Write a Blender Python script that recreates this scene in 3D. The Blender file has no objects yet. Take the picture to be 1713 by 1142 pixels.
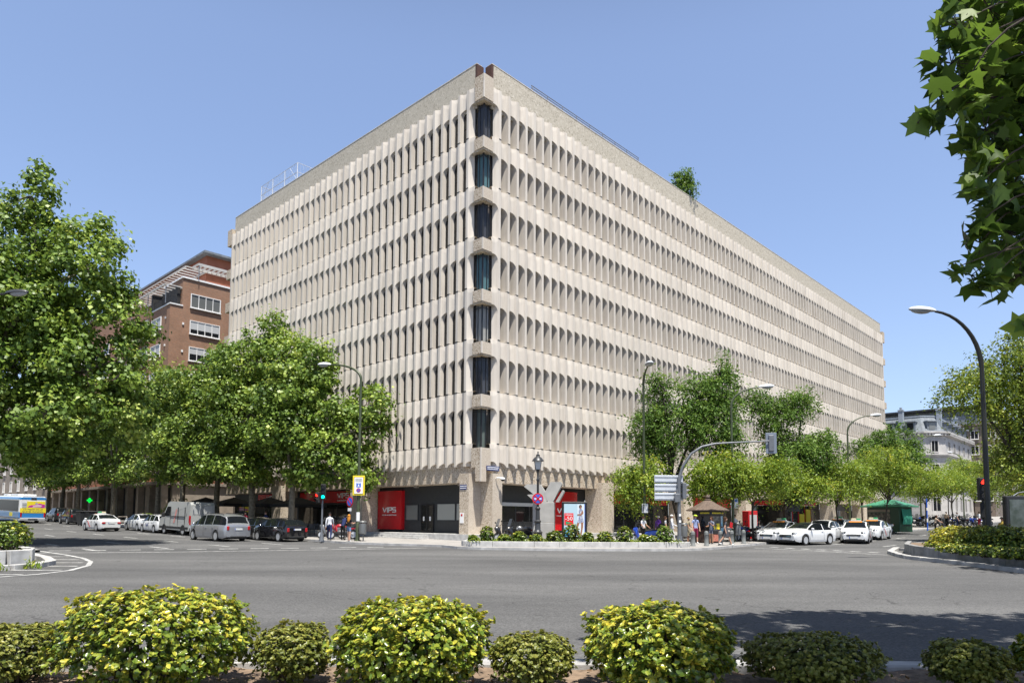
import bpy, bmesh, math, random
import numpy as np
from mathutils import Vector, Matrix

R_ = math.radians
scene = bpy.context.scene
COL = scene.collection
random.seed(7)

# ------------------------------------------------------------------ camera
CAM_Z = 1.65
cam_data = bpy.data.cameras.new('camera')
cam = bpy.data.objects.new('camera', cam_data)
COL.objects.link(cam)
cam_data.sensor_width = 36.0
cam_data.lens = 36.0 * 1174.82 / 1713.0
cam_data.shift_y = (784.5 - 571.0) / 1713.0
cam_data.clip_start = 0.1
cam_data.clip_end = 3000
cam.location = (0, 0, CAM_Z)
cam.rotation_mode = 'QUATERNION'
cam.rotation_quaternion = (Matrix.Rotation(R_(90 + 4.197), 3, 'X') @ Matrix.Rotation(R_(0.333), 3, 'Z')).to_quaternion()
scene.camera = cam

# ------------------------------------------------------------------ light
SUN_EL = R_(69.5)
SUN_AZ = R_(16.5)      # a little to the right of straight behind the camera
SUN_DIR = Vector((math.sin(SUN_AZ) * math.cos(SUN_EL), -math.cos(SUN_AZ) * math.cos(SUN_EL), math.sin(SUN_EL))).normalized()
world = bpy.data.worlds.new('World')
scene.world = world
world.use_nodes = True
wn = world.node_tree.nodes
sky = wn.new('ShaderNodeTexSky')
sky.sky_type = 'NISHITA'
sky.sun_disc = False
sky.sun_elevation = SUN_EL
sky.sun_rotation = R_(163.5)
sky.altitude = 650
sky.air_density = 1.0
sky.dust_density = 2.0
sky.ozone_density = 6.0
wn['Background'].inputs['Strength'].default_value = 0.15
gm = wn.new('ShaderNodeGamma'); gm.inputs['Gamma'].default_value = 0.74
tn = wn.new('ShaderNodeMix'); tn.data_type = 'RGBA'; tn.blend_type = 'MULTIPLY'; tn.inputs['Factor'].default_value = 1
tn.inputs[7].default_value = (1.21, 1.17, 1.23, 1)
world.node_tree.links.new(sky.outputs['Color'], gm.inputs['Color'])
world.node_tree.links.new(gm.outputs['Color'], tn.inputs[6])
# sky dimmed toward the zenith, added to cut fill light and deepen the shadows
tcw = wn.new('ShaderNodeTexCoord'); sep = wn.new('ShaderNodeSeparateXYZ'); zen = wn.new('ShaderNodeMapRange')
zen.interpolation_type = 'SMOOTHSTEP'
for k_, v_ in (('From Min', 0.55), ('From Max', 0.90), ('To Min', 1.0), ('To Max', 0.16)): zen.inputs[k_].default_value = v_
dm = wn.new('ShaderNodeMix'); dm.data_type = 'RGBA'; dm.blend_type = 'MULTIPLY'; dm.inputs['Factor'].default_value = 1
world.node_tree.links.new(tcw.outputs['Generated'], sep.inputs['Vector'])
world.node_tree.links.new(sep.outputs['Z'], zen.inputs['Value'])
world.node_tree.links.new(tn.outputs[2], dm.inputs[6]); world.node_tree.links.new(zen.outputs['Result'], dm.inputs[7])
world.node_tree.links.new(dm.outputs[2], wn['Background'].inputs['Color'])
sun_data = bpy.data.lights.new('sun', 'SUN')
sun_data.energy = 5.0
sun_data.angle = R_(0.53)
sun_data.color = (1.0, 0.955, 0.88)
sun = bpy.data.objects.new('sun', sun_data)
COL.objects.link(sun)
sun.location = (20, -60, 120)
sun.rotation_mode = 'QUATERNION'
sun.rotation_quaternion = SUN_DIR.to_track_quat('Z', 'Y')
scene.view_settings.view_transform = 'Standard'
scene.view_settings.look = 'None'
scene.view_settings.exposure = 0.85
scene.view_settings.gamma = 1.0
scene.cycles.max_bounces = 8
scene.cycles.transparent_max_bounces = 12

# ------------------------------------------------------------------ helpers: objects
def thing(name, label, cat, loc=(0, 0, 0), rz=0.0, group=None):
    o = bpy.data.objects.new(name, None)
    COL.objects.link(o)
    o.location = loc
    o.rotation_euler = (0, 0, rz)
    o.empty_display_size = 0.2
    o['label'] = label
    o['category'] = cat
    if group:
        o['group'] = group
    return o

def tag(o, label=None, cat=None, group=None, kind=None):
    if label: o['label'] = label
    if cat: o['category'] = cat
    if group: o['group'] = group
    if kind: o['kind'] = kind
    return o

def kids(o, pool=None):
    return [c for c in COL.objects if c.parent == o]

def dup(root, loc=None, rz=None, label=None, group=None):
    """a copy of a thing with copies of its parts and sub-parts"""
    def rec(o, parent):
        c = o.copy()
        COL.objects.link(c)
        if parent is not None:
            c.parent = parent
        for ch in CHILDREN.get(o.name, []):
            d = rec(ch, c)
            CHILDREN.setdefault(c.name, []).append(d)
        return c
    r = rec(root, None)
    if loc is not None: r.location = loc
    if rz is not None: r.rotation_euler = (0, 0, rz)
    if label: r['label'] = label
    if group: r['group'] = group
    return r

CHILDREN = {}

class MB:
    def __init__(s):
        s.v = []; s.f = []; s.m = []
    def add(s, verts, faces, mat=0, M=None):
        b = len(s.v)
        if M is not None:
            verts = [tuple(M @ Vector(p)) for p in verts]
        s.v.extend([tuple(p) for p in verts])
        for f in faces:
            s.f.append(tuple(i + b for i in f)); s.m.append(mat)
        return s
    def box(s, c, d, mat=0, rz=0.0, M=None, tilt=None, bev=0.0):
        x, y, z = d[0] / 2, d[1] / 2, d[2] / 2
        b = min(bev, x * .9, y * .9, z * .9)
        if b > 0:
            vs = []
            for k, zz in enumerate((-z, -z + b, z - b, z)):
                q = b if k in (0, 3) else 0
                vs += [(-x + q, -y + b, zz), (-x + b, -y + q, zz), (x - b, -y + q, zz), (x - q, -y + b, zz),
                       (x - q, y - b, zz), (x - b, y - q, zz), (-x + b, y - q, zz), (-x + q, y - b, zz)]
            fs = [tuple(range(7, -1, -1)), tuple(range(24, 32))]
            for k in range(3):
                for i in range(8):
                    j = (i + 1) % 8
                    fs.append((k * 8 + i, k * 8 + j, k * 8 + 8 + j, k * 8 + 8 + i))
        else:
            vs = [(-x, -y, -z), (x, -y, -z), (x, y, -z), (-x, y, -z), (-x, -y, z), (x, -y, z), (x, y, z), (-x, y, z)]
            fs = [(3, 2, 1, 0), (4, 5, 6, 7), (0, 1, 5, 4), (1, 2, 6, 5), (2, 3, 7, 6), (3, 0, 4, 7)]
        T = Matrix.Translation(c)
        if rz: T = T @ Matrix.Rotation(rz, 4, 'Z')
        if tilt is not None: T = T @ tilt
        if M is not None: T = M @ T
        return s.add(vs, fs, mat, T)
    def prism(s, pts, z0, z1, mat=0, M=None, top=True, bottom=True):
        n = len(pts)
        vs = [(p[0], p[1], z0) for p in pts] + [(p[0], p[1], z1) for p in pts]
        fs = [(i, (i + 1) % n, n + (i + 1) % n, n + i) for i in range(n)]
        if top: fs.append(tuple(range(n, 2 * n)))
        if bottom: fs.append(tuple(range(n - 1, -1, -1)))
        return s.add(vs, fs, mat, M)
    def extr(s, pts, vec, mat=0, M=None):
        n = len(pts)
        vs = [tuple(p) for p in pts] + [tuple(p[i] + vec[i] for i in range(3)) for p in pts]
        fs = [(i, (i + 1) % n, n + (i + 1) % n, n + i) for i in range(n)]
        fs.append(tuple(range(n, 2 * n))); fs.append(tuple(range(n - 1, -1, -1)))
        return s.add(vs, fs, mat, M)
    def poly(s, pts, mat=0, M=None):
        return s.add(pts, [tuple(range(len(pts)))], mat, M)
    def tube(s, path, r, n=8, mat=0, M=None, cap=True):
        P = [Vector(p) for p in path]
        rr = r if isinstance(r, (list, tuple)) else [r] * len(P)
        up = Vector((0, 0, 1)); prev = None
        vs = []
        for i, p in enumerate(P):
            t = (P[min(i + 1, len(P) - 1)] - P[max(i - 1, 0)])
            t = t.normalized() if t.length > 1e-9 else Vector((0, 0, 1))
            if prev is None:
                a = up.cross(t)
                if a.length < 1e-3: a = Vector((1, 0, 0)).cross(t)
            else:
                a = prev - t * prev.dot(t)
                if a.length < 1e-4: a = Vector((1, 0, 0)).cross(t)
            a.normalize(); prev = a
            b = t.cross(a)
            for k in range(n):
                an = 2 * math.pi * k / n
                vs.append(p + a * (math.cos(an) * rr[i]) + b * (math.sin(an) * rr[i]))
        fs = []
        for i in range(len(P) - 1):
            for k in range(n):
                j = (k + 1) % n
                fs.append((i * n + k, i * n + j, i * n + n + j, i * n + n + k))
        if cap:
            fs.append(tuple(range(n - 1, -1, -1)))
            fs.append(tuple((len(P) - 1) * n + k for k in range(n)))
        return s.add(vs, fs, mat, M)
    def lathe(s, prof, n=16, mat=0, M=None):
        vs = []
        for r, z in prof:
            for k in range(n):
                a = 2 * math.pi * k / n
                vs.append((r * math.cos(a), r * math.sin(a), z))
        fs = []
        for i in range(len(prof) - 1):
            for k in range(n):
                j = (k + 1) % n
                fs.append((i * n + k, i * n + j, i * n + n + j, i * n + n + k))
        ring = prof[0] == prof[-1]
        if prof[0][0] > 1e-6 and not ring: fs.append(tuple(range(n - 1, -1, -1)))
        if prof[-1][0] > 1e-6 and not ring: fs.append(tuple((len(prof) - 1) * n + k for k in range(n)))
        return s.add(vs, fs, mat, M)
    def ball(s, c, r, mat=0, nu=12, nv=8, M=None, zmin=-1.0, zmax=1.0):
        if not isinstance(r, (list, tuple)): r = (r, r, r)
        prof = []
        a0 = math.asin(max(-1, zmin)); a1 = math.asin(min(1, zmax))
        vs = []
        for i in range(nv + 1):
            t = a0 + (a1 - a0) * i / nv
            for k in range(nu):
                a = 2 * math.pi * k / nu
                vs.append((c[0] + r[0] * math.cos(t) * math.cos(a), c[1] + r[1] * math.cos(t) * math.sin(a), c[2] + r[2] * math.sin(t)))
        fs = []
        for i in range(nv):
            for k in range(nu):
                j = (k + 1) % nu
                fs.append((i * nu + k, i * nu + j, i * nu + nu + j, i * nu + nu + k))
        return s.add(vs, fs, mat, M)
    def build(s, name, mats, parent=None, smooth=False, angle=35, loc=None, rz=None):
        me = bpy.data.meshes.new(name)
        me.from_pydata(s.v, [], s.f)
        if not isinstance(mats, (list, tuple)): mats = [mats]
        for m in mats: me.materials.append(m)
        if len(mats) > 1:
            me.polygons.foreach_set('material_index', s.m)
        if smooth:
            me.polygons.foreach_set('use_smooth', [True] * len(me.polygons))
            try: me.set_sharp_from_angle(angle=R_(angle))
            except Exception: pass
        me.update()
        o = bpy.data.objects.new(name, me)
        COL.objects.link(o)
        if parent is not None:
            o.parent = parent
            CHILDREN.setdefault(parent.name, []).append(o)
        if loc is not None: o.location = loc
        if rz is not None: o.rotation_euler = (0, 0, rz)
        return o

def mesh_text(body, size, depth, name, mat, parent, M, xscale=1.0, align='CENTER', maxw=None):
    """lettering as a mesh; M places the text's x/y plane"""
    cu = bpy.data.curves.new('lettering', 'FONT')
    cu.body = body; cu.size = size; cu.extrude = depth; cu.align_x = align; cu.align_y = 'CENTER'
    cu.resolution_u = 2
    tmp = bpy.data.objects.new('lettering', cu)
    COL.objects.link(tmp)
    dg = bpy.context.evaluated_depsgraph_get()
    me = bpy.data.meshes.new_from_object(tmp.evaluated_get(dg))
    bpy.data.objects.remove(tmp); bpy.data.curves.remove(cu)
    if maxw:
        xs = [v.co.x for v in me.vertices]
        w = max(xs) - min(xs)
        xscale = maxw / w
    for v in me.vertices: v.co.x *= xscale
    me.transform(M)
    me.materials.clear(); me.materials.append(mat)
    me.name = name
    o = bpy.data.objects.new(name, me)
    COL.objects.link(o)
    if parent is not None:
        o.parent = parent
        CHILDREN.setdefault(parent.name, []).append(o)
    return o

# ------------------------------------------------------------------ helpers: materials
def mat(name, col, rough=0.6, metal=0.0, spec=0.5, var=0.0, vscale=4.0, bump=0.0, bscale=60.0, emit=None, estr=0.0, coat=0.0, col2=None, detail=4.0):
    m = bpy.data.materials.new(name)
    m.use_nodes = True
    nt = m.node_tree; n = nt.nodes; p = n['Principled BSDF']
    p.inputs['Base Color'].default_value = (*col, 1)
    p.inputs['Roughness'].default_value = rough
    p.inputs['Metallic'].default_value = metal
    p.inputs['Specular IOR Level'].default_value = spec
    p.inputs['Coat Weight'].default_value = coat
    if emit:
        p.inputs['Emission Color'].default_value = (*emit, 1)
        p.inputs['Emission Strength'].default_value = estr
    if var or bump or col2:
        tc = n.new('ShaderNodeTexCoord')
        if var or col2:
            nz = n.new('ShaderNodeTexNoise'); nz.inputs['Scale'].default_value = vscale; nz.inputs['Detail'].default_value = detail
            nt.links.new(tc.outputs['Object'], nz.inputs['Vector'])
            rp = n.new('ShaderNodeValToRGB')
            c2 = col2 if col2 else tuple(max(0, c * (1 + var)) for c in col)
            c1 = col if col2 else tuple(max(0, c * (1 - var)) for c in col)
            rp.color_ramp.elements[0].position = 0.35; rp.color_ramp.elements[1].position = 0.65
            rp.color_ramp.elements[0].color = (*c1, 1); rp.color_ramp.elements[1].color = (*c2, 1)
            nt.links.new(nz.outputs['Fac'], rp.inputs['Fac'])
            nt.links.new(rp.outputs['Color'], p.inputs['Base Color'])
        if bump:
            nb = n.new('ShaderNodeTexNoise'); nb.inputs['Scale'].default_value = bscale; nb.inputs['Detail'].default_value = 3
            nt.links.new(tc.outputs['Object'], nb.inputs['Vector'])
            bp = n.new('ShaderNodeBump'); bp.inputs['Strength'].default_value = bump; bp.inputs['Distance'].default_value = 0.02
            nt.links.new(nb.outputs['Fac'], bp.inputs['Height'])
            nt.links.new(bp.outputs['Normal'], p.inputs['Normal'])
    return m

def nodes_of(m):
    return m.node_tree.nodes, m.node_tree.links, m.node_tree.nodes['Principled BSDF']

def ramp(n, stops):
    r = n.new('ShaderNodeValToRGB')
    e = r.color_ramp.elements
    while len(e) < len(stops): e.new(0.5)
    for i, (p, c) in enumerate(stops):
        e[i].position = p; e[i].color = (*c, 1)
    return r

def mat_precast():
    m = mat('precast concrete', (0.56, 0.505, 0.44), rough=0.85, spec=0.25)
    n, l, p = nodes_of(m)
    tc = n.new('ShaderNodeTexCoord')
    mp = n.new('ShaderNodeMapping'); mp.inputs['Scale'].default_value = (2.6, 2.6, 0.22)
    l.new(tc.outputs['Object'], mp.inputs['Vector'])
    a = n.new('ShaderNodeTexNoise'); a.inputs['Scale'].default_value = 1.3; a.inputs['Detail'].default_value = 6; a.inputs['Roughness'].default_value = .62
    l.new(mp.outputs['Vector'], a.inputs['Vector'])
    r = ramp(n, [(0.28, (0.475, 0.428, 0.365)), (0.5, (0.585, 0.533, 0.465)), (0.74, (0.64, 0.588, 0.518))])
    l.new(a.outputs['Fac'], r.inputs['Fac'])
    # every cast panel came out of the mould a slightly different tone
    mp2 = n.new('ShaderNodeMapping'); mp2.inputs['Scale'].default_value = (1 / .871, 1 / .871, 1 / 3.4); mp2.inputs['Location'].default_value = (-.27, -.27, .06)
    l.new(tc.outputs['Object'], mp2.inputs['Vector'])
    fl = n.new('ShaderNodeVectorMath'); fl.operation = 'FLOOR'; l.new(mp2.outputs['Vector'], fl.inputs[0])
    wn_ = n.new('ShaderNodeTexWhiteNoise'); l.new(fl.outputs['Vector'], wn_.inputs['Vector'])
    mr = n.new('ShaderNodeMapRange'); mr.inputs['To Min'].default_value = 0.90; mr.inputs['To Max'].default_value = 1.05
    l.new(wn_.outputs['Value'], mr.inputs['Value'])
    mx = n.new('ShaderNodeMix'); mx.data_type = 'RGBA'; mx.blend_type = 'MULTIPLY'; mx.inputs['Factor'].default_value = 1
    l.new(r.outputs['Color'], mx.inputs[6]); l.new(mr.outputs['Result'], mx.inputs[7])
    l.new(mx.outputs[2], p.inputs['Base Color'])
    f = n.new('ShaderNodeTexNoise'); f.inputs['Scale'].default_value = 70; l.new(tc.outputs['Object'], f.inputs['Vector'])
    b = n.new('ShaderNodeBump'); b.inputs['Strength'].default_value = .25; b.inputs['Distance'].default_value = .01
    l.new(f.outputs['Fac'], b.inputs['Height']); l.new(b.outputs['Normal'], p.inputs['Normal'])
    return m

def mat_aggregate(name, dark, mid, light, scale=16):
    m = mat(name, mid, rough=0.95, spec=0.15)
    n, l, p = nodes_of(m)
    tc = n.new('ShaderNodeTexCoord')
    v = n.new('ShaderNodeTexVoronoi'); v.inputs['Scale'].default_value = scale; v.inputs['Randomness'].default_value = 1
    l.new(tc.outputs['Object'], v.inputs['Vector'])
    sx = n.new('ShaderNodeSeparateColor'); l.new(v.outputs['Color'], sx.inputs['Color'])
    r = ramp(n, [(0.0, dark), (0.25, mid), (0.7, mid), (1.0, light)])
    l.new(sx.outputs['Red'], r.inputs['Fac'])
    l.new(r.outputs['Color'], p.inputs['Base Color'])
    b = n.new('ShaderNodeBump'); b.inputs['Strength'].default_value = .3; b.inputs['Distance'].default_value = .012
    l.new(v.outputs['Distance'], b.inputs['Height']); l.new(b.outputs['Normal'], p.inputs['Normal'])
    return m

def mat_asphalt():
    m = mat('asphalt', (0.1, 0.1, 0.1), rough=0.9, spec=0.25)
    n, l, p = nodes_of(m)
    tc = n.new('ShaderNodeTexCoord')
    big = n.new('ShaderNodeTexNoise'); big.inputs['Scale'].default_value = .16; big.inputs['Detail'].default_value = 6; big.inputs['Roughness'].default_value = .6
    mp = n.new('ShaderNodeMapping'); mp.inputs['Scale'].default_value = (.35, 1.3, 1); mp.inputs['Rotation'].default_value = (0, 0, R_(4))
    l.new(tc.outputs['Object'], mp.inputs['Vector']); l.new(mp.outputs['Vector'], big.inputs['Vector'])
    r = ramp(n, [(0.32, (0.066, 0.066, 0.066)), (0.5, (0.093, 0.0925, 0.092)), (0.68, (0.124, 0.123, 0.121))])
    l.new(big.outputs['Fac'], r.inputs['Fac'])
    # small stones of the wearing course
    v = n.new('ShaderNodeTexVoronoi'); v.inputs['Scale'].default_value = 42
    l.new(tc.outputs['Object'], v.inputs['Vector'])
    sx = n.new('ShaderNodeSeparateColor'); l.new(v.outputs['Color'], sx.inputs['Color'])
    mr = n.new('ShaderNodeMapRange'); mr.inputs['To Min'].default_value = .68; mr.inputs['To Max'].default_value = 1.34
    l.new(sx.outputs['Green'], mr.inputs['Value'])
    mx = n.new('ShaderNodeMix'); mx.data_type = 'RGBA'; mx.blend_type = 'MULTIPLY'; mx.inputs['Factor'].default_value = 1
    l.new(r.outputs['Color'], mx.inputs[6]); l.new(mr.outputs['Result'], mx.inputs[7])
    # hairline cracks
    dn = n.new('ShaderNodeTexNoise'); dn.inputs['Scale'].default_value = 1.2; dn.inputs['Detail'].default_value = 5
    l.new(tc.outputs['Object'], dn.inputs['Vector'])
    ad = n.new('ShaderNodeVectorMath'); ad.operation = 'MULTIPLY_ADD'
    l.new(dn.outputs['Color'], ad.inputs[0]); ad.inputs[1].default_value = (1.4, 1.4, 0); l.new(tc.outputs['Object'], ad.inputs[2])
    ck = n.new('ShaderNodeTexVoronoi'); ck.feature = 'DISTANCE_TO_EDGE'; ck.inputs['Scale'].default_value = .22
    l.new(ad.outputs['Vector'], ck.inputs['Vector'])
    cm = n.new('ShaderNodeMapRange'); cm.inputs['From Min'].default_value = 0.0; cm.inputs['From Max'].default_value = .0045
    l.new(ck.outputs['Distance'], cm.inputs['Value'])
    gate = n.new('ShaderNodeTexNoise'); gate.inputs['Scale'].default_value = .35; l.new(tc.outputs['Object'], gate.inputs['Vector'])
    gr = n.new('ShaderNodeMapRange'); gr.inputs['From Min'].default_value = .47; gr.inputs['From Max'].default_value = .56
    l.new(gate.outputs['Fac'], gr.inputs['Value'])
    mm = n.new('ShaderNodeMath'); mm.operation = 'MAXIMUM'; l.new(cm.outputs['Result'], mm.inputs[0]); l.new(gr.outputs['Result'], mm.inputs[1])
    c2 = n.new('ShaderNodeMapRange'); c2.inputs['To Min'].default_value = .42; c2.inputs['To Max'].default_value = 1
    l.new(mm.outputs['Value'], c2.inputs['Value'])
    mx2 = n.new('ShaderNodeMix'); mx2.data_type = 'RGBA'; mx2.blend_type = 'MULTIPLY'; mx2.inputs['Factor'].default_value = 1
    l.new(mx.outputs[2], mx2.inputs[6]); l.new(c2.outputs['Result'], mx2.inputs[7])
    l.new(mx2.outputs[2], p.inputs['Base Color'])
    b = n.new('ShaderNodeBump'); b.inputs['Strength'].default_value = .35; b.inputs['Distance'].default_value = .006
    l.new(v.outputs['Distance'], b.inputs['Height']); l.new(b.outputs['Normal'], p.inputs['Normal'])
    return m

def mat_brick(name, c1, c2, mortar, scale=1.0, bw=.25, rh=.075):
    m = mat(name, c1, rough=0.85, spec=0.2)
    n, l, p = nodes_of(m)
    tc = n.new('ShaderNodeTexCoord')
    sp = n.new('ShaderNodeSeparateXYZ'); l.new(tc.outputs['Object'], sp.inputs['Vector'])
    ad = n.new('ShaderNodeMath'); ad.operation = 'ADD'; l.new(sp.outputs['X'], ad.inputs[0]); l.new(sp.outputs['Y'], ad.inputs[1])
    cb = n.new('ShaderNodeCombineXYZ'); l.new(ad.outputs['Value'], cb.inputs['X']); l.new(sp.outputs['Z'], cb.inputs['Y'])
    br = n.new('ShaderNodeTexBrick')
    br.inputs['Color1'].default_value = (*c1, 1); br.inputs['Color2'].default_value = (*c2, 1); br.inputs['Mortar'].default_value = (*mortar, 1)
    br.inputs['Scale'].default_value = scale; br.inputs['Brick Width'].default_value = bw; br.inputs['Row Height'].default_value = rh
    br.inputs['Mortar Size'].default_value = .012
    l.new(cb.outputs['Vector'], br.inputs['Vector'])
    nz = n.new('ShaderNodeTexNoise'); nz.inputs['Scale'].default_value = .6; nz.inputs['Detail'].default_value = 5; l.new(tc.outputs['Object'], nz.inputs['Vector'])
    mr = n.new('ShaderNodeMapRange'); mr.inputs['To Min'].default_value = .72; mr.inputs['To Max'].default_value = 1.25; l.new(nz.outputs['Fac'], mr.inputs['Value'])
    mx = n.new('ShaderNodeMix'); mx.data_type = 'RGBA'; mx.blend_type = 'MULTIPLY'; mx.inputs['Factor'].default_value = 1
    l.new(br.outputs['Color'], mx.inputs[6]); l.new(mr.outputs['Result'], mx.inputs[7])
    l.new(mx.outputs[2], p.inputs['Base Color'])
    return m

def mat_leaf(name, stops, rough=.45, trans=.3, spec=.35):
    """leaf colour comes from a per-leaf random number stored on the mesh"""
    m = mat(name, stops[0][1], rough=rough, spec=spec)
    n, l, p = nodes_of(m)
    at = n.new('ShaderNodeAttribute'); at.attribute_name = 'tone'
    r = ramp(n, stops); l.new(at.outputs['Fac'], r.inputs['Fac'])
    l.new(r.outputs['Color'], p.inputs['Base Color'])
    t = n.new('ShaderNodeBsdfTranslucent')
    hs = n.new('ShaderNodeHueSaturation'); hs.inputs['Value'].default_value = 1.5; hs.inputs['Hue'].default_value = .485
    l.new(r.outputs['Color'], hs.inputs['Color']); l.new(hs.outputs['Color'], t.inputs['Color'])
    mx = n.new('ShaderNodeMixShader'); mx.inputs['Fac'].default_value = trans
    l.new(p.outputs['BSDF'], mx.inputs[1]); l.new(t.outputs['BSDF'], mx.inputs[2])
    l.new(mx.outputs['Shader'], n['Material Output'].inputs['Surface'])
    return m

def mat_paving():
    m = mat('pavement tiles', (.4, .38, .36), rough=.9, spec=.2)
    n, l, p = nodes_of(m)
    tc = n.new('ShaderNodeTexCoord')
    mp = n.new('ShaderNodeMapping'); mp.inputs['Rotation'].default_value = (0, 0, R_(46.5)); l.new(tc.outputs['Object'], mp.inputs['Vector'])
    br = n.new('ShaderNodeTexBrick'); br.offset = 0
    br.inputs['Color1'].default_value = (.33, .315, .295, 1); br.inputs['Color2'].default_value = (.29, .275, .26, 1); br.inputs['Mortar'].default_value = (.22, .21, .2, 1)
    br.inputs['Scale'].default_value = 1; br.inputs['Brick Width'].default_value = .4; br.inputs['Row Height'].default_value = .4; br.inputs['Mortar Size'].default_value = .008
    l.new(mp.outputs['Vector'], br.inputs['Vector'])
    nz = n.new('ShaderNodeTexNoise'); nz.inputs['Scale'].default_value = .9; nz.inputs['Detail'].default_value = 6; l.new(tc.outputs['Object'], nz.inputs['Vector'])
    mr = n.new('ShaderNodeMapRange'); mr.inputs['To Min'].default_value = .72; mr.inputs['To Max'].default_value = 1.2; l.new(nz.outputs['Fac'], mr.inputs['Value'])
    mx = n.new('ShaderNodeMix'); mx.data_type = 'RGBA'; mx.blend_type = 'MULTIPLY'; mx.inputs['Factor'].default_value = 1
    l.new(br.outputs['Color'], mx.inputs[6]); l.new(mr.outputs['Result'], mx.inputs[7])
    l.new(mx.outputs[2], p.inputs['Base Color'])
    return m

MT = {}
MT['precast'] = mat_precast()
MT['aggregate'] = mat_aggregate('exposed aggregate', (.24, .18, .125), (.47, .395, .305), (.66, .59, .49))
MT['aggregate_grey'] = mat_aggregate('parapet aggregate', (.32, .285, .225), (.47, .425, .345), (.57, .525, .44), 11)
MT['column'] = mat_aggregate('column aggregate', (.28, .22, .16), (.50, .43, .34), (.66, .59, .50), 20)
MT['asphalt'] = mat_asphalt()
MT['paving'] = mat_paving()
MT['granite'] = mat('pale granite', (.43, .425, .41), rough=.8, var=.16, vscale=3, bump=.2)
MT['granite_dark'] = mat('grey granite', (.24, .24, .235), rough=.85, var=.2, vscale=3, bump=.2)
MT['kerb'] = mat('kerb stone', (.36, .355, .345), rough=.85, var=.2, vscale=2.2, bump=.2)
MT['paint_line'] = mat('worn road paint', (.50, .50, .485), rough=.8, col2=(.24, .24, .235), vscale=3.4, detail=8)
MT['glass_dark'] = mat('dark window glass', (.012, .014, .016), rough=.05, spec=.6)
MT['glass_shop'] = mat('shop glass', (.016, .017, .016), rough=.04, spec=.5)
MT['charcoal'] = mat('charcoal cladding', (.028, .030, .033), rough=.5, var=.12)
MT['black'] = mat('black metal', (.012, .012, .013), rough=.45)
MT['black_matte'] = mat('black plastic', (.014, .014, .015), rough=.75)
MT['seal'] = mat('dark joint sealant', (.03, .028, .026), rough=.8)
MT['red_sign'] = mat('red sign panel', (.47, .007, .012), rough=.25, coat=.3)
MT['red'] = mat('red paint', (.52, .012, .012), rough=.35)
MT['blue'] = mat('blue sign paint', (.02, .11, .55), rough=.4)
MT['white_paint'] = mat('white paint', (.8, .8, .79), rough=.45)
MT['letter'] = mat('white lettering', (.8, .8, .8), rough=.4)
MT['steel'] = mat('galvanised steel', (.15, .16, .175), rough=.5, metal=.35, var=.12, vscale=3)
MT['lightgrey'] = mat('light grey sheet', (.50, .53, .57), rough=.5, metal=.15, var=.05)
MT['pole_green'] = mat('olive green pole paint', (.05, .065, .03), rough=.45, var=.15)
MT['pole_dark'] = mat('dark brown pole paint', (.018, .019, .016), rough=.45)
MT['iron'] = mat('cast iron paint', (.045, .047, .05), rough=.4, metal=.2)
MT['lamp_white'] = mat('lamp shade', (.62, .64, .66), rough=.35)
MT['lamp_glass'] = mat('milky lamp glass', (.62, .62, .6), rough=.2)
MT['soil'] = mat('dry soil', (.17, .12, .08), rough=1, var=.35, vscale=9, bump=.6, bscale=30)
MT['brick'] = mat_brick('brown brick', (.33, .155, .085), (.24, .112, .062), (.27, .22, .17))
MT['render_orange'] = mat('terracotta render', (.29, .105, .06), rough=.8, var=.1, vscale=.8)
MT['stone_beige'] = mat('beige stone', (.25, .21, .17), rough=.85, var=.2, vscale=1.2)
MT['stone_white'] = mat('pale limestone', (.43, .415, .395), rough=.85, var=.1, vscale=.8)
MT['slate'] = mat('slate grey roofing', (.15, .17, .19), rough=.6, var=.2, vscale=2.5)
MT['zinc'] = mat('zinc roof', (.28, .31, .34), rough=.5, var=.1)
MT['white_frame'] = mat('white window frame', (.72, .71, .69), rough=.5)
MT['blind'] = mat('roller blind', (.42, .43, .43), rough=.7)
MT['blind_dark'] = mat('dark blind', (.10, .105, .10), rough=.6)
MT['bark_plane'] = mat('plane tree bark', (.20, .175, .13), rough=.9, col2=(.10, .085, .06), vscale=5, bump=.5, bscale=20)
MT['bark_dark'] = mat('dark bark', (.045, .036, .028), rough=.95, var=.3, vscale=6, bump=.6, bscale=25)

# ------------------------------------------------------------------ terrain and frames
def gz(x, y):
    if y < 15: return 0.0
    if y < 65: return 2.8e-4 * (y - 15) ** 2
    if y < 150: return 0.7 + 0.028 * (y - 65)
    return 0.7 + 0.028 * 85
ANG = R_(43.474)
CX, CY = -1.9726, 44.008
RD = Vector((math.sin(ANG), math.cos(ANG)))      # along the right facade, away from the corner
LD = Vector((-math.cos(ANG), math.sin(ANG)))     # along the left facade
ROT = math.pi / 2 - ANG
def BW(x, y):
    """building frame (x along right facade, y along left facade) to the world"""
    return (CX + RD.x * x + LD.x * y, CY + RD.y * x + LD.y * y)
def RO(s, o): return BW(s, -o)      # s along right facade, o out into its street
def LO(t, o): return BW(-o, t)      # t along left facade, o out into its street
def PZ(px, py, y):
    """the point at depth y seen in image column px, row py"""
    a, b_ = px - 856.5, 784.5 - py; r_ = R_(-.333)
    X, Y = math.cos(r_) * a + math.sin(r_) * b_, -math.sin(r_) * a + math.cos(r_) * b_
    c, s = math.cos(R_(4.197)), math.sin(R_(4.197))
    k = y / (1174.82 * c - Y * s)
    return (X * k, y, CAM_Z + (1174.82 * s + Y * c) * k)
def g3(p, dz=0.0): return (p[0], p[1], gz(p[0], p[1]) + dz)
def ux(px): return (px - 856.5) / 1174.82
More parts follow.
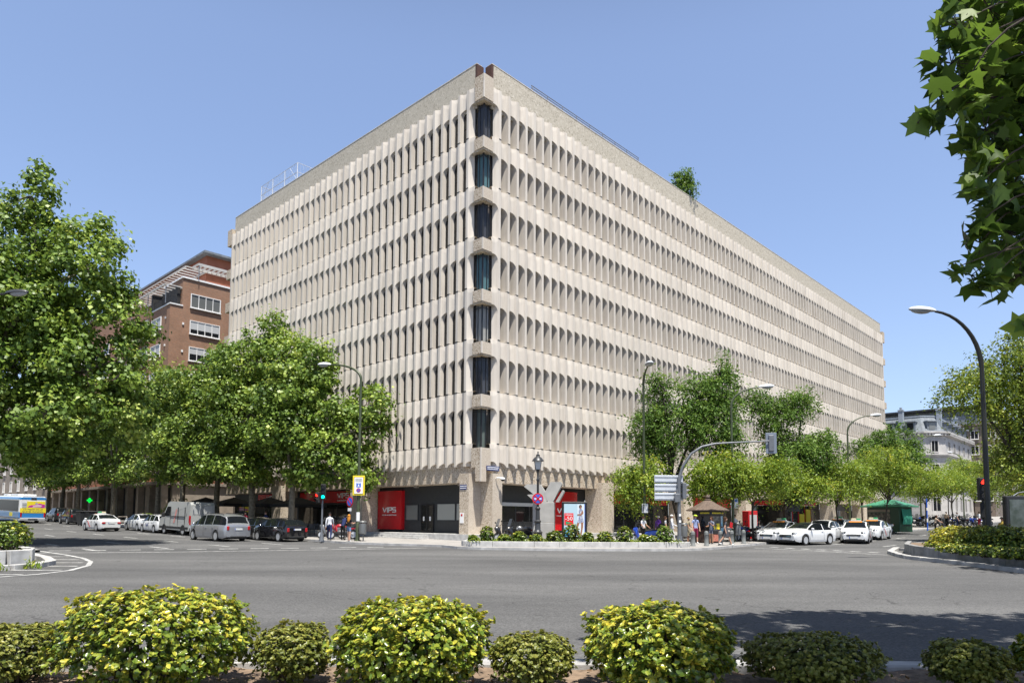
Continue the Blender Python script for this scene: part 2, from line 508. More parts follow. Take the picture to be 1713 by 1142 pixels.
def LOX(px, o):
    """t on the line o metres out from the left facade that is seen in image column px"""
    u = ux(px); a = BW(-o, 0)
    return (u * a[1] - a[0]) / (LD.x - u * LD.y)
def ROX(px, o):
    u = ux(px); a = BW(0, -o)
    return (u * a[1] - a[0]) / (RD.x - u * RD.y)
PAVE = 0.13

# ------------------------------------------------------------------ ground
def build_ground():
    xs = sorted(set(list(range(-110, 131, 5)) + [-900, -500, -300, -200, -150, 170, 220, 320, 500, 900]))
    ys = sorted(set(list(range(-20, 151, 5)) + [-300, -120, -60, 180, 240, 350, 600, 1200]))
    v = [(x, y, gz(x, y)) for y in ys for x in xs]
    nx = len(xs)
    f = [(j * nx + i, j * nx + i + 1, (j + 1) * nx + i + 1, (j + 1) * nx + i) for j in range(len(ys) - 1) for i in range(nx - 1)]
    b = MB(); b.add(v, f)
    tag(b.build('road', MT['asphalt'], smooth=True), kind='structure')
build_ground()

def resample(pts, step=4.0):
    out = []
    for a, b in zip(pts[:-1], pts[1:]):
        n = max(1, int(math.dist(a, b) / step))
        for k in range(n):
            t = k / n
            out.append((a[0] + (b[0] - a[0]) * t, a[1] + (b[1] - a[1]) * t))
    out.append(pts[-1])
    return out

def slab_between(name, outer, inner, dz, m, mk, kerb_w=.16, kind='structure'):
    """pavement between a kerb line and an inner line, following the terrain; the kerb is a stone of its own colour"""
    b = MB()
    n = len(outer)
    O = [Vector((p[0], p[1])) for p in outer]; I = [Vector((p[0], p[1])) for p in inner]
    rows = []
    for k in range(n):
        d = (I[k] - O[k]); L = d.length
        ts = [0, kerb_w / L] + [kerb_w / L + (1 - kerb_w / L) * q / 4 for q in range(1, 5)]
        rows.append([O[k] + d * t for t in ts])
    for k in range(n - 1):
        for j in range(5):
            q = [rows[k][j], rows[k + 1][j], rows[k + 1][j + 1], rows[k][j + 1]]
            b.add([(p.x, p.y, gz(p.x, p.y) + dz) for p in q], [(0, 1, 2, 3)], 1 if j == 0 else 0)
        q = [rows[k][0], rows[k + 1][0]]
        b.add([(q[0].x, q[0].y, gz(*q[0]) - .05), (q[1].x, q[1].y, gz(*q[1]) - .05), (q[1].x, q[1].y, gz(*q[1]) + dz), (q[0].x, q[0].y, gz(*q[0]) + dz)], [(0, 1, 2, 3)], 1)
    return tag(b.build(name, [m, mk]), kind=kind)

def build_pavements():
    kerb = []
    for t in list(range(170, 8, -6)): kerb.append(LO(t, 6.4))
    kerb += [(-12.2, 44.8), (-10.0, 42.5), (-7.6, 41.0), (-5.4, 40.1), (-3.9, 39.3), (-2.9, 37.7), (-1.6, 36.85), (1.5, 36.35), (5, 36.2), (8, 36.5), (9.9, 37.3), (11.4, 38.9), (13.2, 41.2), (15.0, 43.4), (16.7, 45.6)]
    for s in list(range(17, 150, 6)): kerb.append(RO(s, 12.3))
    inner = []
    nL = len(list(range(170, 8, -6)))
    for i, p in enumerate(kerb):
        if i < nL: t = 170 - 6 * i; inner.append(LO(t, -3.2))
        elif i >= nL + 15: s = 17 + 6 * (i - nL - 15); inner.append(RO(s, -3.2))
        else:
            k = (i - nL + 1) / 16
            inner.append(LO(10 * (1 - 2 * k), -3.2) if k < .5 else RO(16 * (2 * k - 1), -3.2))
            if k < .5: inner[-1] = BW(3.2, 3.2 + 8 * (1 - 2 * k))
            else: inner[-1] = BW(3.2 + 13 * (2 * k - 1), 3.2)
    slab_between('pavement', kerb, inner, PAVE, MT['paving'], MT['kerb'])
build_pavements()

# white road markings
def strip(b, pts, w, dz=.006):
    P = [Vector(p) for p in resample(pts, 3.0)]
    for i in range(len(P) - 1):
        d = (P[i + 1] - P[i]).normalized(); nrm = Vector((-d.y, d.x)) * (w / 2)
        q = [P[i] - nrm, P[i + 1] - nrm, P[i + 1] + nrm, P[i] + nrm]
        b.add([(p.x, p.y, gz(p.x, p.y) + dz + .0035 * max(0, p.y - 20) / 30) for p in q], [(0, 1, 2, 3)])
def build_markings():
    b = MB()
    # stop line, with the dashed edge of the crossing in front of it, at both street mouths
    strip(b, [(-21.5, 31.8), (-16, 33.2), (-9, 36.3), (-4.6, 38.4)], .22)
    for k in range(11):
        t = k / 11
        p0 = (-22 + 15.5 * t, 33.6 + 5.6 * t)
        strip(b, [p0, (p0[0] + .85, p0[1] + .3)], .32)
    strip(b, [(13.9, 40.4), (16.0, 37.8), (18.2, 34.2)], .2)
    for k in range(8):
        t = k / 8
        p0 = (15.2 + 4.4 * t, 41.4 - 6.4 * t)
        strip(b, [p0, (p0[0] + .32, p0[1] - .42)], .4)
    # lane dashes down both streets
    for o in (10.0, 13.2, 16.4, 19.6):
        for t in range(6, 90, 7):
            strip(b, [LO(t, o), LO(t + 2.6, o)], .16)
    for o in (15.6, 18.6, 21.2):
        for s in range(16, 110, 7):
            strip(b, [RO(s, o), RO(s + 2.6, o)], .16)
    tag(b.build('road_marking', MT['paint_line']), kind='structure')
    # hatched nose by the left island
    h = MB()
    nose = [(-15.6, 18.6), (-14.3, 19.6), (-13.85, 20.8), (-13.9, 22.3), (-14.6, 24.4), (-15.7, 26.4), (-17.2, 28.4), (-19.2, 30.5), (-22.3, 33.4)]
    strip(h, nose, .16)
    for k in range(6):
        y = 20.6 + k * 1.75
        # right end lies on the nose line
        for a, c in zip(nose[1:-1], nose[2:]):
            if a[1] <= y <= c[1]:
                t = (y - a[1]) / (c[1] - a[1]); xr = a[0] + (c[0] - a[0]) * t - .28
        strip(h, [(xr - 3.0 - .25 * k, y - .25), (xr, y)], .20)
    tag(h.build('hatched_marking', MT['paint_line']), kind='structure')
build_markings()
# ------------------------------------------------------------------ the concrete office building
PITCH, S0, FH, NF = 0.871, 6.56, 3.4, 7
ZTOP = 32.14
FIN0 = 1.545                       # centre of the first fin
NR, NL = 97, 41                    # modules along each facade
W2 = 0.34                          # half width of an opening
GRO = 0.21                         # depth of the cove between two fins
office = thing('office_building', 'large pale concrete office block with narrow arched windows between fins', 'building', (CX, CY, 0), ROT)

def fR(s, o, z): return (s, -o, z)
def fL(s, o, z): return (-o, s, z)

def gro(x):                        # x from the centre of the opening
    a = min(1.0, abs(x) / W2)
    return -GRO * (math.cos(a * math.pi / 2) ** 0.75)
SX = [-W2, -.32, -.27, -.19, -.10, 0, .10, .19, .27, .32, W2]
PEAK, SPRING, SCOOP = 2.31, 1.80, .30
def z_arch(x): return SPRING + (PEAK - SPRING) * math.sqrt(max(0, 1 - (x / W2) ** 2))
def z_scoop(x): return -SCOOP * math.sqrt(max(0, 1 - (x / W2) ** 2))

def facade(F, n, depth, side):
    wall, seal = MB(), MB()
    wins = []
    D = depth
    for k in range(n):
        c = FIN0 + PITCH / 2 + k * PITCH
        fe = FIN0 + k * PITCH      # fin belonging to this module: from fe-half to fe+half
        h = PITCH / 2 - W2
        # the fin, full height, front face and joint
        zt = S0 + NF * FH
        wall.add([F(fe - h, 0, 5.12), F(fe + h, 0, 5.12), F(fe + h, 0, zt), F(fe - h, 0, zt)], [(0, 1, 2, 3)])
        wall.add([F(fe - h, 0, 5.12), F(fe + h, 0, 5.12), F(fe + h, -.4, 5.12), F(fe - h, -.4, 5.12)], [(0, 1, 2, 3)])
        wall.add([F(fe - h, 0, zt), F(fe + h, 0, zt), F(fe + h, -.35, zt), F(fe - h, -.35, zt)], [(0, 1, 2, 3)])
        if k == n - 1:
            continue
        for i in range(-1, NF):
            S = S0 + i * FH
            # spandrel above this row's opening, up to the next row's sill scoop
            lo = [(x, (z_arch(x) + S) if i >= 0 else 5.12 + .30 * math.sqrt(max(0, 1 - (x / W2) ** 2))) for x in SX]
            hi = [(x, z_scoop(x) + S + FH) for x in SX]
            vs = [F(c + x, gro(x), z) for x, z in lo] + [F(c + x, gro(x), z) for x, z in hi]
            m = len(SX)
            wall.add(vs, [(j, j + 1, m + j + 1, m + j) for j in range(m - 1)])
            # sloping sill scoop of the row above
            dd = min(D, .33) if i < NF - 1 else .3
            ins = [F(c + x * .985, gro(x) - .014 - .016 * (1 - abs(x) / W2), S + FH + .015) for x in SX]
            if i < NF - 1:
                wall.add(ins + [F(c + x, -D - .02, S + FH + .015) for x in SX], [(j, j + 1, m + j + 1, m + j) for j in range(m - 1)])
            wall.add([F(c + x, gro(x), z) for x, z in hi] + ins, [(j, j + 1, m + j + 1, m + j) for j in range(m - 1)])
            # soffit under the arch
            if i >= 0:
                zi = [(x * .90, z_arch(x) + S - .0) for x in SX]
            else:
                zi = [(x, z) for x, z in lo]
            dd = D if i >= 0 else .36
            wall.add([F(c + x, gro(x), z) for x, z in lo] + [F(c + x, -dd, z) for x, z in zi], [(j, j + 1, m + j + 1, m + j) for j in range(m - 1)])
            if i >= 0:
                # splayed jambs
                for sg in (-1, 1):
                    wall.add([F(c + sg * W2, 0, S), F(c + sg * W2, 0, S + SPRING), F(c + sg * W2 * .90, -D, S + SPRING), F(c + sg * W2 * .90, -D, S + .015)], [(0, 1, 2, 3)])
                wins.append((k, i, c, S))
        for i in range(NF):
            S = S0 + i * FH
            for (a, b_) in ((fe - h, fe + h),):
                wall.add([F(a - .006, .008, S - .015), F(b_ + .006, .008, S - .015), F(b_ + .006, .008, S + .062), F(a - .006, .008, S + .062),
                          F(a - .046, -D, S - .015), F(b_ + .046, -D, S - .015), F(b_ + .046, -D, S + .062), F(a - .046, -D, S + .062)],
                         [(0, 1, 2, 3), (1, 5, 6, 2), (0, 4, 7, 3), (3, 2, 6, 7), (0, 1, 5, 4)], 1)
    end = FIN0 + (n - 1) * PITCH + PITCH / 2 - W2
    o = wall.build('facade', [MT['precast'], MT['seal']], office)
    return wins, end

wR, endR = facade(fR, NR, .68, 'R')
wL, endL = facade(fL, NL, .36, 'L')

def window_mesh(F, c, S, D, b):
    xs = [x * .90 for x in SX]
    top = [(x, z_arch(x / .90) + S + .02) for x in xs]
    b.add([F(c - W2 * .9 - .01, -D + .004, S)] + [F(c + W2 * .9 + .01, -D + .004, S)] + [F(c + x, -D + .004, z) for x, z in reversed(top)], [tuple(range(2 + len(top)))], 1)
    # aluminium frame, then the pane 25 mm in front of the backing
    w = W2 * .9 - .045
    b.box_f = None
    for (x0, x1, z0, z1) in ((-w - .03, -w, .03, 1.95), (w, w + .03, .03, 1.95), (-w, w, .03, .07), (-w, w, 1.05, 1.09)):
        P = [F(c + x0, -D + .03, S + z0), F(c + x1, -D + .03, S + z0), F(c + x1, -D + .03, S + z1), F(c + x0, -D + .03, S + z1)]
        Q = [F(c + x0, -D + .008, S + z0), F(c + x1, -D + .008, S + z0), F(c + x1, -D + .008, S + z1), F(c + x0, -D + .008, S + z1)]
        b.add(P + Q, [(0, 1, 2, 3), (0, 1, 5, 4), (1, 2, 6, 5), (2, 3, 7, 6), (3, 0, 4, 7)], 0)

MT['alu_dark'] = mat('dark anodised aluminium', (.05, .052, .055), rough=.4, metal=.5)
allw = [(fR, .68, w, 'R') for w in wR] + [(fL, .36, w, 'L') for w in wL]
def win_size(e):
    F, D, (k, i, c, S), side = e
    p = RO(c, 0) if side == 'R' else LO(c, 0)
    nrm = (-LD) if side == 'R' else (-RD)
    v = Vector((-p[0], -p[1])); d2 = v.length_squared + (S + 1) ** 2
    vis = 1.0 if side == 'L' else .75
    hid = 1.0
    return -vis * v.normalized().dot(nrm) / d2
allw.sort(key=win_size)
rest = MB()
for j, e in enumerate(allw):
    F, D, (k, i, c, S), side = e
    if j < 98:
        b = MB(); window_mesh(F, c, S, D, b)
        b.build('window', [MT['alu_dark'], MT['glass_dark']], office)
    else:
        window_mesh(F, c, S, D, rest)
tag(rest.build('window', [MT['alu_dark'], MT['glass_dark']], office), kind='stuff')

# corner bay: aggregate blocks, corner windows, the wide jambs beside them
def prism2(b, pts, z0, z1, fine):
    k0 = len(b.f); b.prism(pts, z0, z1)
    for i in fine: b.m[k0 + i] = 1
MT['agg_fine'] = mat_aggregate('fine aggregate', (.40, .335, .265), (.50, .435, .355), (.58, .52, .44), 26)
def corner_bay():
    jam = MB(); blk = MB()
    cc = FIN0 - PITCH / 2          # centre of the half cove beside the corner window
    h = PITCH / 2 - W2
    BX = .88
    for F in (fR, fL):
        for i in range(-1, NF):
            S = S0 + i * FH
            xs = [x for x in SX if x >= -0.001]
            # spandrel panel from the block to the fin
            zl = lambda x: (SPRING + (PEAK - SPRING) * math.sqrt(max(0, 1 - (x / W2) ** 2)) + S) if i >= 0 else 5.12 + .30 * math.sqrt(max(0, 1 - (x / W2) ** 2))
            zh = lambda x: z_scoop(x) + S + FH
            g2 = lambda x: -.06 * (math.cos(min(1, abs(x) / W2) * math.pi / 2))
            pts = [(BX - cc - .02, 0)] + [(x, 1) for x in xs]
            lo, hi, loi, hii = [], [], [], []
            for x, _ in pts:
                xx = max(0, x)
                lo.append(F(cc + x, g2(xx), zl(xx))); hi.append(F(cc + x, g2(xx), zh(xx)))
                hii.append(F(min(cc + x, 1.40), g2(xx) - (.016 + .016 * (1 - xx / W2)), S + FH + .01))
                loi.append(F(min(cc + x, 1.20), -.42 if i >= 0 else -.36, zl(xx) - .0))
            m = len(pts)
            Q = [(j, j + 1, m + j + 1, m + j) for j in range(m - 1)]
            jam.add(lo + hi, Q); jam.add(hi + hii, Q); jam.add(lo + loi, Q)
            jam.add(hii + [F(min(cc + x, 1.22), -.44, S + FH + .01) for x, _ in pts], Q)
            if i >= 0:
                e = cc + W2
                jam.add([F(e, 0, S), F(e, 0, S + SPRING), F(1.20, -.42, S + SPRING), F(1.20, -.42, S + .01)], [(0, 1, 2, 3)])
    jam.build('corner_panel', MT['precast'], office)
    # blocks with a mitred nose; the joint at the arris is a thin smooth edge
    for i in range(-1, NF + 1):
        S = S0 + i * FH
        z1 = S + FH - .30 if i < NF else ZTOP - .62
        z0 = S + PEAK - .08 if i >= 0 else 4.12
        if i == NF - 1: z1 = S0 + NF * FH + .55
        if i == NF: continue
        b = MB()
        if i == -1:
            prism2(b, [(-.0, BX), (0, 0), (BX, 0), (BX, .45), (.45, BX)], z0 + .9, z1, (1,))
            prism2(b, [(0, .50), (0, 0), (.50, 0), (.50, .4), (.4, .5)], z0, z0 + .9, (1,))
        else:
            prism2(b, [(0, BX), (0, 0), (BX, 0), (BX, .40), (.40, BX)], z0 + .10, z1, (1,))
            b.prism([(.06, BX - .03), (.06, .06), (BX - .03, .06), (BX - .03, .40), (.40, BX - .03)], z0, z0 + .10)
        b.build('corner_block', [MT['aggregate'], MT['agg_fine']], office)
        e = MB(); e.prism([(-.006, .075), (-.006, -.006), (.075, -.006), (.06, .06)], z0 + .1 if i >= 0 else z0, z1 + .003)
        e.build('corner_edge', MT['precast'], office)
    for i in range(NF):
        S = S0 + i * FH
        f = MB(); p = MB(); c = MB()
        zb, zt = S - .32, S + PEAK + .1
        a = .42
        for swap in (0, 1):
            G = (lambda x, y, z: (x, y, z)) if not swap else (lambda x, y, z: (y, x, z))
            p.add([G(a, a, zb), G(1.24, a, zb), G(1.24, a, zt), G(a, a, zt)], [(0, 1, 2, 3)])
            for x in (a + .015, .80, 1.20):
                f.box(G(x, a - .02, (zb + zt) / 2), (.045, .05, zt - zb) if not swap else (.05, .045, zt - zb))
            for z in (zb + .03, zt - .35):
                q = G((a + 1.24) / 2, a - .012, z)
                f.box(q, ((1.24 - a), .03, .05) if not swap else (.03, 1.24 - a, .05))
            # curtain hanging just inside
            n = 14
            vs = []
            for j in range(n + 1):
                x = a + .1 + (.36 if i in (0, 4) else .52) * j / n
                y = a + .10 + .03 * math.sin(j * 2.2)
                vs += [G(x, y, zb), G(x, y, zt)]
            c.add(vs, [(2 * j, 2 * j + 2, 2 * j + 3, 2 * j + 1) for j in range(n)])
        w = f.build('corner_window', MT['alu_dark'], office)
        p.build('pane', MT['glass_corner'], w)
        c.build('curtain', MT[('curtain', 'curtain_dark', 'curtain_pale', 'curtain_teal', 'curtain_dark', 'curtain_teal', 'curtain_dark')[i]], w)
MT['glass_corner'] = mat('blue tinted window glass', (.022, .028, .036), rough=.04, spec=.7)
nn, ll, pp = nodes_of(MT['glass_corner'])
pp.inputs['Transmission Weight'].default_value = 0.0
pp.inputs['Alpha'].default_value = .30
MT['curtain'] = mat('grey green curtain', (.20, .25, .23), rough=.9); MT['curtain_dark'] = mat('dark curtain', (.085, .09, .11), rough=.9); MT['curtain_pale'] = mat('pale curtain', (.55, .55, .52), rough=.9); MT['curtain_teal'] = mat('teal curtain', (.14, .30, .33), rough=.9)
corner_bay()

def prect(s0, s1, o0, o1, z0, z1):
    return s0, s1, o0, o1, z0, z1
def wallbox(b, F, s0, s1, o0, o1, z0, z1, mat=0):
    vs = [F(s0, o0, z0), F(s1, o0, z0), F(s1, o1, z0), F(s0, o1, z0), F(s0, o0, z1), F(s1, o0, z1), F(s1, o1, z1), F(s0, o1, z1)]
    b.add(vs, [(0, 1, 2, 3), (4, 5, 6, 7), (0, 1, 5, 4), (1, 2, 6, 5), (2, 3, 7, 6), (3, 0, 4, 7)], mat)

def upper_and_base():
    zc = S0 + NF * FH
    # parapets: solid aggregate walls standing behind the fin tips; a notch at the corner
    for F, end, first in ((fR, endR, 1.0), (fL, endL, 1.0)):
        b = MB()
        wallbox(b, F, first, end, -.31, -.75, zc - 1.3, ZTOP)
        b.build('parapet', MT['aggregate_grey'], office)
        c = MB()
        wallbox(c, F, first + .01, end - .01, -.29, -.77, ZTOP + .003, ZTOP + .05)
        c.build('coping', MT['precast'], office)
        # end block, like those of the corner
        for z0, z1 in [(zc - 1.1, zc + .55)] + [(S0 + i * FH - 1.15, S0 + i * FH - .2) for i in range(NF)]:
            e = MB(); wallbox(e, F, end + .002, end + .9, .02, -.8, z0, z1); e.build('end_block', MT['aggregate'], office)
    b = MB()
    for F in (fR, fL):
        wallbox(b, F, .98, 1.16, -.30, -.9, zc + .3, ZTOP - .01)
    b.build('notch_cheek', MT['brick_red'], office)
    # body of the building behind the facades (dark rooms, end walls, flat roof)
    b = MB()
    X1, Y1 = endR + .85, endL + .85
    b.box((.9 + (X1 - .9) / 2, .9 + (Y1 - .9) / 2, (5 + zc + .6) / 2), (X1 - .9, Y1 - .9, zc + .6 - 5))
    b.build('roof_slab', MT['stone_beige'], office)
    w = MB()
    w.box((1.25 + (X1 - 1.25) / 2, 1.3 + (Y1 - 1.3) / 2, 2.6), (X1 - 1.25, Y1 - 1.25, 5.2))
    # beams over the ground floor: boarded aggregate
    for F, end in ((fR, endR), (fL, endL)):
        b = MB()
        wallbox(b, F, .9, end, -.34, -1.7, 4.09, 6.2)
        n = int(end / .871)
        for k in range(n * 2):
            s = 1.1 + k * .4355
            if s + .43 < end: wallbox(b, F, s + .012, s + .42, -.325, -.345, 4.115, 6.0)
        b.build('beam', MT['aggregate'], office)
    # columns
    b = MB()
    prism2(b, [(-.15, 1.78), (-.15, .92), (.92, .92), (.92, -.15), (1.80, -.15), (1.80, 1.3), (1.3, 1.78)], .78, 4.66, (1, 3))
    b.build('corner_column', [MT['aggregate'], MT['agg_fine']], office)
    for F, end in ((fR, endR), (fL, endL)):
        k = 0
        while True:
            s = 12.6 + 12.2 * k
            if s + 1.6 > end + 1: break
            b = MB()
            v0 = [F(s, .12, .3), F(s + 1.58, .12, .3), F(s + 1.58, -1.45, .3), F(s, -1.45, .3)]
            v1 = [(p[0], p[1], 4.08) for p in v0]
            b.add(v0 + v1, [(0, 1, 5, 4), (1, 2, 6, 5), (2, 3, 7, 6), (3, 0, 4, 7)])
            wallbox(b, F, s, s + 1.58, .12, -.332, 4.08, 4.58)
            b.build('column', MT['column'], office)
            k += 1
    # plinth with steps
    b = MB()
    b.prism([(-.35, 80), (-.35, -.35), (86, -.35), (86, 3), (3, 3), (3, 80)][0:0] or [(-.32, 38.2), (-.32, -.32), (16.6, -.32), (16.6, 3), (3, 3), (3, 38.2)], 0, .78)
    b.build('plinth', MT['granite'], office)
    b = MB()
    wallbox(b, fL, 4.6, 11.9, .32, .72, 0, .64); wallbox(b, fL, 4.6, 11.9, .722, 1.10, 0, .50)
    b.build('entrance_step', MT['granite'], office)
    b = MB()
    wallbox(b, fL, 11.92, 12.3, .32, 1.35, 0, .86)
    b.build('step_cheek', MT['granite_dark'], office)
MT['brick_red'] = mat('dark red brick', (.065, .028, .02), rough=.8, var=.2, vscale=8)
upper_and_base()

# ground floor: shop fronts between the columns
def place_text(F, s, o, z, out):
    """matrix that lays lettering on a facade plane, reading left to right from the street"""
    if F is fR:
        return Matrix(((1, 0, 0, s), (0, 0, -1, -o), (0, 1, 0, z), (0, 0, 0, 1)))
    return Matrix(((0, 0, -1, -o), (-1, 0, 0, s), (0, 1, 0, z), (0, 0, 0, 1)))

def logo(F, s, o, z, H, parent, mt):
    """VIPS in wide square letter strokes"""
    b = MB()
    sg = 1 if F is fR else -1
    t = H * .19
    def bar(x0, y0, x1, y1):
        dx, dy = x1 - x0, y1 - y0; L = math.hypot(dx, dy); nx, ny = -dy / L * t / 2, dx / L * t / 2
        q = [(x0 + nx, y0 + ny), (x1 + nx, y1 + ny), (x1 - nx, y1 - ny), (x0 - nx, y0 - ny)]
        b.extr([F(s + sg * x, o, z + y) for x, y in q], [a - c for a, c in zip(F(0, .03, 0), F(0, 0, 0))])
    h = H / 2 - t / 2
    x = -H * 1.95
    bar(x, h, x + H * .55, -h); bar(x + H * .55, -h, x + H * 1.1, h)
    bar(x + H * 1.42, h + t / 2, x + H * 1.42, -h - t / 2)
    p = x + H * 1.78
    bar(p, h + t / 2, p, -h - t / 2); bar(p + t / 2, h, p + H * .92, h); bar(p + H * .92, h + t / 2, p + H * .92, -t * .2); bar(p + t / 2, -t * .2, p + H * .92, -t * .2)
    q = x + H * 3.0
    bar(q, h, q + H * .92, h); bar(q, h - t / 2, q, 0); bar(q, 0, q + H * .92, 0); bar(q + H * .92, 0, q + H * .92, -h); bar(q - t / 2, -h, q + H * .92 + t / 2, -h)
    return b.build('lettering', mt, parent)

def shops():
    dark, g = MB(), None
    def glass(F, s0, s1, z0, z1, o=-1.47, name='shop_window', mull=2, mt='glass_shop', fr='charcoal'):
        f = MB(); p = MB()
        s0, s1 = min(s0, s1), max(s0, s1)
        wallbox(p, F, s0 + .03, s1 - .03, o + .01, o - .01, z0 + .03, z1 - .03)
        for s in [s0 + (s1 - s0) * q / mull for q in range(mull + 1)]:
            wallbox(f, F, s - .03, s + .03, o + .035, o - .03, z0, z1)
        wallbox(f, F, s0 + .031, s1 - .031, o + .033, o - .03, z0, z0 + .06); wallbox(f, F, s0 + .031, s1 - .031, o + .033, o - .03, z1 - .06, z1)
        w = f.build(name, MT[fr], office)
        p.build('pane', MT[mt], w)
        return w
    def wall(F, s0, s1, z0, z1, o0=-1.5, o1=-1.7, name='shop_wall', mt='charcoal'):
        b = MB(); wallbox(b, F, s0, s1, o0, o1, z0, z1); return b.build(name, MT[mt], office)
    # left street, first bay: dark wall, red panel, windows and glass door
    wall(fL, 1.78, 12.6, .785, 4.085)
    p = MB(); wallbox(p, fL, 9.55, 12.45, -1.2, -1.5, .98, 3.82)
    rp = p.build('sign_panel', MT['red_sign'], office)
    logo(fL, 11.0, -1.198, 2.42, .40, rp, MT['letter'])
    mesh_text('CAFETERÍA  RESTAURANTE  TIENDA', .12, .008, 'lettering', MT['letter'], rp, place_text(fL, 11.0, -1.19, 2.03, 1), maxw=1.75)
    glass(fL, 7.95, 9.35, 1.62, 2.80, mull=1, mt='glass_grey')
    glass(fL, 3.95, 5.85, 1.62, 2.84, mull=1, mt='glass_pale'); glass(fL, 1.95, 3.85, 1.62, 2.84, mull=1, mt='glass_pale')
    d = MB(); q = MB(); hd = MB()
    for a in (6.2, 6.9):
        for s in (a + .03, a + .64): wallbox(d, fL, s - .035, s + .035, -1.42, -1.5, .80, 2.78)
        wallbox(d, fL, a + .066, a + .604, -1.422, -1.5, 2.70, 2.78); wallbox(d, fL, a + .066, a + .604, -1.422, -1.5, .80, .95)
        wallbox(q, fL, a + .066, a + .604, -1.45, -1.49, .95, 2.70)
        wallbox(hd, fL, a + .28, a + .40, -1.40, -1.45, 1.62, 1.92)
    dr = d.build('shop_door', MT['black'], office); q.build('pane', MT['glass_shop'], dr); hd.build('notice', MT['white_paint'], dr)
    # left street, further bays: red fascia over dark glass
    for k in range(1, 3):
        a, e = 14.2 + 12.2 * (k - 1), 24.75 + 12.2 * (k - 1)
        if k == 2: e = 37
        wall(fL, a, e, .785, 1.2); wall(fL, a, e, 2.98, 4.085, name='shop_fascia')
        f = MB(); wallbox(f, fL, a + .15 + (1.3 if k == 2 else 0), e - .6 - (4.5 if k == 2 else 0), -1.35, -1.498, 3.05, 3.98)
        rp = f.build('sign_panel', MT['red_sign'], office)
        logo(fL, a + 3.2 if k == 1 else a + 2.9, -1.348, 3.62, .42, rp, MT['letter'])
        mesh_text('CAFETERÍA  RESTAURANTE  TIENDA', .12, .008, 'lettering', MT['letter'], rp, place_text(fL, a + 3.2 if k == 1 else a + 2.9, -1.34, 3.22, 1), maxw=1.8)
        glass(fL, a + .1, e - .1, 1.2, 2.97, mull=5)
    # right street, first bay
    wall(fR, 1.81, 12.6, .785, 4.085)
    glass(fR, 1.95, 7.6, 1.55, 2.95, mull=4)
    b = MB(); wallbox(b, fR, 2.0, 7.55, -1.40, -1.425, 2.66, 2.9)
    b.build('window_blind', MT['blind'], office)
    p = MB(); wallbox(p, fR, 8.0, 11.3, -1.2, -1.5, .98, 3.82)
    rp = p.build('sign_panel', MT['red_sign'], office)
    logo(fR, 9.75, -1.198, 2.42, .40, rp, MT['letter'])
    mesh_text('CAFETERÍA  RESTAURANTE  TIENDA', .12, .008, 'lettering', MT['letter'], rp, place_text(fR, 9.75, -1.19, 2.03, 1), maxw=1.75)
    # further bays on the right street
    for k in range(1, 6):
        a, e = 14.2 + 12.2 * (k - 1), 24.75 + 12.2 * (k - 1)
        wall(fR, a, e, 3.35, 4.085, name='shop_fascia')
        if k < 3:
            f = MB(); wallbox(f, fR, a + .2, e - .3, -1.35, -1.498, 3.1, 3.95)
            f.build('sign_panel', MT['red_sign'], office)
        glass(fR, a + .05, e - .05, .79, 3.34, mull=6)
    # lit things inside the right-hand shop are seen as pale goods on shelves behind the glass
    # small square floodlights under the beam and the dome camera
    for F, ss in ((fR, (2.3, 7.2, 11.9)), (fL, (2.4, 7.0))):
        for s in ss:
            b = MB(); wallbox(b, F, s, s + .28, -.5, -.75, 3.93, 4.088); b.build('floodlight', MT['stone_beige'], office)
MT['glass_grey'] = mat('grey coated glass', (.14, .145, .14), rough=.12, spec=.6)
MT['glass_pale'] = mat('whitened glass', (.30, .31, .29), rough=.25, spec=.5)
shops()

MT['rail_grey'] = mat('grey rail paint', (.16, .17, .19), rough=.5)
def roof_bits():
    # handrail along the right parapet
    b = MB()
    s0, s1 = 5.4, ROX(1072, -.62)
    z = ZTOP + .05
    n = 9
    for k in range(n):
        s = s0 + (s1 - s0) * k / (n - 1)
        b.tube([(s, .62, z), (s, .62, z + .62)], .03, 6)
    for h in (.44, .62):
        b.tube([(s0 - .1, .62, z + h), (s1 + .1, .62, z + h)], .03, 6)
    b.build('roof_railing', MT['rail_grey'], office)
    # wire cage at the far end of the left roof
    b = MB(); w = MB()
    t0, t1, x0, x1, h = LOX(482, -.55), LOX(421, -.55), .55, 3.6, 1.75
    P = [(x0, t0), (x0, (t0 * 2 + t1) / 3), (x0, (t0 + 2 * t1) / 3), (x0, t1), (x1, t1), (x1, t0)]
    for x, y in P: b.tube([(x, y, ZTOP), (x, y, ZTOP + h)], .045, 6)
    for a, c in zip(P, P[1:] + P[:1]):
        for q in (h * .5, h):
            b.tube([(a[0], a[1], ZTOP + q), (c[0], c[1], ZTOP + q)], .025, 5)
        d = math.dist(a, c); m = max(2, int(d / .28))
        for j in range(1, m):
            u = j / m; p = (a[0] + (c[0] - a[0]) * u, a[1] + (c[1] - a[1]) * u)
            w.tube([(p[0], p[1], ZTOP), (p[0], p[1], ZTOP + h)], .006, 3, cap=False)
        for j in range(1, 9):
            w.tube([(a[0], a[1], ZTOP + h * j / 9), (c[0], c[1], ZTOP + h * j / 9)], .006, 3, cap=False)
    b.tube([(x0, t0, ZTOP + .1), (x0, t0 + 1.4, ZTOP + h)], .022, 5); b.tube([(x0, t1, ZTOP + .1), (x0, t1 - 1.4, ZTOP + h)], .022, 5)
    c = b.build('roof_cage', MT['lightgrey'], office); w.build('wire_mesh', MT['lightgrey'], c)
roof_bits()

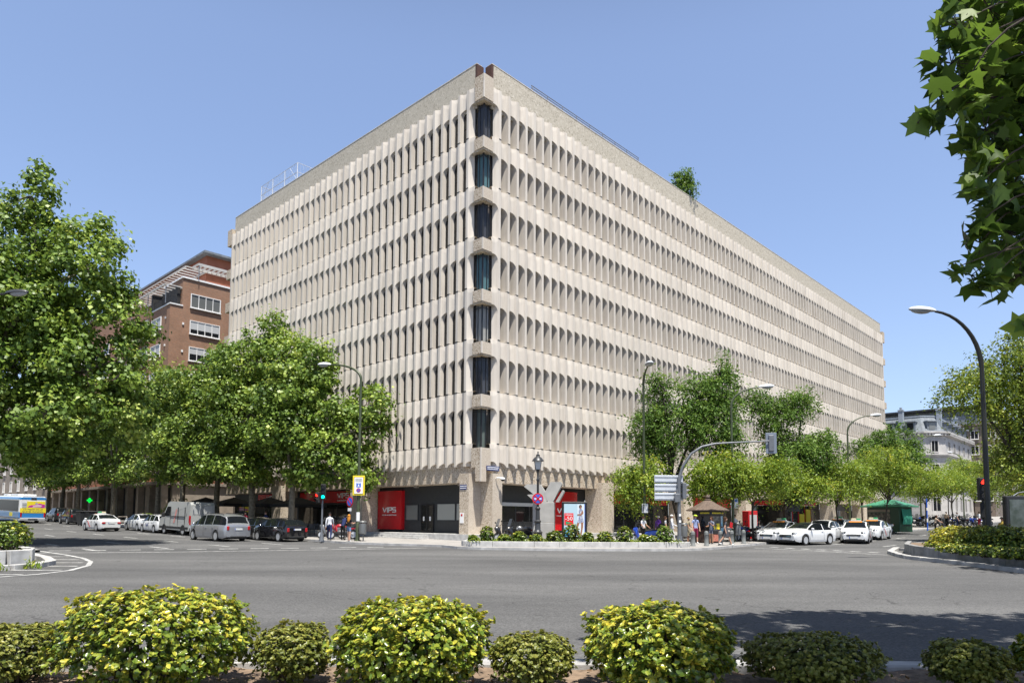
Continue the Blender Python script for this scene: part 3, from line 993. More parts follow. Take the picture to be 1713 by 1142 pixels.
# dome camera and street name plates fixed to the corner
def corner_fixings():
    t = thing('security_camera', 'white dome camera on a bracket on the corner column', 'camera', (*BW(1.45, -.15), 4.28), ROT)
    b = MB(); b.tube([(-.25, 0, .05), (-.25, -.12, .10), (-.02, -.36, .10)], .035, 8); b.build('bracket', MT['white_paint'], t)
    b = MB(); b.lathe([(.0, .12), (.10, .12), (.15, .06), (.15, 0)], 14, M=Matrix.Translation((0, -.38, 0))); b.build('housing', MT['white_paint'], t, smooth=True)
    b = MB(); b.ball((0, -.38, 0), .13, zmax=0); b.build('lens_dome', MT['glass_dark'], t, smooth=True)
    def plate(loc, w, h, rot, label, rows):
        t = thing('street_name_plate', label, 'street sign', loc, rot)
        b = MB(); b.box((0, -.012, 0), (w, .024, h)); b.build('plate', MT['navy'], t)
        b = MB(); rnd = random.Random(5)
        for r in rows:
            x = -w * .44
            while x < w * .42:
                q = rnd.uniform(.025, .06); b.box((x + q / 2, -.026, r * h), (q, .006, h * .2)); x += q + .018
        b.build('lettering', MT['letter'], t)
        return t
    p = BW(1.12, 0); plate((p[0] , p[1], 5.42), 1.15, .30, ROT, 'long dark blue street name plate on the concrete corner block above the dome camera', (.22, -.16)).location = (*BW(1.05, -.03), 4.98)
    plate((*BW(-.15, 1.42), 3.78), .62, .32, ROT - math.pi / 2, 'small square blue street name plate on the left face of the corner column', (.2, -.2))
    t = thing('notice_sign', 'small white notice with a red mark on the corner column', 'sign', (*BW(-.15, 1.52), 1.82), ROT - math.pi / 2)
    b = MB(); b.box((0, -.012, 0), (.34, .024, .66)); b.build('plate', MT['white_paint'], t)
    b = MB(); b.box((0, -.028, .18), (.14, .006, .14)); b.build('mark', MT['red'], t)
    # globe wall lamp beside the second column
    t = thing('globe_lamp', 'white globe lamp on the concrete column behind the yellow sign', 'lamp', (*BW(-.12, 12.95), 4.25), ROT)
    b = MB(); b.tube([(0, 0, -.1), (-.5, 0, -.1), (-.5, 0, .05)], .035, 8); b.build('bracket', MT['steel'], t)
    b = MB(); b.ball((-.5, 0, .42), .40, nu=20, nv=12); b.build('globe', MT['lamp_glass'], t, smooth=True)
MT['navy'] = mat('navy enamel', (.012, .03, .14), rough=.3)
corner_fixings()
# ------------------------------------------------------------------ trees and plants
def leaf_mesh(name, C, N, size, m, parent, tone, seed=0, shape='kite', along=None, aspect=.62):
    """many separate leaves as one crown mesh: C centres, N facing directions"""
    rng = np.random.default_rng(seed)
    n = len(C)
    N = N / (np.linalg.norm(N, axis=1, keepdims=True) + 1e-9)
    A = rng.normal(size=(n, 3)) if along is None else along + rng.normal(scale=.25, size=(n, 3))
    U = A - N * np.sum(A * N, axis=1, keepdims=True)
    U /= (np.linalg.norm(U, axis=1, keepdims=True) + 1e-9)
    V = np.cross(N, U)
    s = size * rng.uniform(.6, 1.35, n)[:, None]
    if shape == 'kite':
        P = [(0, 0, 0), (.45, .5 * aspect / .62, .1), (1, 0, -.04), (.45, -.5 * aspect / .62, .1)]
        F = [(0, 1, 2, 3)]
    elif shape == 'fold':
        P = [(0, 0, 0), (.3, .30, .10), (.7, .27, .10), (1, 0, .0), (.7, -.27, .10), (.3, -.30, .10)]
        F = [(0, 1, 2, 3), (0, 3, 4, 5)]
    elif shape == 'star':
        P = [(0, 0, 0), (.16, .34, 0), (.05, .55, -.05), (.36, .40, .03), (.58, .62, -.06), (.62, .26, .03), (1.05, 0, -.08), (.62, -.26, .03), (.58, -.62, -.06), (.36, -.40, .03), (.05, -.55, -.05), (.16, -.34, 0)]
        F = [(0, 1, 2, 3), (0, 3, 4, 5), (0, 5, 6), (0, 6, 7), (0, 7, 8, 9), (0, 9, 10, 11)]
    k = len(P)
    vs = np.empty((n, k, 3), np.float32)
    for j, (a, b, c) in enumerate(P):
        vs[:, j] = C + U * (a - .45) * s + V * b * s + N * c * s
    me = bpy.data.meshes.new(name)
    me.vertices.add(n * k)
    me.vertices.foreach_set('co', vs.reshape(-1))
    loops = np.concatenate([np.array(f) for f in F])
    sizes = np.array([len(f) for f in F])
    L = (np.arange(n)[:, None] * k + loops[None, :]).reshape(-1)
    me.loops.add(len(L)); me.loops.foreach_set('vertex_index', L.astype(np.int32))
    nf = n * len(F)
    me.polygons.add(nf)
    tot = np.tile(sizes, n)
    st = np.concatenate([[0], np.cumsum(tot)[:-1]])
    me.polygons.foreach_set('loop_start', st.astype(np.int32))
    try: me.polygons.foreach_set('loop_total', tot.astype(np.int32))
    except Exception: pass
    me.update(calc_edges=True)
    at = me.attributes.new('tone', 'FLOAT', 'FACE')
    at.data.foreach_set('value', np.repeat(np.clip(tone, 0, 1), len(F)).astype(np.float32))
    me.materials.append(m)
    o = bpy.data.objects.new(name, me)
    COL.objects.link(o)
    if parent is not None:
        o.parent = parent
        CHILDREN.setdefault(parent.name, []).append(o)
    return o

LEAF_PLANE = mat_leaf('plane tree leaf', [(0, (.050, .098, .014)), (.5, (.140, .225, .032)), (.85, (.27, .36, .055)), (1, (.43, .50, .11))], trans=.27, spec=.4)
LEAF_DARK = mat_leaf('dark pinnate leaf', [(0, (.045, .095, .018)), (.6, (.105, .190, .034)), (1, (.21, .31, .06))], trans=.32, spec=.18)
LEAF_LIME = mat_leaf('yellow green leaf', [(0, (.085, .150, .018)), (.55, (.180, .265, .030)), (.92, (.29, .36, .042)), (1, (.45, .43, .05))], trans=.36)
LEAF_BUSH = mat_leaf('variegated spindle leaf', [(0, (.040, .078, .012)), (.42, (.110, .175, .022)), (.72, (.26, .30, .032)), (1, (.56, .49, .06))], rough=.3, trans=.22, spec=.5)
LEAF_BOX = mat_leaf('small box leaf', [(0, (.050, .075, .014)), (.5, (.135, .160, .028)), (1, (.30, .29, .06))], rough=.4, trans=.24)
LEAF_NEAR = mat_leaf('near plane leaf', [(0, (.032, .066, .012)), (.6, (.075, .140, .018)), (1, (.15, .23, .03))], rough=.5, trans=.5)

def limb_path(a, b, rng, sag=.12, n=5):
    a, b = np.array(a, float), np.array(b, float)
    L = np.linalg.norm(b - a)
    off = rng.normal(scale=sag * L, size=3); off[2] = abs(off[2]) * .5
    return [tuple(a + (b - a) * t + off * math.sin(math.pi * t) * .6 + np.array([0, 0, 0.08 * L * math.sin(math.pi * t)])) for t in np.linspace(0, 1, n)]

def crown_points(lobes, n_cl, per, cl_r, rng, style):
    """leaf centres in clumps: clumps lie mostly on the shells of the lobes"""
    Cs, Ns, Al, T, tips = [], [], [], [], []
    vol = np.array([l[3] * l[4] * l[5] for l in lobes]) ** .75
    vol = vol / vol.sum()
    for (cx, cy, cz, rx, ry, rz), w in zip(lobes, vol):
        k = max(4, int(round(n_cl * w)))
        d = rng.normal(size=(k, 3)); d /= np.linalg.norm(d, axis=1, keepdims=True)
        r = rng.uniform(.35, 1.0, k) ** .45
        r *= 1 + .12 * rng.normal(size=k)
        cc = np.array([cx, cy, cz]) + d * r[:, None] * np.array([rx, ry, rz])
        tips.append(cc)
        for c, dd, q in zip(cc, d, r):
            m = max(3, int(per * rng.uniform(.5, 1.4)))
            sc = cl_r * rng.uniform(.6, 1.3)
            if style == 'droop':
                ax = dd * .8 + np.array([0, 0, -.55]) + rng.normal(scale=.3, size=3)
                ax /= np.linalg.norm(ax)
                tt = rng.uniform(-1, 1, m)
                p = c + ax * tt[:, None] * sc * 1.5 + rng.normal(scale=sc * .30, size=(m, 3))
                p[:, 2] -= np.abs(tt) ** 2 * sc * .3
                al = np.tile(ax, (m, 1)) + rng.normal(scale=.55, size=(m, 3))
            else:
                p = c + rng.normal(size=(m, 3)) * sc * np.array([.6, .6, .42])
                al = rng.normal(size=(m, 3)); al[:, 2] -= .4
            nn_ = dd * .3 + (p - c) / sc * (.75 if style != 'droop' else .2) + rng.normal(scale=.5, size=(m, 3)) + np.array([0, 0, .5])
            Cs.append(p); Ns.append(nn_); Al.append(al)
            T.append(np.clip(.48 + .18 * rng.normal() + .16 * rng.normal(size=m), 0, 1))
    return np.concatenate(Cs), np.concatenate(Ns), np.concatenate(Al), np.concatenate(T), np.concatenate(tips)

def auto_lobes(rng, c, r, k, fill=.55, lr=.42):
    out = [(c[0], c[1], c[2], r[0] * fill, r[1] * fill, r[2] * fill)]
    for i in range(k):
        d = rng.normal(size=3); d /= np.linalg.norm(d)
        d[2] = d[2] * .9 + .1
        q = rng.uniform(.55, .80)
        s = lr * rng.uniform(.75, 1.25)
        out.append((c[0] + d[0] * r[0] * q, c[1] + d[1] * r[1] * q, c[2] + d[2] * r[2] * q, r[0] * s, r[1] * s, r[2] * s * .85))
    return out

def tree(name, label, x, y, lobes, trunk_h, trunk_r, leafm, bark, n_cl, per, leaf, cl_r, seed, style='kite', group=None, lean=(0, 0), z0=None, aspect=.62, fork=None, n_twigs=40, cat='tree'):
    rng = np.random.default_rng(seed)
    z = gz(x, y) if z0 is None else z0
    t = thing(name, label, cat, (x, y, z), 0, group)
    Cp, Nn, Al, T, tips = crown_points(lobes, n_cl, per, cl_r, rng, style)
    b = MB()
    top = np.array([lean[0], lean[1], trunk_h])
    path = [(0, 0, -.05), (lean[0] * .1 + rng.normal() * .02, lean[1] * .1, trunk_h * .12), (lean[0] * .35 + rng.normal() * .05, lean[1] * .35, trunk_h * .45), (lean[0] * .7 + rng.normal() * .05, lean[1] * .7, trunk_h * .78), tuple(top)]
    b.tube(path, [trunk_r * 1.35, trunk_r * 1.05, trunk_r * .92, trunk_r * .82, trunk_r * .75], 9)
    tr = b.build('trunk', bark, t, smooth=True, angle=60)
    lb = MB()
    for (cx, cy, cz, rx, ry, rz) in lobes:
        e = np.array([cx, cy, cz])
        L = limb_path(top - np.array([0, 0, .15 * trunk_h * rng.uniform(.2, 1.2)]), e, rng)
        r0 = trunk_r * .5
        lb.tube(L, list(np.linspace(r0, r0 * .35, len(L))), 6)
        near = tips[np.argsort(np.linalg.norm(tips - e, axis=1))[:60]]
        for q in near[rng.permutation(len(near))[:max(2, n_twigs // len(lobes))]]:
            W = limb_path(e, q, rng, .1, 4)
            lb.tube(W, list(np.linspace(r0 * .35, .012, 4)), 4, cap=False)
    lb.build('limbs', bark, t, smooth=True, angle=60)
    al = Al if style == 'droop' else None
    leaf_mesh('crown', Cp, Nn, leaf, leafm, t, T, seed + 1, 'kite', al, aspect)
    return t

def blob_lobes(rows):
    return [tuple(r) for r in rows]

# the big plane tree on the left island: its trunk stands left of the picture
G_PL = 'plane trees along the left street'
tree('plane_tree', 'tallest plane tree, its huge green crown filling the left edge above the bus', -29.8, 38.0, blob_lobes([
    (0, 0, 10.5, 6.2, 5.5, 5.0), (3.0, -.5, 16.2, 2.2, 2.2, 3.0), (3.3, -.6, 19.1, 1.0, 1.0, 1.9), (6.2, 0, 15.3, 2.2, 2.4, 2.6), (7.3, .3, 12.6, 2.1, 2.2, 2.2),
    (6.4, 0, 9.6, 3.2, 2.8, 2.2), (3.0, -1.5, 12.5, 3.0, 2.4, 2.6), (4.8, -1.0, 6.9, 3.4, 2.6, 1.9), (1.6, 1.5, 14.0, 2.6, 2.6, 2.4), (-3.0, 0, 14.5, 4, 4, 4), (7.8, .8, 7.2, 2.2, 2.2, 1.6), (-4, 0, 9, 4.5, 4.5, 4), (2.0, .5, 5.2, 3.6, 3.0, 1.5)]),
    6.0, .42, LEAF_PLANE, MT['bark_plane'], 1500, 80, .215, .60, 11, group=G_PL, n_twigs=60)

def street_plane(px, o, lab, lobes, h, r, ncl, seed, lean=(0, 0), per=30):
    t = LOX(px, o); x, y = LO(t, o)
    return tree('plane_tree', lab, x, y, lobes, h, r, LEAF_PLANE, MT['bark_plane'], int(ncl * 1.35), int(per * 2.1), .215, .58, seed, group=G_PL, lean=lean)
street_plane(489, 5.3, 'plane tree nearest the shop corner, its low branch hanging over the yellow sign', blob_lobes([
    (-.4, .3, 7.6, 2.6, 2.8, 2.2), (2.2, -.2, 6.0, 2.1, 2.2, 1.6), (4.6, -.6, 7.0, 1.5, 1.6, 1.5), (5.3, -.8, 9.4, 1.35, 1.4, 1.5), (4.6, -.6, 5.0, 1.5, 1.5, 1.3), (-.6, 0, 10.2, 2.4, 2.4, 2.3), (1.4, .2, 12.3, 1.7, 1.8, 1.7), (6.3, -.8, 8.0, .8, .9, .7), (5.2, -.8, 3.9, .9, 1, .7), (2.6, 0, 8.8, 1.8, 1.8, 1.6), (1.2, 0, 4.4, 2.0, 2, .8)]),
    4.6, .24, 400, 21)
street_plane(421, 5.3, 'plane tree with the highest leader in front of the left facade', blob_lobes([
    (0, 0, 9.2, 3.4, 3.2, 3.0), (1.2, 0, 16.2, 1.1, 1.2, 1.6), (2.0, -.1, 13.9, 2.2, 2.2, 1.8), (-.6, 0, 13.3, 2.4, 2.3, 2.0), (3.5, 0, 11.6, 2.0, 2, 1.7), (-2.6, .3, 11.4, 2.2, 2.2, 1.8), (2.6, 0, 7.0, 2.6, 2.6, 1.6), (-1.8, 0, 6.0, 2.6, 2.4, 1.5), (.2, 0, 4.9, 2.4, 2.4, 1.0)]),
    4.8, .26, 470, 22)
street_plane(364, 5.4, 'plane tree standing behind the silver minivan', blob_lobes([
    (0, 0, 9.0, 3.4, 3.4, 3.0), (.6, 0, 13.5, 2.4, 2.4, 2.0), (-2.4, 0, 12.0, 2.3, 2.2, 1.9), (2.4, 0, 11.3, 2.2, 2.2, 1.9), (-2.8, 0, 7.6, 2.4, 2.4, 1.9), (1.6, 0, 6.0, 2.8, 2.6, 1.4), (-.8, 0, 5.2, 2.4, 2.4, 1.1)]),
    4.8, .26, 420, 23)
for k, (px, sc) in enumerate(((306, 1.0), (265, 1.02), (190, 1.06), (131, 1.05), (106, 1.0), (82, 1.0))):
    rng = np.random.default_rng(40 + k)
    lob = auto_lobes(rng, (0, 0, 9.2 * sc), (5.0, 5.0, 5.2 * sc), 10)
    lob = [l for l in lob if l[2] - l[5] > 2.6] + [(1.6, 0, 5.8, 2.6, 2.6, 1.5), (-1.6, .5, 5.6, 2.6, 2.6, 1.4)]
    labs = ['plane tree rising behind the white delivery van', 'plane tree between the white parked car and the brick building', 'plane tree behind the white taxi on the left street', 'plane tree behind the dark parked cars, beside the green pharmacy cross', 'slim plane trunk second from the bus', 'plane tree trunk just right of the bus']
    street_plane(px, 5.4, labs[k], lob, 5.2, .25, 280, 50 + k, per=30)
# far pavement of the left street: plane trees closing the view above the bus
for k, (t_, o) in enumerate(((40, 24.0), (58, 23.5), (78, 24.0), (100, 22.5))):
    rng = np.random.default_rng(70 + k)
    x, y = LO(t_, o)
    tree('plane_tree', 'plane tree crown behind the bus on the far side of the left street', x, y, auto_lobes(rng, (0, 0, 9.5), (5.2, 5.2, 5.2), 8), 5.5, .3, LEAF_PLANE, MT['bark_plane'], 190, 26, .32, .9, 80 + k, group='plane trees on the far side of the left street')

# right street: dark feathery trees by the facade
G_DK = 'dark feathery trees along the right facade'
def dark_tree(px, yy, lab, lobes, h, r, ncl, seed, lean, per=32, leaf=.24):
    x = ux(px) * yy
    return tree('acacia_tree', lab, x, yy, lobes, h, r, LEAF_DARK, MT['bark_dark'], int(ncl * 1.75), int(per * 1.15), leaf, .60, seed, 'droop', G_DK, lean, aspect=.26)
dark_tree(1143, 50.0, 'tall dark feathery tree behind the direction signs', blob_lobes([
    (-.3, 0, 8.2, 2.5, 2.4, 2.0), (2.2, 0, 8.4, 2.1, 2.1, 1.8), (-2.2, 0, 8.0, 1.5, 1.7, 1.7), (3.0, .2, 10.6, 1.5, 1.6, 1.6), (1.2, 0, 10.3, 1.6, 1.7, 1.4), (-1.4, 0, 10.6, 1.1, 1.2, 1.2), (3.1, .2, 12.1, .8, .9, 1.0), (-2.0, 0, 6.1, 1.3, 1.4, 1.3), (3.3, 0, 6.9, 1.2, 1.3, 1.2), (-2.0, 0, 11.3, .6, .6, .6)]),
    3.9, .24, 430, 31, (-.9, .2))
dark_tree(1316, 54.5, 'dark tree with a bent trunk in front of the middle of the right facade', blob_lobes([
    (.2, 0, 6.6, 2.2, 2.2, 1.6), (2.3, 0, 6.3, 1.6, 1.7, 1.3), (-.6, 0, 9.6, 1.7, 1.7, 1.5), (1.2, 0, 10.4, 1.2, 1.3, 1.1), (-2.3, 0, 10.6, 1.0, 1.1, .9), (.4, 0, 3.9, 1.3, 1.3, .9), (2.9, 0, 7.6, 1.0, 1.0, .9)]),
    3.6, .22, 330, 32, (-.4, 0))
dark_tree(1487, 84, 'large dark tree in front of the end of the right facade', blob_lobes([
    (0, 0, 7.6, 4.0, 3.6, 3.0), (-2.6, 0, 8.6, 2.2, 2.2, 2.2), (2.6, 0, 8.3, 2.2, 2.2, 2.1), (.4, 0, 10.4, 2.6, 2.4, 1.6), (-1.2, 0, 5.6, 3.0, 3, 1.6), (3.0, 0, 6.0, 1.9, 1.9, 1.7)]),
    4.2, .28, 330, 33, (0, 0), per=30, leaf=.32)

# small yellow-green street trees
G_LM = 'small yellow-green trees on the right pavement'
def lime_tree(px, yy, lab, c, r, h, ncl, seed, lean=(0, 0), per=34, k=7):
    x = ux(px) * yy
    rng = np.random.default_rng(seed)
    return tree('locust_tree', lab, x, yy, auto_lobes(rng, c, (r[0] * 1.12, r[1] * 1.1, r[2] * 1.12), k, .6, .45), h, .075, LEAF_LIME, MT['bark_dark'], int(ncl * 1.7), per, .17, .5, seed, 'droop', G_LM, lean, aspect=.36)
tt = lime_tree(1086, 46.0, 'small green tree left of the direction signs', (-.35, 0, 3.6), (2.0, 1.9, 1.5), 2.4, 170, 101)
lime_tree(1190, 45.6, 'yellow-green tree growing beside the brown newspaper kiosk', (.0, 0, 4.4), (2.15, 2.0, 1.6), 2.7, 220, 102)
lime_tree(1259, 46.5, 'yellow-green tree between the motorcycles and the first taxi', (.3, 0, 4.3), (2.0, 2.0, 1.6), 2.7, 190, 103)
lime_tree(1314, 50.5, 'yellow-green tree above the white convertible car', (.2, 0, 3.9), (2.2, 2.0, 1.3), 2.5, 160, 104)
lime_tree(1399, 55.0, 'yellow-green tree with a forked trunk behind the white taxis', (.2, 0, 4.5), (2.9, 2.6, 1.75), 2.9, 220, 105)
lime_tree(1476, 62.0, 'yellow-green tree leaning over the green kiosk roof', (.5, 0, 5.2), (3.3, 3.0, 2.0), 3.3, 230, 106, (.5, 0))
lime_tree(1441, 71.0, 'yellow-green tree between the lamp post and the green kiosk', (0, 0, 4.6), (2.4, 2.4, 1.6), 2.8, 130, 107)
lime_tree(1548, 78.0, 'yellow-green tree right of the green kiosk', (.3, 0, 4.6), (2.6, 2.6, 1.5), 2.9, 140, 108)
lime_tree(1592, 80.0, 'broad yellow-green tree over the row of parked motorcycles', (0, 0, 5.2), (3.7, 3.2, 2.2), 3.2, 220, 109)
lime_tree(1630, 92.0, 'yellow-green tree in front of the white mansion ground floor', (0, 0, 6.0), (3.4, 3.2, 2.4), 3.2, 150, 110)
lime_tree(1690, 84.0, 'yellow-green tree behind the advertising panel on the right', (0, 0, 5.0), (4.0, 3.6, 2.6), 3.0, 200, 111)
lime_tree(1586, 100.0, 'pale green tree against the white mansion wall', (0, 0, 6.6), (2.6, 2.4, 2.4), 4.0, 130, 112)

# the larger locust trees at the right edge
def big_locust(x, y, lab, lobes, seed, ncl, h=5.2):
    return tree('locust_tree', lab, x, y, lobes, h, .26, LEAF_LOC, MT['bark_dark'], int(ncl * 1.25), 42, .175, .68, seed, 'droop', 'large locust trees on the right island', aspect=.42)
LEAF_LOC = mat_leaf('locust leaf', [(0, (0.066, 0.114, 0.017)), (.5, (0.144, 0.204, 0.026)), (.85, (0.264, 0.324, 0.038)), (1, (0.432, 0.420, 0.048))], trans=.32)
big_locust(35.0, 47.5, 'large locust tree with dark branches behind the tall lamp post', blob_lobes([
    (.3, 0, 9.6, 3.0, 3, 2.0), (-3.4, 0, 10.1, 2.2, 2.2, 1.9), (-1.2, 0, 11.6, 2.4, 2.4, 1.7), (2, 0, 12.0, 3, 3, 2.4), (1.0, 0, 6.6, 2.8, 2.6, 1.9), (.0, 0, 13.8, 1.2, 1.2, 1.1), (3, 0, 8.6, 3, 3, 2.6), (-.9, 0, 5.2, 1.7, 1.7, 1.2), (2.4, 0, 4.6, 2.2, 2.2, 1.3)]), 131, 1050)
big_locust(47.0, 60.0, 'large locust tree crown at the right edge of the street', blob_lobes([
    (-1, 0, 9.0, 4.0, 4, 3.4), (-4.0, 0, 6.4, 2.6, 2.6, 2.0), (2, 0, 11.5, 3.5, 3.5, 3.0), (-1, 0, 5.2, 3.4, 3.2, 1.6)]), 132, 520)

# roof tree
p = RO(ROX(1147, -1.3), -1.3)
tree('roof_tree', 'small dark conifer growing on the office roof', p[0], p[1], blob_lobes([(0, 0, 2.0, 1.25, .9, 1.2), (.2, 0, 3.2, .9, .8, .9), (-.3, 0, 1.2, 1.1, .8, .8)]), 1.6, .1, LEAF_DARK, MT['bark_dark'], 200, 30, .2, .36, 141, 'droop', None, z0=31.2, aspect=.3)

# ------------------------------------------------------------------ foreground
def foreground_planter():
    # kerb stones with joints and the soil strip behind
    b = MB()
    x = -14.0; i = 0
    rnd = random.Random(3)
    while x < 14:
        L = 1.0
        y = 7.75 + .002 * rnd.uniform(-1, 1) + .0 * x
        b.box((x + L / 2, y, .06 + rnd.uniform(-.004, .004)), (L - .012, .26, .16), bev=.02)
        x += L
    tag(b.build('kerb', MT['kerb']), kind='structure')
    s = MB()
    nx, ny = 90, 14
    rng = np.random.default_rng(5)
    vs = [(-14 + 28 * i / nx, 4.2 + 3.42 * j / ny, .06 + .03 * rng.normal()) for j in range(ny + 1) for i in range(nx + 1)]
    s.add(vs, [(j * (nx + 1) + i, j * (nx + 1) + i + 1, (j + 1) * (nx + 1) + i + 1, (j + 1) * (nx + 1) + i) for j in range(ny) for i in range(nx)])
    tag(s.build('soil', MT['soil'], smooth=True), kind='structure')
    p = MB(); p.box((0, 0, .04), (40, 8.3, .09)); tag(p.build('near_pavement', MT['paving']), kind='structure')
foreground_planter()

def bush(name, label, x, y, rx, ry, h, m, n, leaf, seed, group=None, z0=None, flat=.55, tone_hi=.0, cat='bush', base=.08, shape='fold', power=2.6):
    """a clipped shrub: stems inside, leaves in rosettes at the shoot tips on its shell and fewer inside"""
    rng = np.random.default_rng(seed)
    z = gz(x, y) if z0 is None else z0
    t = thing(name, label, cat, (x, y, z), 0, group)
    hz = (h - base) / 2; cz = base + hz
    k = n // 5
    d = rng.normal(size=(k, 3)); d /= np.linalg.norm(d, axis=1, keepdims=True)
    # squarish superellipsoid, the way clipped shrubs look
    q = (np.abs(d) ** power).sum(axis=1, keepdims=True) ** (-1 / power)
    lump = 1 + .10 * np.sin(d[:, :1] * 7 + seed) * np.cos(d[:, 1:2] * 6 + 2 * seed) + .04 * np.sin(d[:, 2:3] * 11 + d[:, :1] * 9 + seed)
    r = np.where(rng.uniform(size=(k, 1)) < .62, rng.normal(.965, .052, (k, 1)), rng.uniform(.45, .95, (k, 1)))
    c = d * q * r * lump * np.array([rx, ry, hz]) + np.array([0, 0, cz])
    # thin out the lower shaded part so that stems and gaps show
    low = (c[:, 2] - base) / (h - base)
    keep = rng.uniform(size=k) < np.clip(.42 + low * 1.3, 0, 1)
    # a few irregular holes
    for hd in rng.normal(size=(4, 3)):
        hd = hd / np.linalg.norm(hd); hd[2] = min(hd[2], .1)
        keep &= ~((d @ hd > .965) & (rng.uniform(size=k) < .75))
    c, d, r, low = c[keep], d[keep], r[keep], low[keep]
    m5 = 6
    ax = d * .7 + np.array([0, 0, .75]) + rng.normal(scale=.25, size=d.shape)
    ax /= np.linalg.norm(ax, axis=1, keepdims=True)
    C, N, A, T = [], [], [], []
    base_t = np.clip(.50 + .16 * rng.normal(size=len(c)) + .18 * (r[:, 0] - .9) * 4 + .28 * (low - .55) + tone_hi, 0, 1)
    for j in range(m5):
        rv = rng.normal(size=c.shape)
        rad = rv - ax * np.sum(rv * ax, axis=1, keepdims=True); rad /= np.linalg.norm(rad, axis=1, keepdims=True)
        tilt = rng.uniform(.25, 1.0, (len(c), 1))
        u = rad * tilt + ax * (1 - tilt * .6)
        C.append(c + u * leaf * .42 + ax * rng.uniform(-.4, .25, (len(c), 1)) * leaf); A.append(u * 6); N.append(ax - rad * .6 * tilt)
        T.append(np.clip(base_t + .13 * rng.normal(size=len(c)) + (.10 if j < 2 else -.06), 0, 1))
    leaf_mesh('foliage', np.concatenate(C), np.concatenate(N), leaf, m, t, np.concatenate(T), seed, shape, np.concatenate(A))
    s = MB()
    for j in range(26):
        a = rng.uniform(0, 2 * math.pi); rr = rng.uniform(.1, .8)
        e = (rx * rr * math.cos(a), ry * rr * math.sin(a), h * rng.uniform(.55, .9))
        st = (e[0] * .35, e[1] * .35, -.03)
        s.tube([st, ((st[0] + e[0]) * .5 + rng.normal() * .05, (st[1] + e[1]) * .5 + rng.normal() * .05, e[2] * .45), e], [.014, .011, .005], 5)
    s.build('stems', MT['bark_dark'], t)
    return t

def px_at(px, y): return ux(px) * y
FB = [  # px centre, depth, half width px, top z
    (42, 6.9, 82, .545, 'small'), (266, 6.7, 154, .895, 'big'), (499, 6.9, 60, .575, 'small'), (692, 6.7, 126, .825, 'big'), (891, 6.85, 69, .50, 'small'), (1099, 6.7, 120, .79, 'big'), (1352, 6.85, 110, .51, 'small'), (1605, 6.85, 60, .455, 'small'), (1748, 6.8, 45, .56, 'big')]
FL_ = ['low clipped green bush cut off by the left edge', 'largest yellow-green bush in the foreground', 'small round bush between the two leftmost yellow bushes', 'broad yellow-green bush in the middle of the foreground', 'small green bush partly in shade right of the middle bush', 'yellow-green bush with a bare hollow in its lower front', 'wide low dark green bush in the tree shadow', 'round dark bush in deep shade at the right', 'yellow bush at the right edge, only its tip showing']
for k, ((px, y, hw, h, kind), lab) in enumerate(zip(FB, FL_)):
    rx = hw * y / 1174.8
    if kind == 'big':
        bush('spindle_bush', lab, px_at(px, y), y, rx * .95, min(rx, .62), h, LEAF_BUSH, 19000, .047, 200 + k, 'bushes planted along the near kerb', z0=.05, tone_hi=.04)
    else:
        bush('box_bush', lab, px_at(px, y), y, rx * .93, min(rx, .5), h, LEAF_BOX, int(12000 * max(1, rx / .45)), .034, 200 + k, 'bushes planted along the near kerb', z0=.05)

# leaves and weeds on the soil
def litter():
    rng = np.random.default_rng(9)
    n = 900
    C = np.stack([rng.uniform(-7, 7, n), rng.uniform(5.4, 7.6, n), np.full(n, .11) + rng.uniform(0, .03, n)], 1)
    N = rng.normal(scale=.35, size=(n, 3)) + np.array([0, 0, 1])
    o = leaf_mesh('leaf_litter', C, N, .05, mat_leaf('dry leaf', [(0, (.10, .06, .03)), (.5, (.22, .14, .07)), (1, (.15, .17, .04))], trans=.1), None, rng.uniform(size=n), 3, 'fold')
    tag(o, kind='stuff')
litter()

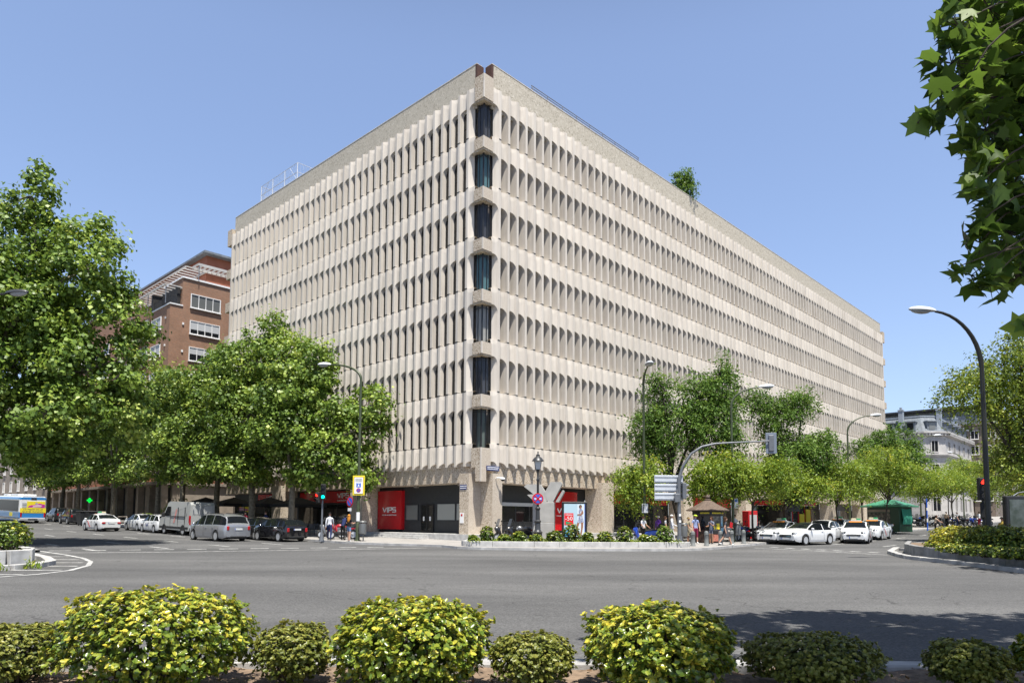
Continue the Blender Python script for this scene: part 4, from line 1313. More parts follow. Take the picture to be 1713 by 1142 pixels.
# the near plane tree whose branches hang into the picture at the top right; it shades the bushes and the road
def near_plane():
    rng = np.random.default_rng(77)
    tx, ty = 8.2, 3.4
    t = thing('plane_tree', 'dark leafy branches of the near plane tree hanging in at the top right', 'tree', (tx, ty, 0.05), 0)
    b = MB(); b.tube([(0, 0, 0), (.02, .05, 1.5), (-.05, .1, 3.4), (-.1, .2, 5.2)], [.30, .24, .21, .19], 12); b.build('trunk', MT['bark_plane'], t, smooth=True, angle=60)
    lb = MB()
    # clumps: (x, y, z, r, leaves) in world, shifted to the tree
    cl = []
    W = []
    for (px, py, yy, r) in ((1655, 25, 6.0, .30), (1605, 55, 5.8, .20), (1592, 115, 5.9, .24), (1645, 125, 6.0, .30), (1600, 185, 5.8, .22), (1556, 205, 5.8, .10), (1535, 215, 5.8, .07), (1648, 225, 6.1, .30), (1695, 90, 6.2, .36), (1700, 200, 6.3, .36), (1652, 300, 6.0, .22), (1640, 320, 5.9, .14), (1695, 320, 6.2, .30), (1690, 400, 6.2, .26), (1640, 415, 6.0, .17), (1604, 455, 5.9, .10), (1655, 480, 6.0, .17), (1625, 470, 6.0, .12), (1705, 470, 6.2, .2), (1708, 545, 6.1, .09), (1595, 10, 5.9, .14), (1630, 390, 6.0, .10), (1700, 20, 6.4, .5), (1735, 150, 6.6, .6), (1740, 300, 6.6, .55), (1735, 420, 6.5, .4), (1662, 170, 6.4, .34), (1668, 260, 6.4, .3), (1672, 360, 6.3, .22)):
        q = PZ(px, py, yy); W.append((q[0], q[1], q[2], r))
    # the higher canopy, out of the picture above; its shade falls on the road and bushes
    for k in range(125):
        yy, rr = rng.uniform(2.0, 8.8), rng.uniform(.6, 1.0)
        W.append((rng.uniform(3.9, 12.5) if yy > 6.6 else (rng.uniform(5.6, 12.5) if yy > 3.9 else rng.uniform(3.2, 12.5)), yy, max(rng.uniform(7.8, 11.5), 1.65 + .87 * yy + rr * 1.2), rr))
    for q in ((2.6, 8.2, 9.2, .40), (3.2, 8.2, 9.4, .55), (3.6, 8.4, 9.6, .5), (4.2, 8.6, 9.9, .7), (4.9, 8.6, 10.0, .7), (5.6, 8.7, 10.1, .8), (6.6, 8.9, 10.3, .8), (7.5, 9.0, 10.4, .8), (2.2, 7.0, 8.2, .35), (2.8, 6.6, 8.3, .5), (3.3, 5.6, 8.2, .5), (2.2, 4.9, 8.0, .45), (1.7, 5.2, 8.0, .35), (3.0, 4.4, 8.2, .6)): W.append(q)
    C, N, A, T = [], [], [], []
    for (x, y, z, r) in W:
        vis = z < 1.65 + .8 * y
        n = int(36 * (r / .3) ** 2.0) if vis else int(88 * (r / .6) ** 2)
        p = rng.normal(size=(n, 3)); p /= np.linalg.norm(p, axis=1, keepdims=True)
        p = p * (rng.uniform(.1, 1, (n, 1)) ** .5) * r * np.array([1, .9, 1.05]) + np.array([x - tx, y - ty, z])
        C.append(p); N.append(rng.normal(scale=.8, size=(n, 3)) + np.array([0, -.35, .75])); a = rng.normal(scale=.5, size=(n, 3)); a[:, 2] -= .75; a[:, 0] -= .25; A.append(a)
        T.append(np.clip(rng.normal(.4, .28, n), 0, 1))
        hub = np.array([x - tx + rng.uniform(.5, 1.1), y - ty + rng.uniform(-.2, .4), z + rng.uniform(.2, .7)]) if vis else np.array([(x - tx) * .4, .9, 7.0])
        L = limb_path(hub, (x - tx, y - ty, z), rng, .06, 5)
        lb.tube(L, list(np.linspace(.012 if vis else .035, .004, 5)), 5, cap=False)
        if vis:
            for q in p[:14]:
                lb.tube([(x - tx, y - ty, z), tuple(q)], [.006, .0025], 3, cap=False)
    lb.tube([(-.1, .2, 5.1), (-.7, .6, 5.7), (-1.2, .9, 6.0)], [.12, .09, .05], 7); lb.tube([(-.1, .2, 5.1), (0, .6, 6.2), (-.6, 1.2, 7.2)], [.15, .11, .06], 7)
    lb.build('limbs', MT['bark_dark'], t)
    leaf_mesh('crown', np.concatenate(C), np.concatenate(N), .185, LEAF_NEAR, t, np.concatenate(T), 78, 'star', np.concatenate(A) * 2)
near_plane()
# ------------------------------------------------------------------ other buildings
def win(parent, axis, c, u0, u1, z0, z1, out=-1, glass='glass_dark', frame='white_frame', panes=2, sill=True, d=.10, fw=.09, blind=None):
    """a window on the plane axis=c ('x' or 'y'), standing slightly proud of the wall; frame > pane, sill"""
    def P(u, n, z): return (c + out * n, u, z) if axis == 'x' else (u, c + out * n, z)
    def bx(b, ua, ub, na, nb, za, zb):
        vs = [P(ua, na, za), P(ub, na, za), P(ub, nb, za), P(ua, nb, za), P(ua, na, zb), P(ub, na, zb), P(ub, nb, zb), P(ua, nb, zb)]
        b.add(vs, [(0, 1, 2, 3), (4, 5, 6, 7), (0, 1, 5, 4), (1, 2, 6, 5), (2, 3, 7, 6), (3, 0, 4, 7)])
    f, p = MB(), MB()
    bx(f, u0 - fw, u0, -.02, d, z0 - fw, z1 + fw); bx(f, u1, u1 + fw, -.02, d, z0 - fw, z1 + fw)
    bx(f, u0, u1, -.02, d - .003, z0 - fw, z0); bx(f, u0, u1, -.02, d - .003, z1, z1 + fw)
    for k in range(1, panes):
        u = u0 + (u1 - u0) * k / panes; bx(f, u - .035, u + .035, .0, d - .02, z0, z1)
    bx(p, u0, u1, -.01, .025, z0, z1)
    w = f.build('window', MT[frame], parent)
    p.build('pane', MT[glass], w)
    if blind is not None:
        q = MB(); bx(q, u0 + .03, u1 - .03, .026, .045, z0 + (z1 - z0) * blind, z1); q.build('roller_blind', MT['blind'], w)
    if sill:
        s = MB(); bx(s, u0 - .15, u1 + .15, .0, .2, z0 - fw - .09, z0 - fw - .002); s.build('sill', MT[frame], w)
    return w

def rail(parent, pts, z, h, name='balcony_railing', mt='black'):
    b = MB()
    for a, c in zip(pts[:-1], pts[1:]):
        b.tube([(a[0], a[1], z + h), (c[0], c[1], z + h)], .025, 5); b.tube([(a[0], a[1], z + .08), (c[0], c[1], z + .08)], .018, 4)
        n = max(2, int(math.dist(a, c) / .16))
        for k in range(n + 1):
            u = k / n; x, y = a[0] + (c[0] - a[0]) * u, a[1] + (c[1] - a[1]) * u
            b.tube([(x, y, z + .08), (x, y, z + h)], .011, 3, cap=False)
    return b.build(name, MT[mt], parent)

def brick_building():
    t = thing('apartment_building', 'brown brick apartment building with white pergolas on its roof terraces', 'building', (CX, CY, 0), ROT)
    Y0, Y1 = 52.0, 98.0
    b = MB()
    b.box((1.36 / 2, (Y0 + 56.5) / 2 + .5, 16.2), (1.36, 5.5, 20.6))
    b.box((12.0, (Y0 + Y1) / 2, 18.05), (21.3, Y1 - Y0, 24.3 - .6))
    b.box((.68, (58.2 + Y1) / 2, 16.0), (1.36, Y1 - 58.2, 20.2))
    b.build('brick_wall', MT['brick'], t)
    b = MB()
    b.box((.66, 54.8, 26.57), (1.5, 5.8, .14)); b.box((12.0, Y0 - .03 + 2.9, 30.0), (21.5, 6.0, .2))
    b.build('coping', MT['white_frame'], t)
    # penthouse with flat overhanging roof
    b = MB(); b.box((14.5, 56.5 + 20, 32.0), (19.4, 45, 4.2)); b.build('penthouse', MT['render_orange'], t)
    b = MB(); b.box((14.4, 56.2 + 20, 34.22), (20.6, 46.4, .26)); b.build('roof', MT['slate'], t)
    b = MB(); b.box((9, 60, 34.9), (2.6, 1.4, 1.2)); b.box((9, 60, 35.55), (3.0, 1.8, .14)); b.build('chimney', MT['white_frame'], t)
    # pergolas: beams and slats
    def pergola(x0, x1, y0, y1, z, along):
        b = MB()
        if along == 'y':
            for x in (x0, x1): b.box((x, (y0 + y1) / 2, z), (.12, y1 - y0, .20))
            n = int((y1 - y0) / .95)
            for k in range(n + 1): b.box(((x0 + x1) / 2, y0 + (y1 - y0) * k / n, z + .04), (x1 - x0 - .16, .09, .12))
        else:
            for y in (y0, y1): b.box(((x0 + x1) / 2, y, z), (x1 - x0, .14, .30))
            n = int((x1 - x0) / .55)
            for k in range(n + 1): b.box((x0 + (x1 - x0) * k / n, (y0 + y1) / 2, z + .04), (.10, y1 - y0 - .16, .20))
        return b.build('pergola', MT['stone_white'], t)
    pergola(2.9, 12, 51.6, 53.4, 31.85, 'x'); pergola(2.2, 4.6, 53.6, 70, 31.9, 'y'); pergola(-.55, 1.3, 52.2, 64, 28.75, 'y')
    b = MB()
    for x, y, z0, z1 in ((3.0, 51.7, 30, 31.7), (3.0, 60, 30, 31.7), (3, 68, 30, 31.7), (-.4, 52.4, 26.6, 28.6), (-.4, 58, 26.6, 28.6), (-.4, 63.5, 24, 28.6)): b.tube([(x, y, z0), (x, y, z1)], .05, 6)
    b.build('pergola_post', MT['steel'], t)
    b = MB(); b.box((.5, 57.5, 27.7), (1.2, .5, 2.0)); b.box((1.1, 55.0, 27.9), (.35, 5, 2.2)); b.build('terrace_door_recess', MT['black_matte'], t)
    rail(t, [(1.3, 52.1), (.05, 52.1), (.05, 58.0)], 26.64, .95)
    # windows on the face toward the side street
    for z0, z1, g, bl in ((26.65, 28.15, 'blind_dark', None), (23.5, 24.95, 'glass_dark', .35), (20.3, 21.8, 'glass_dark', .5), (17.1, 18.6, 'glass_dark', .3), (13.9, 15.4, 'glass_dark', None), (10.7, 12.2, 'glass_dark', .5)):
        win(t, 'y', Y0, 2.36, 5.75, z0, z1, -1, g, panes=4, blind=bl)
    # windows on the street face, then the balcony bay
    for k, z0 in enumerate((24.05, 20.8, 17.5, 14.2, 10.9, 7.6)):
        win(t, 'x', 0, 54.6, 57.4, z0, z0 + 1.35, -1, 'blind', panes=2)
        b = MB(); b.box((-.75, 61.6, z0 - .55), (1.9, 6.4, .28)); b.build('balcony_slab', MT['stone_white'], t)
        rail(t, [(-1.6, 58.5), (-1.6, 64.7)], z0 - .41, .95, mt='alu_dark')
        for y0 in (58.8, 61.8):
            win(t, 'x', 0, y0, y0 + 1.9, z0 - .3, z0 + 1.75, -1, 'glass_grey', panes=3, sill=False)
        for y0 in (68, 73, 78, 83, 88, 93):
            win(t, 'x', 0, y0, y0 + 2.2, z0, z0 + 1.4, -1, 'glass_dark', panes=2)
    b = MB()
    for k, z0 in enumerate((24.05, 20.8)):
        b.box((-.05, 53.1, z0 + 1.0), (.12, .22, .22)); b.box((2.0 - .5, Y0 - .05, z0 + .4), (.2, .12, .26))
    b.build('wall_vent', MT['white_frame'], t)
    # ground floor arcade of beige stone
    b = MB(); b.box((11.6, (Y0 + Y1) / 2, 3.0), (20.0, Y1 - Y0 - .5, 6.0)); b.build('ground_floor', MT['arcade_dark'], t)
    b = MB(); b.box((11.2, (Y0 + Y1) / 2, 5.72), (24.0, Y1 - Y0 + .6, .32)); b.build('canopy', MT['stone_beige'], t)
    b = MB(); b.box((11.3, (Y0 + Y1) / 2, 6.04), (22.9, Y1 - Y0 + .02, .3)); b.build('terracotta_band', MT['render_orange'], t)
    b = MB(); b.box((5.6, Y0 + .3, 3.0), (9, .5, 5.1)); b.build('side_wall', MT['stone_beige'], t)
    y = Y0 + .6; k = 0
    while y < Y1:
        b = MB(); b.box((.35, y, 3.0), (.7, .75, 5.1)); b.build('column', MT['stone_beige'], t)
        if k % 3 == 1:
            b = MB(); b.box((.9, y + 1.85, 3.1), (.3, 2.6, 4.9)); b.build('shop_wall', MT['stone_beige'], t)
        y += 3.7; k += 1
    t2 = thing('pharmacy_cross', 'lit green pharmacy cross sign projecting under the arcade of the brick building', 'sign', (*BW(-1.6, 71.5), 4.0), ROT)
    b = MB(); b.box((.6, 0, 0), (1.2, .06, .06)); b.build('bracket', MT['black'], t2)
    b = MB(); b.box((-.3, -.0, 0), (.6, .14, .2)); b.box((-.3, 0, .2), (.2, .14, .2)); b.box((-.3, 0, -.2), (.2, .14, .2)); b.build('lit_cross', MT['lit_green'], t2)
MT['arcade_dark'] = mat('dark shop interior', (.022, .019, .017), rough=.6, var=.4, vscale=1)
MT['lit_green'] = mat('lit green sign', (.0, .3, .03), emit=(.0, 1.0, .08), estr=.7)
brick_building()

def plain_block(name, label, x0, x1, y0, y1, z1, wm, rows, cols, face_axes, zb=6.5, fh=3.3, ww=1.3, wh=1.7, roof=None, cat='building'):
    t = thing(name, label, cat, (CX, CY, 0), ROT)
    b = MB(); b.box(((x0 + x1) / 2, (y0 + y1) / 2, z1 / 2), (x1 - x0, y1 - y0, z1)); b.build('wall', MT[wm], t)
    b = MB(); b.box(((x0 + x1) / 2, (y0 + y1) / 2, z1 + .15), (x1 - x0 + .9, y1 - y0 + .9, .3)); b.build('cornice', MT[roof or wm], t)
    b = MB(); b.box(((x0 + x1) / 2, (y0 + y1) / 2, z1 + 1.3), (x1 - x0 - 3, y1 - y0 - 3, 2.2)); b.build('attic', MT['slate'], t)
    for (ax, c, out) in face_axes:
        u0, u1 = (y0, y1) if ax == 'x' else (x0, x1)
        n = cols if (u1 - u0) > 20 else max(2, int((u1 - u0) / 4))
        for r in range(rows):
            for k in range(n):
                u = u0 + (u1 - u0) * (k + .5) / n
                win(t, ax, c, u - ww / 2, u + ww / 2, zb + r * fh, zb + r * fh + wh, out, 'glass_dark', panes=2)
    return t
plain_block('apartment_building', 'stone apartment house beyond the brick building on the left street', -.2, 18, 98.6, 150, 25, 'stone_beige', 5, 9, [('x', -.2, -1)])
plain_block('apartment_building', 'grey apartment house behind the big plane tree, across the left street', -52, -33, 48, 120, 24, 'stone_beige', 5, 12, [('x', -33, 1), ('y', 48, -1)])
plain_block('apartment_building', 'brown apartment house glimpsed between the trees at the right edge', 128, 190, -62, -34, 25.5, 'brown_wall', 5, 10, [('x', 128, -1), ('y', -34, 1)]) if 0 else None
MT['brown_wall'] = mat('dull brown facade', (.17, .135, .11), rough=.85, var=.2, vscale=.5)
def far_right_block():
    t = plain_block('apartment_building', 'brown flat roofed apartment block with a glazed terrace behind the large locust tree', 146, 200, -4, 22, 22.6, 'brown_wall', 5, 12, [('x', 146, -1), ('y', -4, -1)])
    b = MB(); b.box((172, 9, 25.2), (44, 18, 3.2)); b.build('glazed_terrace', MT['glass_grey'], t)
    b = MB(); b.box((172, 9, 27.0), (50, 24, .35)); b.build('roof', MT['alu_dark'], t)
far_right_block()
plain_block('apartment_building', 'dull brown apartment house across the right street, behind the island trees', 62, 120, -62, -40, 20, 'brown_wall', 4, 12, [('x', 62, -1), ('y', -40, 1)])

def mansion():
    t = thing('mansion', 'white classical mansion with a grey mansard roof and dormers at the end of the street', 'building', (CX, CY, 0), ROT)
    P1, P2 = (120.0, 3.0), (123.0, 0.0)
    plan = [(120, 40), P1, P2, (165, 0), (165, 40)]
    def inset(d):
        k = d * .414
        return [(120 + d, 40), (120 + d, 3.0 + k), (123.0 + k, d), (165, d), (165, 40)]
    b = MB(); b.prism(plan, 0, 18.3); b.build('wall', MT['stone_white'], t)
    for z0, z1, o in ((18.3, 18.75, -.35), (18.75, 19.1, -.75), (14.3, 14.6, -.3), (14.6, 14.85, -.55), (8.4, 8.8, -.3), (1.2, 4.0, -.12)):
        b = MB(); b.prism(inset(o), z0, z1); b.build('cornice', MT['stone_white'], t)
    b = MB()
    A, B = inset(.3), inset(2.0)
    n = 5
    b.add([(x, y, 19.1) for x, y in A] + [(x, y, 22.2) for x, y in B], [(i, (i + 1) % n, n + (i + 1) % n, n + i) for i in range(n)] + [tuple(range(n, 2 * n))])
    b.build('mansard_roof', MT['slate'], t)
    b = MB(); b.prism(inset(1.85), 22.2, 22.45); b.build('roof_edge', MT['zinc'], t)
    # dentils under the cornice
    b = MB()
    for k in range(60):
        b.box((123.6 + k * .65, -.5, 18.52), (.3, .5, .34))
        if k < 50: b.box((119.5, 3.6 + k * .65, 18.52), (.5, .3, .34))
    for k in range(7):
        u = (k + .5) / 7; b.box((120 + 3 * u - .35, 3 - 3 * u - .35, 18.52), (.3, .3, .34), rz=R_(45))
    b.build('dentils', MT['stone_white'], t)
    # openings: chamfer bay
    q = 1 / math.sqrt(2)
    def cham(u0, u1, z0, z1, name='window'):
        f, p = MB(), MB()
        M = Matrix(((q, q, 0, 121.5), (-q, q, 0, 1.5), (0, 0, 1, 0), (0, 0, 0, 1)))
        for x in (u0 - .1, u1 + .1): f.box((x, -.05, (z0 + z1) / 2), (.2, .22, z1 - z0 + .4), M=M)
        f.box(((u0 + u1) / 2, -.05, z1 + .12), (u1 - u0, .216, .2), M=M); f.box(((u0 + u1) / 2, -.05, z0 - .12), (u1 - u0, .216, .2), M=M)
        f.box(((u0 + u1) / 2, -.02, (z0 + z1) / 2), (.1, .1, z1 - z0), M=M)
        p.box(((u0 + u1) / 2, 0, (z0 + z1) / 2), (u1 - u0, .06, z1 - z0), M=M)
        w = f.build(name, MT['stone_white'], t); p.build('pane', MT['glass_dark'], w)
    cham(-.6, .6, 15.3, 17.3); cham(-.65, .65, 9.3, 12.8); cham(-.7, .7, 2.5, 6.5)
    for k in range(8):
        x = 126 + k * 4.2
        win(t, 'y', 0, x - .6, x + .6, 15.3, 17.3, -1, panes=2, frame='stone_white', fw=.2)
        win(t, 'y', 0, x - .65, x + .65, 9.3, 12.8, -1, panes=2, frame='stone_white', fw=.2)
        win(t, 'y', 0, x - .65, x + .65, 3.4, 6.6, -1, panes=2, frame='stone_white', fw=.2)
        b = MB(); b.box((x, .95, 20.3), (1.5, 1.6, 1.7)); b.lathe([(.0, .0)], 3) if 0 else None
        dm = b.build('dormer', MT['slate'], t)
        b = MB(); b.box((x, .14, 20.25), (.9, .06, 1.3)); b.build('pane', MT['glass_grey'], dm)
        b = MB(); b.box((x, .6, 21.22), (1.8, 1.9, .14)); b.build('hood', MT['zinc'], dm)
    for k, y in enumerate((5.2, 9.0, 13.5, 18)):
        win(t, 'x', 120, y - .6, y + .6, 15.3, 17.3, -1, panes=2, frame='stone_white', fw=.2)
        win(t, 'x', 120, y - .65, y + .65, 9.3, 12.8, -1, panes=2, frame='stone_white', fw=.2)
        b = MB(); b.box((120.95, y, 20.3), (1.6, 1.7, 1.7)); dm = b.build('dormer', MT['slate'], t)
        b = MB(); b.box((120.14, y, 20.25), (.06, 1.1, 1.3)); b.build('pane', MT['glass_dark'], dm)
        b = MB(); b.box((120.6, y, 21.22), (1.9, 2.1, .14)); b.build('hood', MT['zinc'], dm)
    M = Matrix(((q, q, 0, 121.5 + .8), (-q, q, 0, 1.5 + .8), (0, 0, 1, 0), (0, 0, 0, 1)))
    b = MB(); b.box((0, .1, 20.3), (1.9, 1.5, 1.7), M=M); dm = b.build('dormer', MT['slate'], t)
    b = MB(); b.box((0, -.68, 20.25), (1.2, .06, 1.3), M=M); b.build('pane', MT['glass_grey'], dm)
    b = MB(); b.box((0, -.1, 21.22), (2.2, 1.8, .14), M=M); b.build('hood', MT['zinc'], dm)
    for x, y in ((120.9, 6.9), (124.6, 1.2), (140, 1.6), (120.9, 14)):
        b = MB(); b.box((x, y, 21.3), (.8, .8, 4.4)); b.box((x, y, 23.6), (1.0, 1.0, .25)); b.lathe([(.22, 0), (.26, .5)], 8, M=Matrix.Translation((x, y, 23.7))); b.build('chimney', MT['zinc'], t)
mansion()
# ------------------------------------------------------------------ street furniture
def up(loc, dz=PAVE): return (loc[0], loc[1], gz(loc[0], loc[1]) + dz)
def PXY(px, y): return (ux(px) * y, y)

def cobra_lamp(xy, h, reach, direction, label, pole='pole_green', r=.09, head=(.95, .34), dz=PAVE, group='arched street lamps', rise=1.6, shade='lamp_white'):
    """street lamp: tapered pole bending over into an arm with a flat oval head"""
    t = thing('street_lamp', label, 'street lamp', up(xy, dz), direction, group)
    b = MB(); b.lathe([(r * 2.0, 0), (r * 2.0, .04), (r * 1.35, .08), (r * 1.25, 1.1), (r, 1.14)], 12); b.build('base', MT[pole], t, smooth=True)
    path = [(0, 0, 1.1), (0, 0, h - rise)]
    for k in range(1, 11):
        a = k / 10 * math.pi / 2 * .93
        path.append((reach * (1 - math.cos(a)), 0, h - rise + rise * math.sin(a)))
    n = len(path)
    b = MB(); b.tube(path, [r * (1 - .55 * i / (n - 1)) if i > 1 else r * (1 - .25 * i) for i in range(n)], 9); b.build('pole', MT[pole], t, smooth=True, angle=60)
    e = path[-1]
    M = Matrix.Translation((e[0], 0, e[2])) @ Matrix.Rotation(R_(-4), 4, 'Y')
    L, W = head
    b = MB(); b.ball((L * .5, 0, .02), (L * .55, W * .5, .15), nu=18, nv=8, zmin=-.15, M=M); hd = b.build('lamp_head', MT[shade], t, smooth=True, angle=60)
    b = MB(); b.ball((L * .58, 0, 0), (L * .40, W * .40, .15), nu=16, nv=5, zmax=.0, M=M); b.build('lens', MT['lens'], hd, smooth=True)
    return t
MT['lens'] = mat('lamp lens', (.30, .31, .31), rough=.15)
cobra_lamp(PXY(1652, 28.5), 10.15, 2.05, math.pi, 'tall dark street lamp on the right island, its arm arching left', 'pole_dark', .11, (1.05, .36), .2, rise=2.4)
cobra_lamp(PXY(600, 43.6), 11.2, 2.6, ROT + R_(112), 'green street lamp carrying the yellow sign, arching toward the left street', 'pole_green', .10, rise=1.1)
cobra_lamp(PXY(1226, 45.2), 10.0, 2.0, R_(-4), 'street lamp with its head over the middle of the right pavement', 'pole_green', .09, rise=1.2)
cobra_lamp(PXY(1421, 61.0), 10.3, 2.3, R_(0), 'street lamp rising beside the forked yellow-green tree', 'pole_green', .09, rise=1.5)
cobra_lamp(PXY(1540, 88), 11.2, 2.2, R_(0), 'distant street lamp right of the green kiosk', 'pole_green', .10, rise=1.3)
cobra_lamp(PXY(1612, 105), 10.2, 2.2, R_(180 + 20), 'farthest street lamp, in front of the white mansion', 'pole_green', .10, rise=1.3)
cobra_lamp((-24.7, 30.0), 11.2, 2.9, R_(0), 'dark street lamp whose head shows among the leaves of the tallest plane tree', 'pole_dark', .10, (.95, .32), rise=1.3, shade='iron')
# the lamp seen end-on: its head points at the camera
cobra_lamp(PXY(1078, 44.6), 10.9, 1.7, R_(-90), 'straight looking green street lamp whose head points at the viewer', 'pole_green', .095, (.9, .5), .13, rise=.9)

def lantern():
    t = thing('lantern_post', 'ornate dark cast iron lantern post standing in the planter', 'street lamp', up(PXY(900, 41.5), .2))
    b = MB(); b.lathe([(.30, 0), (.30, .10), (.26, .14), (.26, .55), (.30, .60), (.22, .66), (.17, .75), (.16, 1.15), (.20, 1.2), (.20, 1.26), (.13, 1.32), (.115, 1.9), (.15, 1.95), (.15, 2.02), (.08, 2.1)], 14); b.build('base', MT['iron'], t, smooth=True)
    b = MB(); b.lathe([(.075, 2.05), (.065, 3.6), (.10, 3.66), (.10, 3.72), (.06, 3.78), (.05, 4.12), (.10, 4.2), (.07, 4.26)], 12); b.build('column', MT['iron'], t, smooth=True)
    # four-sided lantern
    f = MB()
    for sx, sy in ((1, 1), (1, -1), (-1, -1), (-1, 1)):
        f.tube([(.13 * sx, .13 * sy, 4.28), (.21 * sx, .21 * sy, 4.80)], .016, 4)
    f.lathe([(.05, 4.22), (.19, 4.28), (.19, 4.30)], 4, M=Matrix.Rotation(R_(45), 4, 'Z')); f.build('lantern_frame', MT['iron'], t)
    g = MB(); g.add([(s * .125, q * .125, 4.30) for s, q in ((1, 1), (-1, 1), (-1, -1), (1, -1))] + [(s * .2, q * .2, 4.79) for s, q in ((1, 1), (-1, 1), (-1, -1), (1, -1))], [(0, 1, 5, 4), (1, 2, 6, 5), (2, 3, 7, 6), (3, 0, 4, 7)]); g.build('lantern_glass', MT['lantern_glass'], t)
    r = MB(); r.lathe([(.36, 4.79), (.34, 4.84), (.24, 4.97), (.13, 5.06), (.10, 5.10), (.13, 5.15), (.06, 5.2), (.03, 5.3), (.05, 5.34), (0, 5.38)], 12); r.build('lantern_roof', MT['iron'], t, smooth=True, angle=50)
    s = thing('no_stopping_sign', 'round blue and red no stopping sign fixed to the ornate lantern post', 'road sign', up(PXY(900, 41.36), 2.76), R_(6))
    def disc(r, y, m, nm, par, segs=28):
        b = MB(); b.add([(r * math.cos(2 * math.pi * k / segs), y, r * math.sin(2 * math.pi * k / segs)) for k in range(segs)] + [(r * math.cos(2 * math.pi * k / segs), y + .012, r * math.sin(2 * math.pi * k / segs)) for k in range(segs)], [tuple(range(segs))] + [(k, (k + 1) % segs, segs + (k + 1) % segs, segs + k) for k in range(segs)]); return b.build(nm, m, par)
    disc(.335, -.012, MT['red'], 'plate', s); disc(.255, -.026, MT['blue'], 'face', s)
    b = MB()
    for a in (45, -45): b.box((0, -.034, 0), (.52, .014, .07), tilt=Matrix.Rotation(R_(a), 4, 'Y'))
    b.build('cross', MT['red'], s)
    b = MB()
    for x in (-.15, .15): b.box((x, -.030, 0), (.12, .008, .07))
    b.build('lettering', MT['letter'], s)
MT['lantern_glass'] = mat('frosted lantern glass', (.5, .52, .53), rough=.25)
lantern()

def disc_mb(b, r, y, d=.012, segs=24, cz=0, cx=0, mat=0):
    b.add([(cx + r * math.cos(2 * math.pi * k / segs), y, cz + r * math.sin(2 * math.pi * k / segs)) for k in range(segs)] + [(cx + r * math.cos(2 * math.pi * k / segs), y + d, cz + r * math.sin(2 * math.pi * k / segs)) for k in range(segs)], [tuple(range(segs))] + [(k, (k + 1) % segs, segs + (k + 1) % segs, segs + k) for k in range(segs)], mat)

def yellow_sign():
    t = thing('parking_sign', 'white parking notice with a thick yellow border high on the green lamp post', 'road sign', up(PXY(600, 43.42), 3.55), R_(2))
    b = MB(); b.box((0, 0, 0), (.74, .03, 1.22), bev=.012); b.build('border', MT['yellow'], t)
    b = MB(); b.box((0, -.020, 0), (.56, .014, 1.04)); b.build('frame_line', MT['brown_line'], t)
    b = MB(); b.box((0, -.032, 0), (.52, .014, 1.00)); b.build('panel', MT['white_paint'], t)
    b = MB(); b.box((0, -.042, .02), (.28, .010, .26)); b.build('blue_pictogram', MT['blue'], t)
    b = MB(); b.extr([(-.07, -.050, -.06), (.07, -.050, -.06), (0, -.050, .09)], (0, .006, 0)); b.box((0, -.050, .12), (.16, .008, .03)); b.build('pictogram_mark', MT['letter'], t)
    b = MB(); disc_mb(b, .14, -.044, .008, cz=-.30); b.build('red_ring', MT['red'], t)
    b = MB(); disc_mb(b, .10, -.052, .007, cz=-.30); b.build('blue_disc', MT['blue'], t)
    b = MB(); b.box((0, -.057, -.30), (.22, .008, .03), tilt=Matrix.Rotation(R_(45), 4, 'Y')); b.build('slash', MT['red'], t)
    b = MB(); rnd = random.Random(2)
    for z in (.42, .36, .30, .24):
        x = -.2
        while x < .18:
            q = rnd.uniform(.03, .07); b.box((x + q / 2, -.042, z), (q, .008, .022)); x += q + .016
    b.build('lettering', MT['black_matte'], t)
    # no parking sign on its own thin post
    t = thing('no_parking_sign', 'round no parking sign on a thin grey post left of the green lamp', 'road sign', up(PXY(586, 44.2)), R_(-40))
    b = MB(); b.tube([(0, .04, 0), (0, .04, 2.75)], .03, 8); b.build('post', MT['steel'], t)
    b = MB(); disc_mb(b, .33, -.01, .012, cz=2.42); b.build('red_ring', MT['red'], t)
    b = MB(); disc_mb(b, .25, -.022, .011, cz=2.42); b.build('blue_disc', MT['blue'], t)
    b = MB(); b.box((0, -.028, 2.42), (.50, .010, .07), tilt=Matrix.Rotation(R_(45), 4, 'Y')); b.build('slash', MT['red'], t)
    b = MB(); b.box((0, -.01, 1.93), (.36, .015, .2)); b.build('plate', MT['white_paint'], t)
    # leaflets pasted on the lamp post
    t = thing('paper_notice', 'white paper notices taped round the green lamp post', 'notice', up(PXY(600, 43.6), 1.35))
    b = MB(); b.lathe([(.112, 0), (.112, .55)], 12); b.build('paper', MT['white_paint'], t)
    # litter bin hung on the post
    def bin_(xy, label, rz=0, group='grey litter bins', r=.24):
        t = thing('litter_bin', label, 'litter bin', up(xy), rz, group)
        b = MB(); b.lathe([(.14, .42), (r, .46), (r, 1.05), (r * .96, 1.08), (r * .96, .52)], 16); b.build('drum', MT['bin'], t, smooth=True, angle=40)
        b = MB(); b.lathe([(r + .015, 1.14), (r + .015, 1.17), (r * .8, 1.24), (0, 1.26)], 16); b.build('lid', MT['bin'], t, smooth=True, angle=40)
        b = MB()
        for a in (0, 120, 240): b.tube([(.9 * r * math.cos(R_(a)), .9 * r * math.sin(R_(a)), 1.0), (.9 * r * math.cos(R_(a)), .9 * r * math.sin(R_(a)), 1.16)], .018, 5)
        b.tube([(0, r, 0), (0, r, 1.1)], .035, 8); b.build('post', MT['bin'], t)
    bin_(PXY(608, 43.35), 'grey litter bin beside the green lamp post with the yellow sign')
    bin_(PXY(1143.5, 42.0), 'grey litter bin at the foot of the curved signal mast', r=.22)
    bin_(PXY(1233, 45.1), 'grey litter bin among the motorcycles by the lamp post', r=.22)
